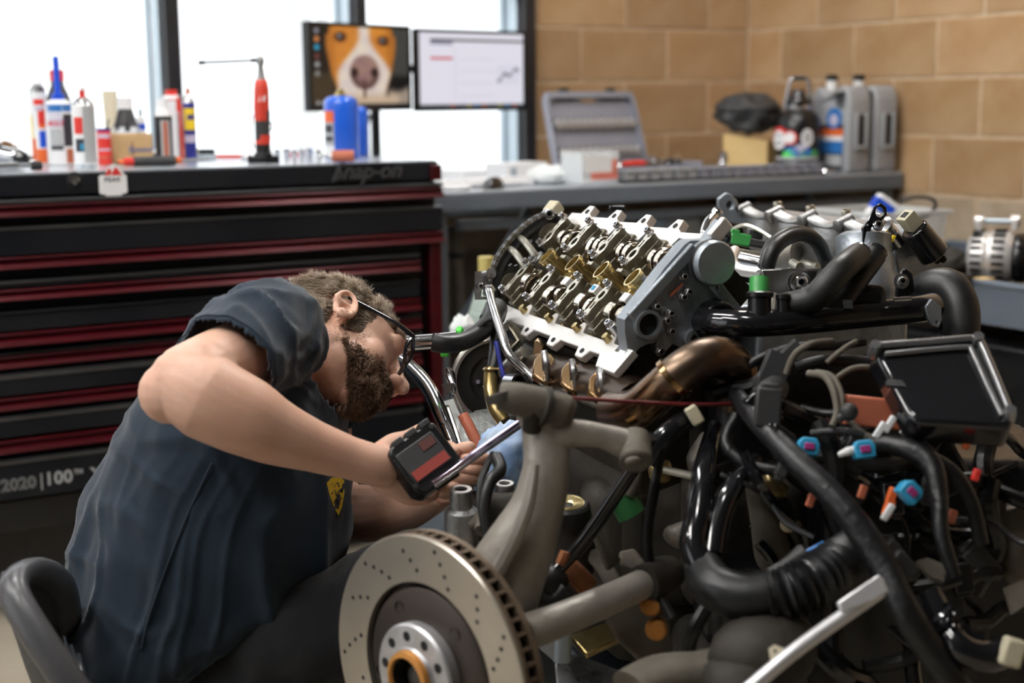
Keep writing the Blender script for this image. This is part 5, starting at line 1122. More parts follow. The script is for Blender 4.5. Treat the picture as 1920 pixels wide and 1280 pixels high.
# --- things in the V: rails, pipes, box bracket, hoses
mb = MB(); mb.tube([P(1378, 470, 2.44), P(1372, 488, 2.40), P(1386, 505, 2.38), P(1428, 512, 2.36)], .0098, n=12); E_(mb, 'fuel_pipe', 'machined')
mb = MB(); mb.tube([P(1383, 484, 2.48), P(1440, 496, 2.44), P(1490, 502, 2.40)], .013, n=14); E_(mb, 'fuel_rail', 'satin')
mb = MB(); mb.tube([P(1372, 430, 2.62), P(1395, 422, 2.60), P(1420, 430, 2.58), P(1452, 450, 2.55)], .0035, n=8); E_(mb, 'wire', 'cap_face')
T = frame(P(1388, 449, 2.58), RT*.96-UP*.2, UP); mb = MB(T); mb.box((0, 0, 0), (.036, .02, .022)); mb.box((-.012, 0, .012), (.016, .02, .008)); E_(mb, 'green_plug', 'green', bev=.002)
T = frame(P(1428, 458, 2.58), RT*.96-UP*.2, UP); mb = MB(T); mb.box((0, 0, 0), (.05, .02, .014)); E_(mb, 'injector_plug', 'rubber_grey', bev=.003)
T = frame(P(1415, 440, 2.60), RT*.98-UP*.1, UP); mb = MB(T); mb.box((0, 0, 0), (.028, .02, .016)); E_(mb, 'injector_plug', 'rubber_grey', bev=.003)
mb = MB(); plate(mb, [(1372, 462), (1450, 476), (1448, 486), (1374, 474)], P(1410, 474, 2.5), -FW+UP*.4, .01); E_(mb, 'rail_bracket', 'cap_alu', bev=.002)
O = P(1480, 525, 2.14); mb = MB(); plate(mb, [(1428, 506), (1536, 502), (1530, 520), (1518, 540), (1506, 546), (1482, 546), (1470, 552), (1440, 553), (1438, 548)], O, -FW+RT*.1, .004); plate(mb, [(1428, 506), (1438, 506), (1448, 553), (1438, 560)], O+FW*.01, -FW-RT*.6, .02); E_(mb, 'steel_mount', 'satin', bev=.0015)
mb = MB(); T = frame(P(1482, 506, 2.15), RT, UP); mb.box((0, 0.02, 0), (.085, .06, .003), T=T); E_(mb, 'mount_lip', 'satin')
mb = MB(); bolt(mb, P(1500, 529, 2.135), -FW, .010, .012); mb.lathe([(0, 0), (.016, 0), (.016, .003), (0, .003)], 16, T=zframe(P(1500, 529, 2.137), -FW)); E_(mb, 'bolt', ['chrome', 'hole_dark'])
mb = MB(); mb.tube([P(1450, 553, 2.14), P(1448, 575, 2.12), P(1446, 592, 2.10), P(1460, 598, 2.08)], [.006, .006, .007, .008], n=8); E_(mb, 'mount_foot', 'knuckle_alu')
mb = MB(); mb.tube([P(1438, 505, 2.22), P(1450, 470, 2.22), P(1475, 447, 2.24), P(1505, 440, 2.26), P(1530, 452, 2.28), P(1545, 480, 2.30), P(1552, 500, 2.30)], .0115, n=14); E_(mb, 'vacuum_hose', 'rubber')
mb = MB(); mb.tube([P(1432, 500, 2.26), P(1444, 462, 2.28), P(1475, 438, 2.30), P(1510, 436, 2.32), P(1540, 460, 2.34), P(1548, 490, 2.34)], .0100, n=12); E_(mb, 'vacuum_hose', 'rubber')
T = zframe(P(1480, 476, 2.34), -FW+RT*.9, UP); mb = MB(T); mb.lathe([(.022, -.03), (.022, .018), (.018, .022), (.013, .022), (.012, .014), (0, .014)], 22); E_(mb, 'throttle_motor', 'knuckle_alu')
mb = MB(); mb.tube([P(1505, 492, 2.3), P(1520, 497, 2.26), P(1534, 499, 2.24)], .006, n=8); mb.tube([P(1486, 492, 2.3), P(1500, 500, 2.26)], .007, n=8, sub=1); E_(mb, 'throttle_link', 'cap_face')
mb = MB(); mb.tube([P(1470, 572, 2.08), P(1520, 562, 2.06), P(1548, 538, 2.05), P(1578, 505, 2.06), P(1610, 478, 2.10)], [.018, .020, .020, .0195, .019], n=18); E_(mb, 'radiator_hose', 'rubber')
mb = MB(); mb.tube([P(1545, 578, 2.10), P(1575, 560, 2.10), P(1605, 525, 2.11), P(1640, 478, 2.14)], [.019, .019, .018, .018], n=18); E_(mb, 'radiator_hose', 'plastic_black')
mb = MB(); mb.cyl(P(1610, 478, 2.10), P(1616, 473, 2.105), .017, n=16); mb.cyl(P(1640, 478, 2.14), P(1646, 470, 2.145), .016, n=16); E_(mb, 'hose_end', 'plastic_gloss')
mb = MB(); T = frame(P(1575, 565, 2.14), RT, UP); mb.box((0, .0, 0), (.13, .06, .05), T=T); E_(mb, 'hose_manifold', 'plastic_black', bev=.012, seg=3)
mb = MB(); plate(mb, [(1490, 580), (1535, 578), (1540, 590), (1495, 594)], P(1515, 585, 2.1), -FW+UP*.6, .01); plate(mb, [(1580, 562), (1598, 562), (1600, 578), (1582, 578)], P(1590, 570, 2.08), -FW, .006); E_(mb, 'bracket_tab', 'cast_blue')
for q_, r_ in ((P(1383, 560, 2.36), (.028, .02, .014)), (P(1372, 545, 2.40), (.03, .02, .018))): mb = MB(); mb.ball(q_, r_); E_(mb, 'knock_sensor', 'machined')
mb = MB(); T = frame(P(1392, 578, 2.30), RT+UP*.8, UP); mb.box((0, 0, 0), (.03, .02, .02), T=T); E_(mb, 'clip', 'white_plastic', bev=.003)
# central block, oil pan and gearbox: dark masses
def hull(name, mt, u0, u1, v0, v1, z0, z1, bev=.02, top=1, parent=None):
    mb = MB(); c = HO+EA*((u0+u1)/2)+EB*((v0+v1)/2); c = V((c.x, c.y, (z0+z1)/2)); T = MX((EA, EB, ZZ)).transposed().to_4x4(); T.translation = c
    mb.T = T; mb.box((0, 0, 0), (u1-u0, v1-v0, z1-z0), top=top); return E_(mb, name, mt, parent, bev=bev, seg=3)
zh = HO.z
hull('engine_block', 'grime', -.02, .47, .14, .52, zh-.42, zh-.02); hull('valley_cover', 'cast_blue', .02, .46, .20, .40, zh-.03, zh+.05, .01)
hull('crankcase', 'grime', -.02, .46, .02, .62, zh-.52, zh-.20, .04); hull('oil_pan', 'grime', .0, .42, .12, .50, .30, zh-.48, .04)
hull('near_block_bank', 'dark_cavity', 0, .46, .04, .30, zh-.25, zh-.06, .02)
hull('timing_case', 'plastic_black', .46, .54, .16, .56, zh-.42, zh-.02, .03)
hull('front_plate', 'cast_blue', .47, .53, .22, .50, zh-.10, zh+.03, .01)
# --- exhaust manifold with heat shields and the fat exhaust pipe
mb = MB(); pth = [(1010, 690, 2.36), (1060, 705, 2.28), (1110, 720, 2.20), (1160, 738, 2.12), (1195, 762, 2.06)]
mb.tube([P(*p) for p in pth], [.028, .032, .034, .036, .038], n=18); ex = E_(mb, 'exhaust_manifold', 'exhaust_dark')
for i, (x, y, d) in enumerate(((1030, 692, 2.30), (1082, 708, 2.23), (1134, 726, 2.15))):
    O = P(x, y, d-.035); nn = -FW+UP*.55-RT*.25
    mb = MB(); plate(mb, [(x-34, y+16), (x-30, y-18), (x-12, y-38), (x+2, y-30), (x+22, y-6), (x+32, y+26), (x-6, y+34)], O, nn, .010); E_(mb, 'heat_shield', 'exhaust_shield', ex, bev=.004)
    mb = MB(); mb.tube([P(x-10, y-34, d-.04), P(x-6, y-8, d-.048), P(x-4, y+26, d-.044)], [.005, .007, .005], n=8); E_(mb, 'shield_rib', 'steel', ex)
    mb = MB(); mb.tube([P(x-30, y+10, d-.04), P(x-8, y+27, d-.046), P(x+24, y+24, d-.04)], [.004, .006, .004], n=8); E_(mb, 'shield_edge', 'exhaust_shield', ex)
mb = MB(); plate(mb, [(1000, 640), (1008, 632), (1020, 650), (1014, 690), (1002, 700), (996, 680)], P(1008, 660, 2.34), -FW-RT*.4, .01); E_(mb, 'manifold_flange', 'exhaust_shield', ex, bev=.003)
mb = MB(); mb.tube([P(1150, 770, 2.08), P(1195, 766, 2.02), P(1240, 730, 1.98), P(1280, 695, 1.97), P(1318, 674, 1.98), P(1352, 672, 2.0), P(1378, 690, 2.02), P(1388, 725, 2.03), P(1390, 765, 2.04)], [.029, .030, .029, .029, .030, .031, .030, .029, .028], n=22); E_(mb, 'exhaust_pipe', 'exhaust')
mb = MB(); mb.lathe([(.030, -.004), (.033, -.002), (.033, .006), (.030, .008)], 22, T=zframe(P(1262, 710, 1.975), P(1280, 695, 1.97)-P(1240, 730, 1.98))); E_(mb, 'pipe_weld', 'exhaust_shield')
# --- crank pulley, hoses and bracketry at the rear left
pc = P(928, 712, 2.50); T = zframe(pc, EA*.86-FW*.30-RT*.25, UP)
mb = MB(T); mb.lathe([(.072, -.012), (.076, -.010), (.076, .008), (.073, .012), (.068, .012)], 40); pl_ = E_(mb, 'crank_pulley', 'pulley_rim')
mb = MB(T); mb.lathe([(.0685, .012), (.064, .008), (.045, .004), (.042, .0), (.036, -.002), (0, -.002)], 40); E_(mb, 'pulley_web', 'pulley', pl_)
for g_ in (-.006, 0, .005): mb = MB(T); mb.lathe([(.0762, g_-.001), (.0775, g_), (.0762, g_+.001)], 40); E_(mb, 'groove', 'pulley_rim', pl_)
for k_ in range(5): mb = MB(T @ rz(2*PI*k_/5+.4)); mb.cyl((.03, 0, -.002), (.03, 0, .004), .004, n=8); E_(mb, 'bolt', 'bolt', pl_)
hs = [P(813, 641, 2.36), P(835, 645, 2.36), P(868, 640, 2.38), P(900, 622, 2.41), P(922, 600, 2.44), P(928, 585, 2.46)]
mb = MB(); mb.tube(hs, [.016, .0155, .0155, .016, .0175, .018], n=18, cap=False); mb.tube(hs[:2], [.011, .011], n=14, sub=1, cap=False); mb.grid(lambda u, v: hs[0]+(UP*math.sin(2*PI*u)*1.0+(RT*.25-FW*.97)*math.cos(2*PI*u))*lerp(.011, .016, v), 18, 1, closeu=True); E_(mb, 'open_hose', 'rubber')
mb = MB(); mb.cyl(P(814, 641, 2.361), P(824, 643, 2.361), .0105, n=14); E_(mb, 'hose_bore', 'hole_dark')
for i in range(26):
    pass
mb = MB(); mb.tube([P(918, 604, 2.46), P(926, 590, 2.47), P(930, 578, 2.49)], [.020, .021, .021], n=16); E_(mb, 'hose_joint', 'rubber_grey')
mb = MB(); mb.tube([P(934, 615, 2.44), P(932, 650, 2.42), P(926, 690, 2.40), P(922, 715, 2.40)], [.013, .0135, .0125, .012], n=14); E_(mb, 'braided_hose', 'wire_tape')
mb = MB(); mb.tube([P(922, 690, 2.40), P(920, 725, 2.39), P(928, 765, 2.37), P(945, 790, 2.36)], [.013, .0125, .012, .012], n=14); E_(mb, 'hose_fitting', 'oily')
for y in (692, 724): mb = MB(); mb.lathe([(.013, -.003), (.0155, 0), (.013, .003)], 16, T=zframe(P(921, y, 2.395), UP)); E_(mb, 'crimp', 'oily')
mb = MB(); mb.tube([P(930, 640, 2.38), P(938, 680, 2.37), P(948, 720, 2.36)], .004, n=8); E_(mb, 'thin_cable', 'navy')
mb = MB(); mb.tube([P(890, 620, 2.40), P(912, 600, 2.40), P(935, 602, 2.41), P(938, 620, 2.42)], .0045, n=8); E_(mb, 'thin_cable', 'rubber_grey')
mb = MB(); mb.ball(P(862, 619, 2.40), .007); mb.cyl(P(858, 624, 2.40), P(866, 622, 2.40), .009, n=10); E_(mb, 'green_cap', 'green_lime'); mb = MB(); T = frame(P(834, 663, 2.4), RT, UP); mb.box((0, 0, 0), (.014, .012, .010), T=T); E_(mb, 'green_clip', 'green_lime', bev=.002)
mb = MB(); mb.tube([P(955, 612, 2.44), P(972, 640, 2.42), P(958, 655, 2.41)], .004, n=6, sub=1); plate(mb, [(950, 600), (985, 625), (978, 650), (960, 655), (968, 635)], P(968, 630, 2.43), -FW-RT*.3, .003); E_(mb, 'wire_bracket', 'cap_alu')
mb = MB(); mb.tube([P(940, 700, 2.40), P(962, 680, 2.38), P(985, 660, 2.36)], [.012, .014, .012], n=12); E_(mb, 'bracket_arm', 'cap_face'); 
T = zframe(P(972, 718, 2.33), -FW+RT*.5, UP); mb = MB(T); mb.lathe([(.012, -.03), (.016, -.03), (.016, .006), (.012, .006), (.010, .0), (.010, -.03)], 18); E_(mb, 'bush_eye', 'satin')
mb = MB(); T = frame(P(976, 740, 2.36), RT-UP*.3, UP); mb.box((0, 0, 0), (.06, .04, .05), T=T); E_(mb, 'pump_body', 'grime', bev=.008)
# clip on the far side: black quick coupling above the top rail
T = frame(P(1160, 400, 2.70), RT-UP*.05, UP); mb = MB(T); mb.box((0, 0, -.005), (.022, .02, .04)); mb.box((-.004, -.004, .008), (.03, .022, .010)); E_(mb, 'hose_coupling', 'plastic_gloss', bev=.002); mb = MB(); mb.tube([P(1160, 405, 2.70), P(1164, 440, 2.72)], .011, n=10, sub=1); E_(mb, 'coupling_hose', 'rubber')
# ------------------------------------------------------------------ brake disc, knuckle, links
DC = P(799, 1262, 1.78); DN = V((-.968, -.251, 0)).normalized()
DT = zframe(DC, DN, (0, 0, 1)); R_ = .1765
bd = thing('brake_disc', 'large drilled brake disc with an orange-rusted hub centre', 'brake disc', DC-V((0, 0, R_)))
def D_(mb, name, mt, parent=None, **k): return mb.build(name, MT[mt] if isinstance(mt, str) else [MT[x] for x in mt], parent or bd, **k)
mb = MB(DT); mb.lathe([(.116, -.009), (.1165, 0), (R_-.002, 0), (R_, -.002), (R_, -.009), (.116, -.009)], 96); rot = D_(mb, 'rotor_face', 'disc_face', ang=30)
mb = MB(DT); mb.lathe([(.112, -.025), (R_, -.025), (R_, -.033), (.112, -.034)], 96); D_(mb, 'rotor_back', 'disc_rim', ang=30)
mb = MB(DT); mb.lathe([(R_-.012, -.009), (R_-.012, -.025)], 72); D_(mb, 'vent_core', 'hole_dark')
for i in range(60):
    mb = MB(DT @ rz(2*PI*i/60)); mb.box((R_-.012, 0, -.017), (.022, .0042, .0165)); D_(mb, 'vane', 'disc_rim')
mb = MB(DT); mb.lathe([(R_+.0002, -.0025), (R_+.0006, -.004), (R_+.0002, -.0088)], 96); D_(mb, 'rim_edge', 'disc_rim', rot)
hm = None
for g in range(14):
    a0 = 2*PI*g/14+.1; n_ = 4 if g % 2 else 3
    for k_ in range(n_):
        rr = .128+.0118*k_+(.004 if n_ == 3 else 0); aa = a0+.075*k_+.035*(k_ % 2)*0; mb = MB(DT); mb.lathe([(.0030, .0002), (0, .0002)], 10, T=tr(rr*math.cos(aa), rr*math.sin(aa), .0003)); D_(mb, 'drill_hole', 'hole_dark', rot)
mb = MB(DT); mb.lathe([(.1170, -.003), (.1155, -.016), (.1105, -.016), (.1085, -.004), (.103, .0), (.075, .004), (.060, .004)], 64); D_(mb, 'disc_hat', 'disc_hat', ang=40)
for k_ in range(5):
    a = 2*PI*k_/5+.55; mb = MB(DT); mb.lathe([(.0082, .0), (.0075, -.004), (0, -.004)], 14, T=tr(.088*math.cos(a), .088*math.sin(a), .0032)); D_(mb, 'pin_hole', 'hole_dark')
mb = MB(DT); mb.lathe([(.068, .002), (.069, .018), (.066, .021), (.040, .022), (.038, .026)], 48); hub = D_(mb, 'hub_flange', 'hub_alu', ang=40)
for k_ in range(10):
    a = 2*PI*k_/10+.2; mb = MB(DT); mb.lathe([(.0066, .0004), (0, .0004)], 14, T=tr(.053*math.cos(a), .053*math.sin(a), .0216)); D_(mb, 'wheel_bolt_hole', 'hole_dark' if k_ != 6 else 'orange_rust', hub)
mb = MB(DT); mb.lathe([(.038, .022), (.036, .033), (.030, .035), (.028, .029)], 40); D_(mb, 'centre_ring', 'orange_rust', hub)
mb = MB(DT); mb.lathe([(.028, .031), (.027, .008), (0, .008)], 32); D_(mb, 'centre_bore', 'hole_dark', hub); mb = MB(DT); mb.lathe([(.014, .008), (.014, .018), (.008, .020), (0, .020)], 20); D_(mb, 'axle_nut', 'pulley', hub)
# knuckle upright
kn = thing('steering_knuckle', 'tall cast alloy steering knuckle rising behind the brake disc', 'knuckle', P(960, 1110, 1.86))
def K_(mb, name, mt, **k): return mb.build(name, MT[mt], kn, **k)
mb = MB(); mb.tube([P(900, 1180, 1.86), P(935, 1105, 1.86), P(972, 1030, 1.85), P(1008, 950, 1.84), P(1024, 875, 1.83), P(1020, 800, 1.83), P(1012, 768, 1.83)], [.060, .056, .047, .035, .030, .029, .032], n=20, flat=.8, twist=FW); K_(mb, 'upright', 'knuckle_alu', ang=60)
mb = MB(); mb.tube([P(925, 1085, 1.81), P(965, 1010, 1.80), P(992, 940, 1.79), P(1004, 870, 1.79)], [.010, .010, .008, .005], n=8); K_(mb, 'casting_rib', 'knuckle_alu')
mb = MB(); mb.tube([P(936, 742, 1.80), P(965, 747, 1.80), P(1010, 758, 1.81), P(1058, 772, 1.82), P(1075, 778, 1.82)], [.017, .021, .023, .022, .014], n=18); K_(mb, 'joint_housing', 'grime_light')
mb = MB(); mb.lathe([(.022, -.004), (.0265, -.002), (.0265, .004), (.022, .006)], 18, T=zframe(P(1018, 762, 1.81), P(1058, 772, 1.82)-P(965, 747, 1.8))); K_(mb, 'clamp_ring', 'grime')
mb = MB(); mb.cyl(P(940, 735, 1.80), P(945, 752, 1.80), .021, n=14); mb.cyl(P(1000, 765, 1.80), P(998, 805, 1.815), .013, n=12); K_(mb, 'pinch_bolt', 'grime')
mb = MB(); mb.tube([P(1035, 815, 1.83), P(1080, 812, 1.83), P(1130, 818, 1.84), P(1172, 832, 1.85), P(1196, 842, 1.85)], [.026, .018, .016, .020, .022], n=16); K_(mb, 'steering_arm', 'knuckle_alu')
mb = MB(); mb.cyl(P(1188, 818, 1.86), P(1192, 868, 1.83), .022, n=18); mb.cyl(P(1186, 860, 1.82), P(1188, 872, 1.815), .011, n=12); K_(mb, 'arm_eye', 'grime_light', bev=.004)
# links
lk = thing('track_link', 'black suspension link running diagonally behind the knuckle', 'suspension link', P(1100, 1050, 1.95))
mb = MB(); mb.tube([P(1222, 818, 1.88), P(1198, 862, 1.90), P(1150, 935, 1.92), P(1090, 1020, 1.94), P(1030, 1085, 1.94)], [.011, .013, .013, .013, .012], n=14, flat=.7); mb.build('rod', MT['plastic_gloss'], lk)
mb = MB(); mb.ball(P(1026, 1092, 1.94), (.03, .03, .026)); mb.tube([P(1010, 1090, 1.93), P(1012, 1120, 1.92), P(1040, 1128, 1.92), P(1062, 1100, 1.92)], [.010, .014, .014, .010], n=12); mb.build('ball_boot', MT['rubber'], lk, ang=180)
mb = MB(); mb.tube([P(1060, 1034, 1.93), P(1056, 1045, 1.93), P(1050, 1058, 1.93)], [.007, .008, .007], n=8); mb.build('copper_clip', MT['rust'], lk)
tr_ = thing('tie_rod', 'grey steel tie rod reaching from the disc to the subframe', 'tie rod', P(1110, 1150, 1.80))
mb = MB(); mb.tube([P(985, 1186, 1.80), P(1060, 1158, 1.83), P(1150, 1120, 1.88), P(1215, 1090, 1.92)], [.024, .022, .021, .020], n=18); mb.build('rod', MT['knuckle_alu'], tr_); mb = MB(); mb.tube([P(1205, 1095, 1.91), P(1235, 1082, 1.94), P(1262, 1070, 1.96)], [.026, .028, .022], n=16); mb.build('boot', MT['grime'], tr_)
# bushings and mounts beside the man's hands
sf = thing('subframe', 'grimy cast front subframe carrying the engine', 'subframe', (P(1250, 1100, 2.1).x, P(1250, 1100, 2.1).y, .30))
def S_(mb, name, mt, **k): return mb.build(name, MT[mt] if isinstance(mt, str) else [MT[x] for x in mt], sf, **k)
for x, y, r, h, d in ((864, 916, .0160, .055, 2.02), (946, 905, .014, .04, 2.12)):
    c = P(x, y, d); mb = MB(); T = zframe(c, UP*.9-FW*.25); mb.lathe([(r*.62, -.004), (r*.62, 0), (r*.98, 0), (r, -.003)], 20, 0, T); S_(mb, 'bush_ring', 'machined'); mb = MB(); mb.lathe([(r, -.002), (r*1.05, -h*.5), (r*1.5, -h*.6), (r*1.6, -h*1.5), (r*1.2, -h*2.2)], 20, 0, T); S_(mb, 'bush_boss', 'cast_alu'); mb = MB(); mb.lathe([(0, -.004), (r*.63, -.004)], 16, 0, T); S_(mb, 'bush_bore', 'hole_dark')
mb = MB(); T = frame(P(930, 968, 2.10), RT, UP); mb.box((0, 0.02, 0), (.10, .07, .07), T=T); S_(mb, 'mount_casting', 'grime', bev=.02, seg=3)
mb = MB(); mb.tube([P(880, 985, 2.02), P(905, 972, 2.02), P(905, 995, 2.0)], .012, n=10); S_(mb, 'mount_loop', 'grime_light')
c = P(1062, 944, 2.02); T = zframe(c, UP*.92-FW*.3); mb = MB(T); mb.lathe([(.022, .0), (.030, .002), (.034, -.002), (.036, -.02), (.03, -.035)], 28); S_(mb, 'spring_seat', 'rubber'); mb = MB(T); mb.lathe([(.010, -.002), (.014, .001), (.024, .0012), (.026, .0022)], 24); S_(mb, 'seat_face', 'brass_oil'); mb = MB(T); mb.lathe([(0, -.003), (.012, -.003)], 18); S_(mb, 'seat_bore', 'hole_dark')
mb = MB(); mb.tube([P(1062, 960, 2.03), P(1058, 1010, 2.05), P(1050, 1060, 2.06)], [.036, .045, .05], n=20); S_(mb, 'strut_body', 'grime')
mb = MB(); mb.tube([P(930, 855, 2.02), P(938, 880, 2.0), P(918, 905, 1.98), P(908, 950, 1.97), P(915, 1000, 1.97)], [.009, .0095, .009, .009, .009], n=10); S_(mb, 'abs_cable', 'rubber')
mb = MB(); mb.tube([P(925, 850, 2.04), P(912, 875, 2.02), P(900, 910, 2.0), P(902, 960, 1.99)], .005, n=8); S_(mb, 'abs_cable', 'rubber_grey')
# dust shield pieces and control arm
for pts, d, nn, m_ in (([(1110, 998), (1122, 992), (1140, 1020), (1168, 1050), (1155, 1062), (1142, 1072), (1125, 1030)], 1.98, -FW+RT*.5, 'grime_light'),
                       ([(1082, 1030), (1128, 1028), (1160, 1075), (1175, 1110), (1150, 1120), (1120, 1070)], 2.02, -FW+UP*.3, 'grime_light'),
                       ([(1160, 1032), (1190, 1026), (1214, 1056), (1218, 1082), (1190, 1072), (1165, 1062)], 2.0, -FW+UP*.5, 'grime_light'),
                       ([(1130, 1150), (1160, 1120), (1240, 1100), (1258, 1150), (1262, 1215), (1240, 1250), (1200, 1238), (1160, 1200)], 1.95, -FW+RT*.3+UP*.2, 'grime_light'),
                       ([(1205, 1118), (1232, 1114), (1256, 1140), (1246, 1160), (1214, 1148)], 1.92, -FW+UP*.4, 'grime_light')):
    cx = sum(p[0] for p in pts)/len(pts); cy = sum(p[1] for p in pts)/len(pts); mb = MB(); plate(mb, pts, P(cx, cy, d), nn, .012); S_(mb, 'dust_shield', m_, bev=.004)
mb = MB(); T = frame(P(1085, 1082, 1.97), RT*.5+UP*-.5, UP); mb.box((0, 0, 0), (.045, .02, .03), T=T); S_(mb, 'rust_tab', 'rust', bev=.004)
for x, y in ((1222, 1136), (1232, 1182)): mb = MB(); mb.lathe([(0, .006), (.010, .006), (.014, 0), (.016, -.01)], 12, T=zframe(P(x, y, 1.91), -FW)); S_(mb, 'rusty_nut', 'orange_rust')
mb = MB(); mb.tube([P(1180, 1290, 1.75), P(1240, 1262, 1.78), P(1330, 1255, 1.80), P(1400, 1225, 1.80), P(1440, 1180, 1.82), P(1500, 1190, 1.84)], [.03, .032, .034, .036, .036, .03], n=16, flat=.7); S_(mb, 'control_arm', 'grime_light')
for q_, r_ in ((P(1430, 1225, 1.78), (.075, .06, .05)), (P(1390, 1275, 1.75), (.05, .05, .035))): mb = MB(); mb.ball(q_, r_); S_(mb, 'arm_bush', 'grime', ang=180)
mb = MB(); plate(mb, [(1442, 1215), (1452, 1208), (1472, 1216), (1465, 1228), (1446, 1238)], P(1455, 1222, 1.64), -FW+UP*.3, .004, holes=[circ(1454, 1220, 4, 4, 8)]); S_(mb, 'pale_tab', 'cream')
# dark masses under and behind
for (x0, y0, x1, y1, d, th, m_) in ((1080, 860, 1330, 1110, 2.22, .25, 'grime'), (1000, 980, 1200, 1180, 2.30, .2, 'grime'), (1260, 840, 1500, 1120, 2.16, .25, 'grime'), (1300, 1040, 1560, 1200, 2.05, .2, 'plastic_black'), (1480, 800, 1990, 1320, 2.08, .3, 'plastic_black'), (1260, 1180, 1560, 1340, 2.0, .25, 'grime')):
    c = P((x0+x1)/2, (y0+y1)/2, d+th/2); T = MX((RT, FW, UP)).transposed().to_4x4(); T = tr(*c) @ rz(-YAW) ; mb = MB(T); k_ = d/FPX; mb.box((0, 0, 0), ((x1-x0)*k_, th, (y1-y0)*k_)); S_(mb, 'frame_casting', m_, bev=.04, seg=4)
mb = MB(); mb.tube([P(1420, 905, 2.0), P(1438, 970, 2.0), P(1450, 1040, 2.0), P(1470, 1075, 2.0)], [.018, .024, .026, .02], n=14); S_(mb, 'brace', 'grime_light'); mb = MB(); mb.ball(P(1478, 982, 1.96), .012); S_(mb, 'brace_cap', 'cream')
mb = MB(); mb.tube([P(1440, 880, 2.0), P(1448, 910, 1.99), P(1470, 925, 1.99)], [.014, .016, .012], n=12); S_(mb, 'brass_fitting', 'oily')
mb = MB(); plate(mb, [(1215, 870), (1260, 860), (1262, 905), (1222, 910)], P(1240, 885, 2.08), -FW, .03); S_(mb, 'yellowed_cap', 'oily', bev=.01)
mb = MB(); mb.tube([P(1245, 880, 2.06), P(1310, 895, 2.04)], .006, n=8, sub=1); S_(mb, 'dipstick', 'cap_face')
mb = MB(); mb.cyl(P(1165, 930, 2.06), P(1185, 965, 2.06), .022, n=14); S_(mb, 'green_filter', 'green_dark'); mb = MB(); mb.tube([P(1172, 925, 2.05), P(1190, 895, 2.05), P(1196, 880, 2.05)], [.016, .010, .006], n=10); S_(mb, 'filter_neck', 'grime_light')
mb = MB(); plate(mb, [(1300, 900), (1340, 880), (1350, 800), (1320, 815), (1290, 860)], P(1320, 860, 2.12), -FW, .05); S_(mb, 'gear_casting', 'knuckle_alu', bev=.012)
mb = MB(); plate(mb, [(1240, 985), (1330, 955), (1335, 1010), (1270, 1015)], P(1290, 985, 2.08), -FW+UP*.5, .05); S_(mb, 'gear_casting', 'knuckle_alu', bev=.012)
mb = MB(); mb.tube([P(1890, 950, 1.95), P(1905, 1000, 1.95), P(1900, 1060, 1.95), P(1880, 1080, 1.95)], [.022, .026, .022, .016], n=14); mb.tube([P(1880, 940, 1.94), P(1872, 985, 1.94), P(1878, 1020, 1.94)], [.006, .008, .006], n=8); S_(mb, 'alloy_lug', 'grime_light')
mb = MB(); plate(mb, [(1720, 1050), (1740, 1045), (1775, 1060), (1770, 1090), (1745, 1080)], P(1745, 1065, 1.8), -FW+UP*.6, .01); S_(mb, 'bracket_edge', 'grime_light'); mb = MB(); plate(mb, [(1885, 1100), (1920, 1085), (1930, 1130), (1900, 1150)], P(1905, 1115, 1.8), -FW+UP*.4, .01); S_(mb, 'bracket_edge', 'grime_light')
# silver and yellow oily tray at the bottom
mb = MB(); plate(mb, [(1068, 1190), (1150, 1160), (1185, 1185), (1100, 1225)], P(1120, 1192, 2.0), UP*.9-FW*.4, .01); S_(mb, 'oily_pad', 'brass_oil', bev=.002)
mb = MB(); mb.cyl(P(1056, 1180, 1.98), P(1054, 1240, 1.98), .012, n=14); S_(mb, 'pale_pin', 'frame_alu')
mb = MB(); plate(mb, [(1040, 1235), (1080, 1225), (1190, 1265), (1150, 1290), (1045, 1290)], P(1110, 1260, 2.05), UP*.9-FW*.4, .012); S_(mb, 'steel_plate', 'steel', bev=.002)
# red cord stretched between knuckle and exhaust
mb = MB(); mb.tube([P(1010, 742, 1.82), P(1100, 748, 1.86), P(1220, 755, 1.92), P(1330, 758, 1.96), P(1460, 752, 2.0)], .0028, n=8); tag(mb.build('red_cord', mat('dark_red', (.12, .01, .012), .5)), 'thin dark red cord stretched across the exhaust pipe', 'cord')
# ------------------------------------------------------------------ wiring harness
wh = thing('wiring_harness', 'tangled black wiring harness with blue connectors at the engine front', 'wiring', (P(1600, 1000, 1.95).x, P(1600, 1000, 1.95).y, .30))
def W_(mb, name, mt, **k): return mb.build(name, MT[mt] if isinstance(mt, str) else [MT[x] for x in mt], wh, **k)
def cable(pts, r, mt='wire_tape', n=12, nm='cable'): mb = MB(); mb.tube([P(*p) for p in pts], r, n=n); return W_(mb, nm, mt)
cable([(1380, 740, 1.98), (1430, 800, 1.88), (1500, 870, 1.82), (1580, 950, 1.78), (1650, 1050, 1.75), (1700, 1150, 1.72), (1760, 1240, 1.72), (1800, 1300, 1.72)], [.012, .015, .017, .018, .019, .019, .019, .019], 'wire_tape')
cable([(1340, 800, 2.0), (1320, 880, 1.92), (1310, 960, 1.88), (1300, 1020, 1.86), (1320, 1080, 1.84)], [.012, .016, .018, .019, .018], 'plastic_gloss')
cable([(1420, 860, 1.94), (1370, 920, 1.90), (1345, 980, 1.88), (1335, 1040, 1.86)], [.010, .015, .017, .017], 'plastic_gloss')
cable([(1318, 1060, 1.86), (1340, 1100, 1.82), (1400, 1120, 1.80), (1450, 1110, 1.80)], [.026, .030, .031, .030], 'rubber')
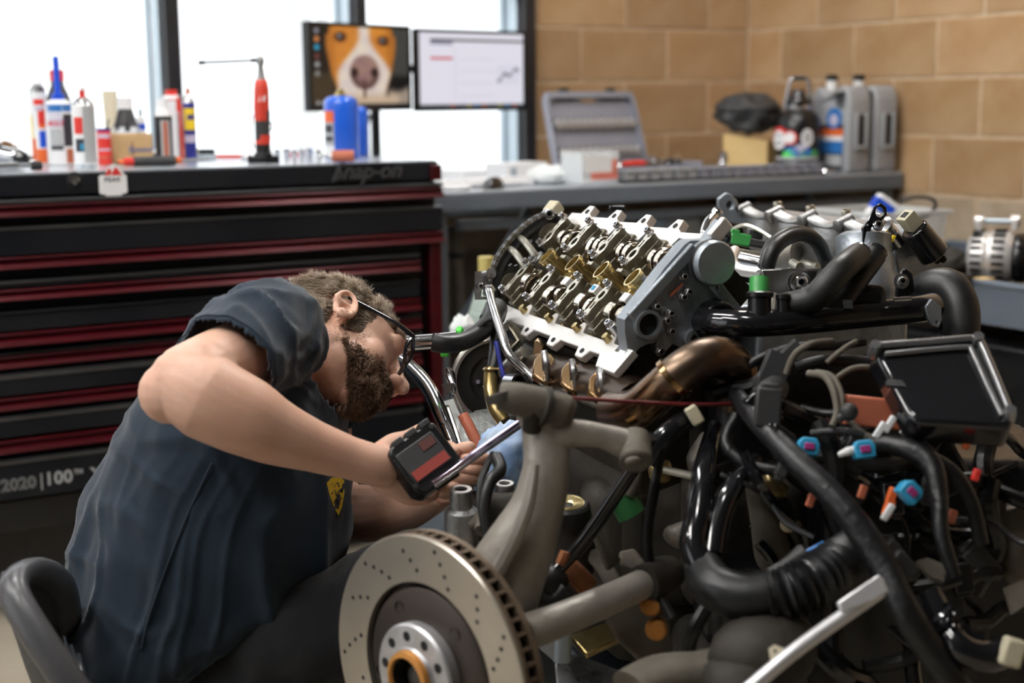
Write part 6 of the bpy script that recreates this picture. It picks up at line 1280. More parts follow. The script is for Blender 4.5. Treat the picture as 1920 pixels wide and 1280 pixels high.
# corrugated hose
cp_, _ = spline([P(*p) for p in ((1400, 1118, 1.82), (1450, 1118, 1.80), (1510, 1098, 1.80), (1560, 1068, 1.82), (1600, 1040, 1.86))], 14)
mb = MB(); mb.tube(cp_, [.032+.004*math.sin(i*1.9) for i in range(len(cp_))], n=18, sub=2); W_(mb, 'corrugated_hose', 'rubber')
cable([(1300, 775, 1.96), (1262, 800, 1.94), (1235, 830, 1.93), (1215, 870, 1.93)], [.010, .013, .014, .013], 'plastic_gloss')
cable([(1300, 790, 1.95), (1265, 815, 1.94), (1240, 850, 1.94), (1225, 930, 1.93), (1214, 1010, 1.93), (1225, 1090, 1.92), (1260, 1160, 1.90)], [.006, .006, .006, .007, .007, .007, .008], 'rubber')
T = frame(P(1302, 778, 1.93), RT*.5+UP*-.8, UP); mb = MB(T); mb.box((0, 0, 0), (.027, .017, .017)); W_(mb, 'white_connector', 'beige_plug', bev=.003)
cable([(1395, 690, 2.0), (1440, 665, 2.0), (1500, 650, 2.0), (1560, 648, 2.02), (1620, 640, 2.04)], .007)
cable([(1475, 700, 1.96), (1490, 665, 1.95), (1520, 645, 1.95), (1560, 640, 1.97)], [.005]*4, 'grime_light')
cable([(1550, 680, 1.95), (1580, 655, 1.95), (1605, 640, 1.97)], [.004]*3, 'grime_light')
cable([(1515, 700, 1.92), (1545, 705, 1.90), (1562, 730, 1.88), (1570, 770, 1.87), (1560, 800, 1.86)], [.005]*5, 'grime_light')
cable([(1530, 698, 1.92), (1558, 705, 1.90), (1576, 735, 1.88), (1580, 772, 1.87)], [.0045]*4, 'grime_light')
cable([(1560, 715, 1.92), (1600, 690, 1.92), (1650, 690, 1.93)], [.004]*3, 'grime_light'); cable([(1490, 690, 1.96), (1550, 675, 1.96), (1640, 680, 1.97), (1700, 700, 1.97)], .008, 'rubber')
cable([(1520, 812, 1.88), (1560, 808, 1.87), (1600, 810, 1.86), (1650, 826, 1.86)], [.005]*4, 'rubber_grey'); cable([(1595, 790, 1.88), (1620, 815, 1.86), (1645, 822, 1.85)], [.005]*3, 'grime_light')
cable([(1640, 830, 1.85), (1700, 840, 1.82), (1745, 870, 1.80), (1760, 930, 1.78), (1765, 1000, 1.76), (1790, 1080, 1.75)], [.012, .014, .014, .012, .010, .008])
cable([(1700, 840, 1.84), (1780, 880, 1.82), (1820, 940, 1.82), (1840, 1020, 1.82)], [.010]*4); cable([(1380, 780, 1.96), (1360, 830, 1.94), (1400, 870, 1.92), (1460, 880, 1.90)], .009)
cable([(1740, 1110, 1.76), (1770, 1170, 1.74), (1800, 1215, 1.72), (1850, 1230, 1.72), (1900, 1215, 1.72)], [.016, .018, .020, .020, .018], 'plastic_gloss')
for i in range(9):
    q = i/8; x = lerp(1755, 1840, q); y = 1150+70*math.sin(q*1.6); mb = MB(); mb.lathe([(.018, -.003), (.0225, 0), (.018, .003)], 16, T=zframe(P(x, y, 1.735), RT*math.cos(.9-q*.9)-UP*math.sin(.9-q*.9))); W_(mb, 'conduit_ring', 'plastic_gloss')
T = frame(P(1897, 1222, 1.70), UP+RT*.3, -FW); mb = MB(T); mb.box((0, 0, 0), (.034, .026, .02)); W_(mb, 'beige_connector', 'beige_plug', bev=.004)
rnd = random.Random(12)
for i in range(46):
    x = rnd.uniform(1310, 1880); y = rnd.uniform(730, 1180); d = rnd.uniform(1.90, 2.02); a = rnd.uniform(-.4, 1.9); pts = []
    for k_ in range(5):
        pts.append((x, y, d)); st_ = rnd.uniform(35, 75); x += st_*math.cos(a); y += st_*math.sin(a); a += rnd.uniform(-.7, .7); d += rnd.uniform(-.03, .03)
    cable(pts, rnd.choice([.004, .006, .008, .011, .014]), rnd.choice(['wire_tape', 'rubber', 'plastic_gloss', 'plastic_black']), n=9)
for i in range(26):
    x = rnd.uniform(1330, 1860); y = rnd.uniform(760, 1150); d = rnd.uniform(1.86, 1.95); T = frame(P(x, y, d), RT*rnd.uniform(-1, 1)+UP*rnd.uniform(-1, 1), -FW+UP*.3); mb = MB(T); s_ = rnd.uniform(.7, 1.6); mb.box((0, 0, 0), (.034*s_, .022*s_, .02)); mb.box((.018*s_, 0, 0), (.01, .016*s_, .014)); W_(mb, 'connector', rnd.choice(['plastic_black', 'plastic_gloss', 'rubber_grey']), bev=.003)
# coloured connectors
for x, y, d, an in ((1515, 838, 1.84, .1), (1620, 843, 1.82, -.1), (1706, 922, 1.76, .8)):
    T = frame(P(x, y, d), RT*math.cos(an)-UP*math.sin(an), -FW+UP*.2); mb = MB(T); mb.prism([(-.013, -.011), (.013, -.011), (.014, .004), (.009, .012), (-.009, .012), (-.014, .004)], -.014, .008); o = W_(mb, 'blue_connector', 'blue_conn', bev=.002)
    mb = MB(T); mb.box((0, .0, .009), (.013, .009, .004)); mb.build('lock_tab', MT['magenta'], o, bev=.001)
mb = MB(); T = frame(P(1590, 848, 1.82), RT*.9+UP*.35, -FW); mb.tube([P(1572, 853, 1.82), P(1590, 846, 1.82), P(1606, 842, 1.82)], [.003, .006, .005], n=10); W_(mb, 'white_sleeve', 'white_plastic')
for x, y, d, s_, m_ in ((1672, 928, 1.80, 1, 'orange'), (1666, 952, 1.80, 1.1, 'orange'), (1617, 922, 1.84, .9, 'terracotta'), (1520, 938, 1.86, .9, 'terracotta'), (1785, 968, 1.8, .9, 'terracotta'), (1830, 890, 1.8, .8, 'red'), (1812, 832, 1.82, .7, 'orange'), (1300, 1068, 1.86, 1, 'rust')):
    T = frame(P(x, y, d), UP*.9+RT*.3, -FW); mb = MB(T); mb.box((0, 0, 0), (.020*s_, .011*s_, .01)); W_(mb, 'coloured_clip', m_, bev=.002)
for x, y, d in ((1650, 806, 1.84), (1668, 795, 1.84), (1700, 800, 1.85), (1720, 812, 1.85), (1665, 960, 1.79)):
    T = frame(P(x, y, d), RT*.5+UP*.8, -FW); mb = MB(T); mb.box((0, 0, 0), (.024, .009, .008)); W_(mb, 'white_clip', 'white_plastic', bev=.002)
mb = MB(); T = frame(P(1632, 772, 1.90), RT*.98-UP*.1, UP); mb.box((0, 0, 0), (.075, .04, .04), T=T); W_(mb, 'relay_block', 'terracotta', bev=.003)
mb = MB(); mb.ball(P(1592, 772, 1.85), .012); mb.tube([P(1592, 774, 1.85), P(1572, 786, 1.85)], .006, n=8, sub=1); W_(mb, 'grey_grommet', 'rubber_grey')
mb = MB(); mb.tube([P(1430, 1078, 1.84), P(1470, 1060, 1.84), P(1505, 1040, 1.84), P(1512, 1036, 1.84)], [.005, .008, .014, .012], n=12); W_(mb, 'rubber_cone', 'rubber_grey'); mb = MB(); mb.tube([P(1512, 1036, 1.84), P(1545, 1018, 1.84)], .004, n=8, sub=1); W_(mb, 'cone_cable', 'blue_label')
mb = MB(); mb.tube([P(1455, 720, 1.98), P(1440, 750, 1.96), P(1450, 770, 1.95)], [.02, .024, .02], n=12); T = frame(P(1450, 700, 1.98), UP+RT*.4, -FW); mb.box((0, 0, 0), (.06, .035, .03), T=T); W_(mb, 'multi_plug', 'rubber_grey', bev=.004)
# ------------------------------------------------------------------ control unit cover
cv = thing('airbox_cover', 'shiny black lidded plastic box at the engine front, right', 'cover', P(1770, 790, 1.80))
q = [(1634, 648), (1650, 640), (1828, 630), (1842, 640), (1902, 785), (1895, 800), (1720, 790), (1700, 775)]
O = P(1765, 712, 1.84); nn = -FW*.8+UP*.75-RT*.05
mb = MB(); plate(mb, q, O, nn, .045); mb.build('body', MT['plastic_gloss'], cv, bev=.008, seg=3)
mb = MB(); mb.tube([onpl(x, y, O, nn)+V(nn).normalized()*.004 for x, y in [(1640, 652), (1740, 645), (1828, 638), (1838, 646), (1868, 715), (1896, 785)]], .0055, n=10, sub=3); mb.build('rim', MT['satin_dark'] if 'satin_dark' in MT else mat('satin_dark', (.30, .30, .31), .25, .8), cv)
mb = MB(); mb.tube([onpl(x, y, O, nn)+V(nn).normalized()*.004 for x, y in [(1658, 668), (1740, 660), (1812, 655), (1822, 664), (1850, 725), (1878, 783)]], .004, n=10, sub=3); mb.build('rim', MT['satin_dark'], cv)
for x, y in ((1832, 640), (1640, 656), (1892, 778)): mb = MB(); mb.lathe([(0, .012), (.007, .012), (.009, .004), (.009, -.01)], 14, T=zframe(onpl(x, y, O, nn), nn)); mb.build('screw_post', MT['satin_dark'], cv)
mb = MB(); plate(mb, [(1662, 712), (1690, 712), (1700, 724), (1662, 722)], O+V(nn).normalized()*.002, nn, .004); mb.build('latch', MT['rubber_grey'], cv)
# ------------------------------------------------------------------ chrome pry bar and tools
cb = thing('breaker_bar', 'long chrome bar with a flat head lying across the lower right corner', 'bar', P(1560, 1180, 1.62))
mb = MB(); mb.tube([P(1395, 1300, 1.58), P(1480, 1228, 1.60), P(1560, 1170, 1.62), P(1650, 1108, 1.64)], .0085, n=14, sub=3); mb.build('shaft', MT['bright_steel'], cb)
mb = MB(); plate(mb, [(1570, 1128), (1645, 1078), (1652, 1078), (1668, 1108), (1640, 1125), (1578, 1148)], P(1620, 1110, 1.625), -FW+UP*.4, .008); mb.build('head', MT['bright_steel'], cb, bev=.002)
# chrome cradle tube beside the man's face, wrenches, tray, blue towel
hn = thing('cradle_handle', 'bent chrome tube handle between the mechanic and the pulley', 'handle', P(850, 860, 2.3))
mb = MB(); mb.tube([P(748, 672, 2.53), P(775, 695, 2.50), P(805, 730, 2.46), P(830, 785, 2.42), P(862, 860, 2.38), P(890, 930, 2.36), P(905, 1010, 2.36)], [.0135]*7, n=18); mb.build('tube', MT['chrome'], hn)
mb = MB(); mb.tube([P(880, 632, 2.54), P(820, 639, 2.54), P(752, 644, 2.54)], .0135, n=16, sub=2); mb.build('cross_tube', MT['chrome'], hn)
mb = MB(); mb.tube([P(838, 760, 2.35), P(855, 810, 2.33), P(868, 850, 2.31)], .004, n=8); mb.build('wire_stay', MT['satin'], hn)
ty = thing('parts_tray', 'dented galvanised tray under the wrench beside the pulley', 'tray', P(910, 860, 2.38))
mb = MB(); O = P(905, 830, 2.44); plate(mb, [(830, 752), (868, 742), (985, 800), (985, 930), (900, 930), (870, 860)], O, UP*.75-FW*.7, .006); mb.build('sheet', mat('galvanised', (.48, .49, .48), .35, .85, (.34, .35, .34), ns=30, bump=.6, bs=40), ty, bev=.001)
wr_ = thing('wrench', 'open-ended wrench with a worn red handle leaning on the tray', 'wrench', P(890, 830, 2.32))
mb = MB(); mb.tube([P(846, 722, 2.33), P(852, 742, 2.33), P(862, 765, 2.32), P(872, 785, 2.31)], [.006, .005, .006, .0065], n=10, flat=.6); mb.tube([P(836, 690, 2.35), P(842, 705, 2.35), P(850, 725, 2.34)], [.004, .006, .005], n=8); plate(mb, [(826, 722), (834, 718), (850, 718), (856, 726), (846, 728), (840, 740), (833, 738), (838, 726)], P(842, 727, 2.325), -FW, .006); mb.build('shank', MT['satin'], wr_)
mb = MB(); mb.tube([P(868, 778, 2.312), P(884, 808, 2.30), P(900, 842, 2.29), P(905, 855, 2.29)], [.009, .0095, .0095, .007], n=12); mb.build('grip', MT['terracotta'], wr_)
mb = MB(); mb.tube([P(838, 690, 2.40), P(848, 700, 2.40), P(850, 730, 2.39), P(848, 745, 2.39)], [.006, .008, .008, .006], n=8, flat=.5); tag(mb.build('hook_wrench', MT['satin']), 'short curved steel wrench standing beside the pulley', 'wrench')
tw = MB(); blob(tw, P(956, 866, 2.25), (.045, .03, .052), .30, 21, 2.4, 34, 24); blob(tw, P(932, 838, 2.28), (.028, .02, .026), .3, 27, 2.4, 26, 18); tag(tw.build('shop_towel', MT['blue_towel'], ang=180), 'crumpled blue shop towel behind the knuckle', 'towel')
# ------------------------------------------------------------------ lift table under the powertrain
lt_ = thing('lift_table', 'low dark lift table under the engine', 'lift table', (P(1350, 1000, 2.3).x, P(1350, 1000, 2.3).y, 0))
c = HO+EA*.30+EB*.36; T = MX((EA, EB, ZZ)).transposed().to_4x4(); T.translation = V((c.x, c.y, 0))
mb = MB(T); mb.box((0, 0, .265), (1.0, .56, .05)); mb.build('deck', MT['bench_steel'], lt_, bev=.006)
for sx in (-.38, .38):
    for sy in (-.24, .24): mb = MB(T); mb.box((sx, sy, .12), (.06, .06, .24)); mb.build('leg', MT['bench_steel'], lt_)
# ------------------------------------------------------------------ the mechanic
from mathutils.bvhtree import BVHTree
def remesh(mb, vox, it=4, fac=.5):
    me = bpy.data.meshes.new('tmp'); me.from_pydata([tuple(p) for p in mb.v], [], mb.f)
    bm = bmesh.new(); bm.from_mesh(me); bmesh.ops.recalc_face_normals(bm, faces=bm.faces); bm.to_mesh(me); bm.free()
    ob = bpy.data.objects.new('tmp', me); COL.objects.link(ob)
    md = ob.modifiers.new('r', 'REMESH'); md.mode = 'VOXEL'; md.voxel_size = vox; md.adaptivity = 0
    if it: md = ob.modifiers.new('s', 'SMOOTH'); md.factor = fac; md.iterations = it
    dg = bpy.context.evaluated_depsgraph_get(); ev = bpy.data.meshes.new_from_object(ob.evaluated_get(dg))
    vs = [v.co.copy() for v in ev.vertices]; fs = [tuple(p.vertices) for p in ev.polygons]; nn = [v.normal.copy() for v in ev.vertices]
    bpy.data.objects.remove(ob); bpy.data.meshes.remove(me); bpy.data.meshes.remove(ev)
    return vs, fs, nn
def loft(mb, levels, n=40, e=2.3):
    "levels: (xl,xr,y,d,halfdepth) silhouettes in the picture, closed top and bottom"
    rows = []
    bx = V((FW.x, FW.y, 0)).normalized()
    for xl, xr, y, d, hd in levels:
        c = P((xl+xr)/2, y, d); hw = (xr-xl)/2*d/FPX; row = []
        for i in range(n):
            q = 2*PI*i/n; cs, sn = math.cos(q), math.sin(q)
            row.append(c+RT*(hw*abs(cs)**(2/e)*(1 if cs >= 0 else -1))+bx*(hd*abs(sn)**(2/e)*(1 if sn >= 0 else -1)))
        rows.append(row)
    vs = [p for r in rows for p in r]; fs = []
    for j in range(len(rows)-1):
        for i in range(n): fs.append((j*n+i, j*n+(i+1) % n, (j+1)*n+(i+1) % n, (j+1)*n+i))
    fs.append(tuple(range(n-1, -1, -1))); fs.append(tuple((len(rows)-1)*n+i for i in range(n))); mb.add(vs, fs); return mb
man = thing('person', 'seated person in a dark t-shirt bent over a tool beside the engine', 'person', (P(420, 1200, 2.3).x, P(420, 1200, 2.3).y, 0))
# --- head frame
AZ, TAU = math.radians(25), math.radians(58)
hF = RT*math.cos(AZ)-UP*math.sin(AZ); hU0 = RT*math.sin(AZ)+UP*math.cos(AZ)
hU = hU0*math.cos(TAU)+FW*math.sin(TAU); hL = hU.cross(hF).normalized(); hU = hF.cross(hL).normalized()
SC = 1.01
ear = P(652, 586, 2.27); HC = ear+hL*.076*SC
HM = MX((hF*SC, hL*SC, hU*SC)).transposed().to_4x4(); HM.translation = HC; HI = HM.inverted()
def el(mb, c, r, rot=None):
    T = HM @ tr(*c)
    if rot is not None: T = T @ rot
    mb.ball((0, 0, 0), r, 24, T, rows=16)
def htube(mb, pts, r, **k): mb.tube([HM @ V(p) for p in pts], [x*SC for x in r] if isinstance(r, (list, tuple)) else r*SC, **k)
bd_ = MB()
el(bd_, (-.018, 0, .052), (.100, .077, .080)); el(bd_, (.030, 0, .035), (.066, .068, .062)); el(bd_, (.032, 0, -.005), (.060, .062, .07))
el(bd_, (.030, 0, -.050), (.062, .060, .046)); el(bd_, (.072, 0, -.082), (.032, .034, .028)); el(bd_, (.0, 0, -.035), (.05, .062, .05))
for s_ in (-1, 1):
    el(bd_, (.052, s_*.034, -.018), (.034, .026, .034)); el(bd_, (.112, s_*.0135, -.0205), (.012, .0085, .0095)); el(bd_, (.086, s_*.032, .036), (.016, .024, .010))
    # ear
    RX = MX.Rotation(s_*-.22, 4, 'Z') @ MX.Rotation(-.18, 4, 'Y')
    el(bd_, (-.002, s_*.070, .003), (.013, .010, .024), RX); T = HM @ tr(-.008, s_*.086, .004) @ RX
    pts = [T @ V((.017*math.cos(a), 0, .029*math.sin(a)+(.002 if math.sin(a) > 0 else 0))) for a in [-1.9+k*.42 for k in range(13)]]
    bd_.tube([HM @ tr(.012, s_*.074, .016) @ V((0, 0, 0))]+pts[::-1], [.0045]+[.0050]*13, n=10, sub=2); bd_.ball((-.002, 0, -.025), (.010, .0065, .012), 14, T); bd_.ball((-.012, -s_*.007, .0), (.007, .006, .024), 14, T)
htube(bd_, [(.092, 0, .040), (.104, 0, .018), (.120, 0, -.006), (.127, 0, -.014)], [.010, .0095, .0120, .0125], n=14); el(bd_, (.1265, 0, -.0155), (.0125, .0125, .0115)); el(bd_, (.098, 0, -.048), (.014, .026, .010)); el(bd_, (.096, 0, -.062), (.013, .022, .009)); el(bd_, (.092, 0, -.04), (.016, .03, .02))
# neck and trunk core
nk = P(560, 690, 2.33)
bd_.tube([HM @ V((-.03, 0, .0)), HM @ V((-.045, .0, -.035)), P(575, 668, 2.33), P(520, 720, 2.34)], [.062, .062, .066, .085], n=20, sub=4)
loft(bd_, [(190, 380, 1200, 2.31, .15), (195, 540, 1110, 2.31, .16), (200, 610, 1030, 2.31, .17), (240, 610, 880, 2.31, .17), (310, 600, 740, 2.31, .17), (390, 580, 640, 2.32, .16), (440, 560, 590, 2.32, .11)], 28)
# near arm
bd_.tube([P(540, 615, 2.17), P(480, 650, 2.09), P(400, 690, 1.99), P(345, 716, 1.94)], [.050, .052, .052, .050], n=20, sub=5)
bd_.tube([P(338, 716, 1.935), P(390, 746, 1.925), P(461, 781, 1.935), P(515, 809, 1.955), P(587, 836, 1.985), P(655, 858, 2.01), P(700, 871, 2.025), P(728, 876, 2.04)], [.049, .0585, .0545, .0465, .0365, .0305, .0300, .0300], n=24, sub=5)
bd_.ball(P(318, 736, 1.93), .043); bd_.ball(P(375, 712, 1.95), .056); bd_.ball(P(350, 722, 1.935), .054)
# near hand: palm, thumb, four fingers behind the tool
bd_.ball((0, 0, 0), (.047, .026, .043), 20, frame(P(738, 876, 2.055), RT*.95-UP*.25, UP)); bd_.ball((0, 0, 0), (.036, .022, .026), 18, frame(P(752, 905, 2.06), RT*.9-UP*.4, UP))
bd_.tube([P(715, 850, 2.045), P(738, 832, 2.06), P(764, 822, 2.085), P(792, 806, 2.10), P(806, 800, 2.10)], [.018, .0165, .0130, .0115, .008], n=12, sub=4)
# far arm and hand
bd_.tube([P(585, 690, 2.50), P(600, 800, 2.52), P(612, 900, 2.48), P(640, 955, 2.42)], [.062, .056, .050, .046], n=18, sub=4)
bd_.tube([P(640, 955, 2.42), P(690, 962, 2.36), P(745, 956, 2.29), P(795, 938, 2.23), P(825, 915, 2.19)], [.046, .048, .040, .031, .029], n=18, sub=4)
bd_.ball((0, 0, 0), (.042, .020, .040), 18, frame(P(842, 888, 2.165), RT*.8+UP*.6, UP))
vs, fs, nn = remesh(bd_, .0031, 4, .5)
# fingers keep their own crisp folds: added to the same mesh, rooted inside the palms
fg = MB()
def finger(pts, r):
    p = [P(*q) for q in pts]; d = (p[-1]-p[-2]).normalized(); R = r[-1]
    fg.tube(p+[p[-1]+d*R*.55, p[-1]+d*R*.9, p[-1]+d*R], list(r)+[R*.84, R*.45, R*.08], n=14, sub=4)
for pts in ([(740, 852, 2.07), (770, 846, 2.10), (812, 838, 2.125), (842, 838, 2.12), (852, 846, 2.10)], [(745, 876, 2.08), (796, 880, 2.115), (838, 872, 2.12), (852, 872, 2.10)], [(742, 902, 2.065), (775, 916, 2.075), (808, 916, 2.085), (830, 904, 2.10)], [(735, 915, 2.055), (762, 931, 2.055), (792, 934, 2.065), (812, 926, 2.085)]):
    finger(pts, [.0125, .0112, .0104, .0096, .0085][:len(pts)])
for x, y in ((888, 862), (885, 880), (874, 898), (856, 915)):
    finger([(x-50, y+9, 2.15), (x-30, y+3, 2.118), (x-8, y, 2.098), (x+12, y-2, 2.102), (x+22, y-2, 2.128), (x+8, y, 2.15)], [.0108, .0104, .0098, .0094, .0088, .0075])
finger([(832, 876, 2.15), (846, 856, 2.135), (864, 843, 2.115), (880, 838, 2.11)], [.014, .0118, .0106, .0090])
# soften knuckle/elbow areas with a little noise, then classify scalp and beard faces
loc = [HI @ p for p in vs]
def scalp(q):
    x, y, z = q
    if x < -.135 or x > .11 or abs(y) > .11: return False
    a = abs(y)
    hair = z > .070 and x < .078-.9*max(0, .09-z)*0
    line = .086-.55*max(0, a-.02)                      # hairline recedes at the temples
    up_ = z > .052 and x < line
    side = z > .022 and x < .040 and x > -.03
    back = x < -.022 and z > -.045+.25*max(0, x+.075)
    burn = a > .055 and -.012 < z < .03 and .010 < x < .034
    earzone = a > .070 and -.034 < x < .022 and z < .042
    return (up_ or side or back or burn) and not earzone
def beardz(q):
    "0..1 density"
    x, y, z = q; a = abs(y)
    if z < -.135 or x < -.012 or x > .125 or a > .085: return 0
    top = -.020-.016*math.sin(max(0, min(1, x/.09))*PI)   # upper edge dips on the cheek
    if x < .014+max(0, -.045-z)*.75: return 0
    if x > .088: top = -.030
    d = (top-z)/.022
    if x > .100 and z > -.034: return 0
    if x < .012 and z < -.05: d *= .5
    return max(0, min(1, d))
mi = []
for f in fs:
    q = loc[f[0]]; mi.append(1 if (-.2 < q.x < .15 and abs(q.y) < .12 and abs(q.z) < .16 and scalp(q)) else (2 if (-.02 < q.x < .13 and abs(q.y) < .1 and -.13 < q.z < 0 and beardz(q) > .75) else 0))
mb = MB(); mb.v = list(vs); mb.f = [list(f) for f in fs]; mb.mi = mi
mb.add(fg.v, fg.f)
body = mb.build('body', [MT['skin'], MT['hair'], MT['beard']], man, ang=180)
# --- hair and beard strands
rnd = random.Random(5)
def strands(name, mt, pick, per, L, flow, r0, lift, curl):
    mb = MB()
    for i, q in enumerate(loc):
        if not (-.2 < q.x < .15 and abs(q.y) < .12 and -.16 < q.z < .16): continue
        dens = pick(q)
        if not dens: continue
        n = nn[i]
        for k in range(per):
            if rnd.random() > dens: continue
            p = vs[i]+V((rnd.uniform(-1, 1), rnd.uniform(-1, 1), rnd.uniform(-1, 1)))*.0022
            fl = (HM.to_3x3() @ flow(q)).normalized(); w3 = V((noise.noise(p*45), noise.noise(p*45+V((9, 0, 0))), noise.noise(p*45+V((0, 9, 0)))))
            dr = (fl+w3*curl+n*lift+V((rnd.uniform(-1, 1), rnd.uniform(-1, 1), rnd.uniform(-1, 1)))*.22).normalized(); dr2 = (dr-n*(.35*lift+.1)+w3*curl*.8).normalized(); l = L*rnd.uniform(.6, 1.15)
            a = p-n*.001; b = p+dr*l*.5+n*.001; c = b+dr2*l*.5; x = dr.cross(n); x = x.normalized()*r0 if x.length > 1e-4 else RT*r0; y = n*r0
            bs = len(mb.v); mb.v += [a+x, a-x*.5+y, a-x*.5-y, b+x*.8, b-x*.4+y*.8, b-x*.4-y*.8, c]
            mb.f += [[bs, bs+1, bs+4, bs+3], [bs+1, bs+2, bs+5, bs+4], [bs+2, bs, bs+3, bs+5], [bs+3, bs+4, bs+6], [bs+4, bs+5, bs+6], [bs+5, bs+3, bs+6]]; mb.mi += [0]*6
    return mb.build(name, MT[mt], man, ang=180, kind='stuff')
def hflow(q):
    a = 1 if q.y > 0 else -1
    if q.x > .03 and q.z > .05: return V((-.3, a*.9, .05))
    if q.z < .06 and q.x > -.03: return V((-.7, 0, -.5))
    return V((-.8, a*.25, -.55 if q.z < .09 else -.1))
strands('hair', 'hair', lambda q: 1.0 if scalp(q) else 0, 3, .020, hflow, .00085, .24, 1.1)
strands('hair_grey', 'hair_grey', lambda q: .5 if (scalp(q) and q.z < .055 and q.x > -.03) else (.10 if scalp(q) else 0), 2, .018, hflow, .00075, .45, 1.1)
strands('beard', 'beard', lambda q: (beardz(q)*.95+.05 if beardz(q) > 0 else 0), 3, .015, lambda q: V((-.15 if q.x < .06 else .35, 0, -.9)), .00070, .55, .7)
strands('stubble', 'beard', lambda q: .35 if (-.01 < q.x < .05 and -.055 < q.z < .0 and abs(q.y) > .03 and beardz(q) < .6) else 0, 1, .006, lambda q: V((-.2, 0, -.9)), .0004, .4, .3)
# eyebrow, eye
strands('eyebrow', 'beard', lambda q: .8 if (.080 < q.x < .11 and .012 < abs(q.y) < .056 and .036 < q.z < .046) else 0, 3, .009, lambda q: V((-.4, 1 if q.y > 0 else -1, .1)), .0004, .3, .3)
for s_ in (-1, 1):
    mb = MB(); mb.ball((.0670, s_*.030, .016), (.0120, .0120, .0120), 16, HM); mb.ball((.0750, s_*.031, .014), (.005, .005, .005), 12, HM, m=1); mb.build('eye', [MT['white'], MT['ink']], man)
# --- glasses
gl = bpy.data.objects.new('glasses', None); COL.objects.link(gl); gl.parent = man; gl['label'] = 'black rectangular glasses'
G0 = HM
def GT(pts, r, nm, **k): mb = MB(); mb.tube([HM @ V(p) for p in pts], r, **k); mb.build(nm, MT['plastic_gloss'], gl)
for s_ in (-1, 1):
    GT([(-.012, s_*.0835, .030), (.03, s_*.0800, .032), (.075, s_*.0760, .032), (.106, s_*.0690, .030)], [.0044, .0050, .0056, .0060], 'temple_arm', n=10, flat=.55, twist=hL)
    c = V((.117, s_*.036, .010)); pts = []
    for (a, b) in ((-.028, .020), (0, .0215), (.028, .021), (.0305, .014), (.029, -.012), (.024, -.019), (0, -.0205), (-.023, -.018), (-.029, -.010), (-.0305, .013)):
        pts.append(HM @ (c+V((-.010*abs(a/.03)**2*(1 if s_*a > 0 else .4)-.12*(b-.02)*-.5, a, b))))
    mb = MB(); N = len(pts); cl = pts+pts[:2]; mb.tube(cl, .0033, n=8, sub=4, cap=False); mb.build('rim', MT['plastic_gloss'], gl)
    mb = MB(); mb.add(pts, [tuple(range(N))]); mb.build('lens', MT['glass_lens'], gl, ang=180)
    GT([(.106, s_*.0690, .030), (.109, s_*.0660, .026)], [.0046, .0040], 'hinge', n=8, sub=1)
GT([(.119, -.008, .014), (.1215, 0, .017), (.119, .008, .014)], .0024, 'bridge', n=8)
# --- t-shirt
sh = MB()
loft(sh, [(150, 390, 1236, 2.30, .185), (138, 450, 1190, 2.30, .20), (142, 540, 1145, 2.30, .205), (148, 612, 1095, 2.30, .205), (165, 650, 1000, 2.30, .208), (190, 652, 900, 2.30, .208), (222, 648, 820, 2.30, .21), (264, 642, 740, 2.30, .215), (306, 622, 680, 2.30, .21), (352, 604, 622, 2.31, .195), (402, 592, 576, 2.31, .165), (446, 576, 548, 2.31, .12), (490, 556, 536, 2.31, .06)], 44)
sl = [P(515, 625, 2.20), P(498, 632, 2.14), P(462, 656, 2.07), P(415, 688, 2.005)]
sh.tube(sl, [.080, .082, .077, .070], n=26, sub=4)
sh.tube([P(585, 670, 2.46), P(596, 740, 2.50), P(604, 800, 2.52)], [.085, .080, .072], n=22, sub=3)
sh.tube([P(540, 640, 2.32), P(582, 652, 2.33)], [.12, .092], n=26, sub=3)
sv, sf_, sn = remesh(sh, .0060, 5, .5)
hem_c = sl[-1]; hem_d = (sl[-1]-sl[-2]).normalized(); spx = (P(440, 560, 2.3)-P(330, 1200, 2.3)).normalized()
neck_d = (HM @ V((-.04, 0, -.02))-P(540, 680, 2.33)).normalized(); neck_c = P(597, 640, 2.31)
fo_c = P(604, 800, 2.52); bot = P(350, 1232, 2.30)
side = FW.cross(spx).normalized()
for i, p in enumerate(sv):
    q = p-P(400, 900, 2.3); a = q.dot(spx); b = q.dot(side); c = q.dot(FW)
    low = max(0, min(1, (-a+.12)/.3))
    fold = noise.noise(V((b*11+.7*noise.noise(V((a*4, b*4, 1))), c*9, a*2.2+3)))
    f2 = noise.noise(V((b*21+1.2*noise.noise(V((a*5, b*5, 7))), c*15, a*3.1+9)))
    rid = max(0, 1-abs(f2)*3.2)**1.5; fold = max(0, 1-abs(fold)*2.6)**1.5
    k = low*(.015*fold+.008*rid)+.005*noise.noise(V((b*17, c*17, a*9)))+.005*max(0, 1-abs(noise.noise(V((b*8+a*6, c*8, a*12-b*4))))*3.5)
    ds = (p-sl[1].lerp(sl[2], .5)).length
    if ds < .17:
        w_ = max(0, 1-ds/.17); t_ = (p-sl[-1]).dot(hem_d)
        k += w_*.017*max(0, 1-abs(noise.noise(V((p.x*16+4, p.y*10, p.z*26+1.5*noise.noise(p*12)))))*2.8)**1.4
    sv[i] = p+sn[i]*k
keep = []
for f in sf_:
    p = sv[f[0]]
    if (p-hem_c).dot(hem_d) > -.006 and (p-hem_c).length < .10: continue
    if (p-fo_c).length < .10 and p.z < fo_c.z+.012: continue
    if (p-neck_c).dot(neck_d) > -.004 and (p-neck_c).length < .14: continue
    if p.z < bot.z: continue
    keep.append(list(f))
mb = MB(); mb.v = sv; mb.f = keep; mb.mi = [0]*len(keep)
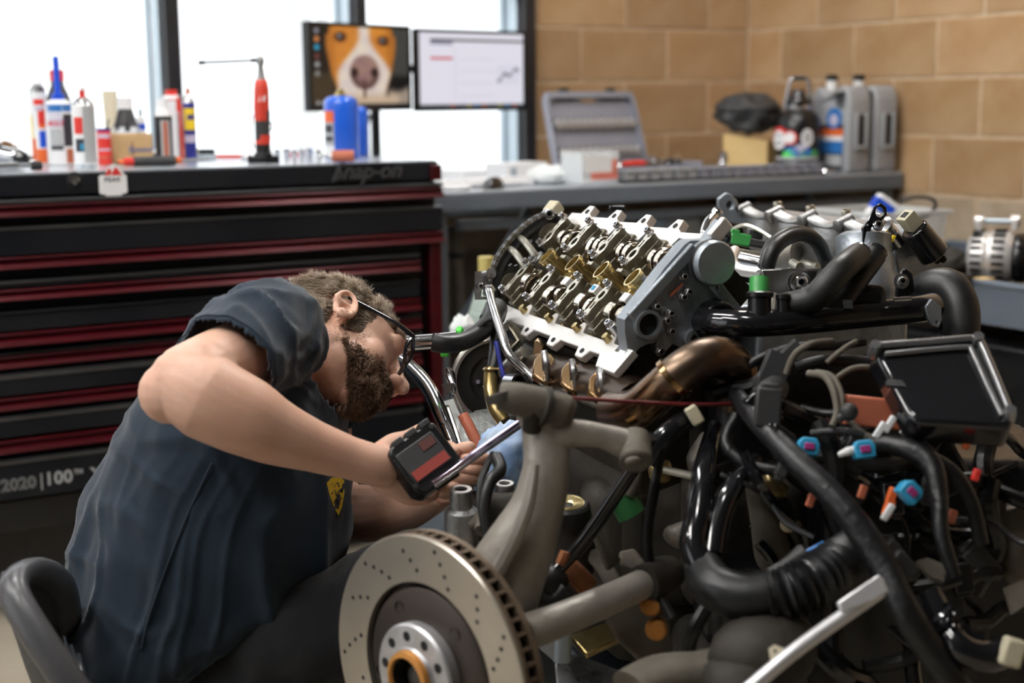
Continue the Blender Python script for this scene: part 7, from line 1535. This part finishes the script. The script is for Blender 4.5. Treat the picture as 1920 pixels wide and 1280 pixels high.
shirt = mb.build('t_shirt', MT['shirt'], man, ang=180, solid=.0022)
bv = BVHTree.FromPolygons(sv, keep)
def hit(x, y):
    r = (FW+RT*((x-960)/FPX)+UP*((640-y)/FPX)).normalized(); h = bv.ray_cast(EYE, r); return h[0], h[1]
# sleeve hem roll, side seam
mb = MB(); ringp = []
for k in range(28):
    a = 2*PI*k/28; x = zframe(hem_c, hem_d).to_3x3(); o = hem_c-hem_d*.012; d = x @ V((math.cos(a), math.sin(a), 0)); h = bv.ray_cast(o, d)
    if h[0] is not None and (h[0]-o).length < .12: ringp.append(h[0]+d*.0005)
if len(ringp) > 8: mb.tube(ringp+ringp[:1], .0024, n=6, sub=2, cap=False); mb.build('sleeve_hem', MT['shirt'], shirt)
pts = [h for h, n in [hit(x, y) for x, y in ((398, 868), (380, 905), (350, 970), (322, 1040), (296, 1110), (276, 1170), (266, 1215))] if h]
if len(pts) > 3: mb = MB(); mb.tube([p-FW*.0025 for p in pts], .0018, n=6, sub=4); mb.build('side_seam', MT['shirt'], shirt)
# yellow printed logo on the shirt front
def decal(name, pxs, mt, off, parent=shirt):
    P3 = []
    for x, y in pxs:
        h, n = hit(x, y)
        if h is None: return
        P3.append(h-FW*off)
    mb = MB(); c = sum((p for p in P3), V((0, 0, 0)))/len(P3); N = len(P3); mb.add([c]+P3, [(0, i+1, (i+1) % N+1) for i in range(N)]); mb.build(name, MT[mt], parent, ang=180)
decal('printed_logo', [(613, 905), (622, 895), (636, 893), (646, 900), (646, 925), (642, 948), (635, 966), (626, 948), (618, 925)], 'yellow', .003)
for sq in (((618, 912), (624, 906), (626, 914), (633, 904), (636, 912)), ((622, 926), (629, 918), (631, 928), (640, 916), (643, 922)), ((627, 942), (633, 932), (635, 942), (641, 932))):
    hs_ = [hit(*q)[0] for q in sq]
    if all(h is not None for h in hs_): mb = MB(); mb.tube([h-FW*.0046 for h in hs_], .0010, n=5, sub=4); mb.build('logo_stroke', MT['ink'], shirt)
# --- jeans and shoes
jn = MB()
loft(jn, [(180, 520, 1300, 2.30, .16), (172, 500, 1240, 2.30, .165), (195, 400, 1180, 2.30, .15)], 30)
k1 = P(818, 1066, 2.16); k2 = P(800, 1090, 2.48)
jn.tube([P(340, 1245, 2.27), P(470, 1228, 2.22), P(640, 1168, 2.18), P(750, 1098, 2.16), k1], [.100, .098, .088, .074, .068], n=26, sub=5)
jn.tube([P(400, 1215, 2.40), P(560, 1170, 2.44), P(720, 1110, 2.47), k2], [.11, .095, .076, .068], n=22, sub=5)
a1 = V((k1.x-.05, k1.y+.03, .10)); a2 = V((k2.x-.02, k2.y+.02, .10))
jn.tube([k1, k1.lerp(a1, .3), k1.lerp(a1, .7), a1], [.068, .066, .054, .05], n=20, sub=4); jn.tube([k2, k2.lerp(a2, .3), k2.lerp(a2, .7), a2], [.068, .066, .054, .05], n=20, sub=4)
jv, jf, jn_ = remesh(jn, .0075, 5, .5)
for i, p in enumerate(jv):
    q = p-P(480, 1206, 2.17); k = .010*(.4-abs(noise.noise(V((q.dot(RT)*13, q.dot(FW)*9, q.dot(UP)*7)))))+.003*noise.noise(p*26); jv[i] = p+jn_[i]*k
mb = MB(); mb.v = jv; mb.f = [list(f) for f in jf]; mb.mi = [0]*len(jf); mb.build('jeans', MT['jeans'], man, ang=180)
for a in (a1, a2):
    mb = MB(); T = frame(V((a.x, a.y, 0)), V((RT.x, RT.y, 0))); mb.grid(lambda u, v: T @ V((.05+(.14*math.cos(2*PI*u))*(1-.25*v*v), .048*math.sin(2*PI*u)*(1-.2*v), .003+v*(.075+.045*max(0, -math.cos(2*PI*u))))), 28, 8, closeu=True); mb.add([T @ V((.05+.105*math.cos(2*PI*k/28), .038*math.sin(2*PI*k/28), .078+.045*max(0, -math.cos(2*PI*k/28)))) for k in range(28)], [tuple(range(28))]); mb.build('shoe', MT['rubber'], man, ang=60)
# ------------------------------------------------------------------ chair
ch = thing('chair', 'grey-black moulded chair with a rounded backrest under the mechanic', 'chair', (P(330, 1200, 2.3).x, P(330, 1200, 2.3).y, 0))
rim = [(165, 1330, 1.80), (110, 1250, 1.80), (58, 1172, 1.81), (26, 1112, 1.83), (34, 1080, 1.87), (72, 1070, 1.95), (108, 1090, 2.05), (124, 1130, 2.12), (128, 1200, 2.2), (130, 1290, 2.25), (134, 1330, 2.27)]
rp = [P(*p) for p in rim]; sp_, _ = spline(rp, 6)
mb = MB(); mb.tube(rp, [.017]*len(rp), n=16, sub=6, flat=1.25, twist=RT); mb.build('backrest_rim', MT['chair_plastic'], ch)
mb = MB(); n_ = len(sp_); half = n_//2
left = sp_[:half]; right = sp_[::-1][:half]
mb.grid(lambda u, v: (lambda a, b: a.lerp(b, u)+(-RT*.05)*math.sin(PI*u))(left[min(int(v*(half-1)), half-1)], right[min(int(v*(half-1)), half-1)]), 16, half-1); mb.build('backrest_shell', MT['chair_inner'], ch, ang=180, solid=.006)
for k in range(3):
    mb = MB(); x = 118+k*14; mb.tube([P(x, 1196+k*16, 1.98), P(x+8, 1230+k*14, 1.95), P(x+16, 1268+k*12, 1.93)], .0042, n=8); mb.build('slat', MT['satin'], ch)
zs = P(330, 1215, 2.25).z-.125; c = P(345, 1215, 2.26)
mb = MB(tr(c.x, c.y, zs-.03) @ rz(-YAW)); mb.prism([(.24*math.copysign(abs(math.cos(a))**.6, math.cos(a)), .22*math.copysign(abs(math.sin(a))**.6, math.sin(a))) for a in [2*PI*i/32 for i in range(32)]], 0, .035); mb.build('seat', MT['chair_plastic'], ch, bev=.012, seg=3)
for a, b in ((rp[0], 0), (rp[-1], 1)):
    mb = MB(); mb.tube([a, a.lerp(V((c.x, c.y, zs)), .35)-V((0, 0, .02)), V((lerp(a.x, c.x, .6), lerp(a.y, c.y, .6), zs-.02))], .016, n=10); mb.build('back_support', MT['chair_plastic'], ch)
mb = MB(); mb.cyl((c.x, c.y, .07), (c.x, c.y, zs-.028), .025, n=14); mb.build('column', MT['steel'], ch)
for i in range(5):
    a = 2*PI*i/5+.3; e = V((c.x+.24*math.cos(a), c.y+.24*math.sin(a), .06)); mb = MB(); mb.tube([V((c.x, c.y, .09)), V((c.x, c.y, .085)).lerp(e, .5), e], [.022, .018, .013], n=8); mb.build('base_leg', MT['plastic_black'], ch); mb = MB(); mb.cyl((e.x-.012, e.y, .028), (e.x+.012, e.y, .028), .027, n=14); mb.build('caster', MT['rubber'], ch)
# ------------------------------------------------------------------ tool in his hands
dv = thing('work_light', 'black battery tool with a grey and red label in the mechanic\'s hands', 'tool', P(790, 915, 2.04))
ax_ = (P(815, 784, 2.03)-P(740, 837, 2.00)).normalized(); O = P(797, 851, 2.015); ux = ax_; nz = (-FW+UP*.12-RT*.1); nz = (nz-ux*nz.dot(ux)).normalized(); T = MX((ux, nz.cross(ux), nz)).transposed().to_4x4(); T.translation = O
mb = MB(T); mb.prism([(-.046, -.036), (-.036, -.048), (.024, -.048), (.038, -.038), (.040, .028), (.034, .034), (-.036, .036), (-.044, .030)], -.038, .004); mb.build('battery_body', MT['plastic_black'], dv, bev=.004)
mb = MB(T); mb.box((-.006, -.004, .004), (.066, .052, .004)); lb = mb.build('label_panel', MT['rubber_grey'], dv, bev=.002)
mb = MB(T); mb.box((-.006, -.019, .0066), (.060, .015, .002)); mb.build('label_print', MT['label_red'] if 'label_red' in MT else mat('label_red', (.28, .045, .035), .5), lb)
mb = MB(T); mb.box((.010, .010, .0066), (.024, .014, .0012)); mb.build('label_print', mat('label_dim', (.10, .035, .03), .5), lb)
for k in range(3): mb = MB(T); mb.box((-.022+.024*k, .036, -.006), (.018, .010, .022)); mb.build('grip_notch', MT['rubber_grey'], dv, bev=.002)
for x, y in ((-.040, .024), (-.040, -.030), (.032, .026), (.020, -.042)): mb = MB(T); mb.lathe([(0, .0048), (.0035, .0048), (.0045, .004)], 12, T=tr(x, y, 0)); mb.build('screw', MT['hole_dark'], dv)
a = P(812, 908, 1.985); b = P(976, 793, 2.06); Tb = frame(a.lerp(b, .5), b-a, UP); L = (b-a).length
mb = MB(Tb); mb.box((0, 0, .0028), (L, .010, .0052)); mb.build('light_bar', MT['bar_reflection'], dv, bev=.001); mb = MB(Tb); mb.box((0, 0, -.0032), (L, .010, .0052)); mb.build('light_bar', MT['satin'], dv, bev=.001)
mb = MB(Tb); mb.box((-L*.36, .004, -.006), (L*.24, .012, .012)); mb.build('bar_mount', MT['plastic_black'], dv, bev=.002)
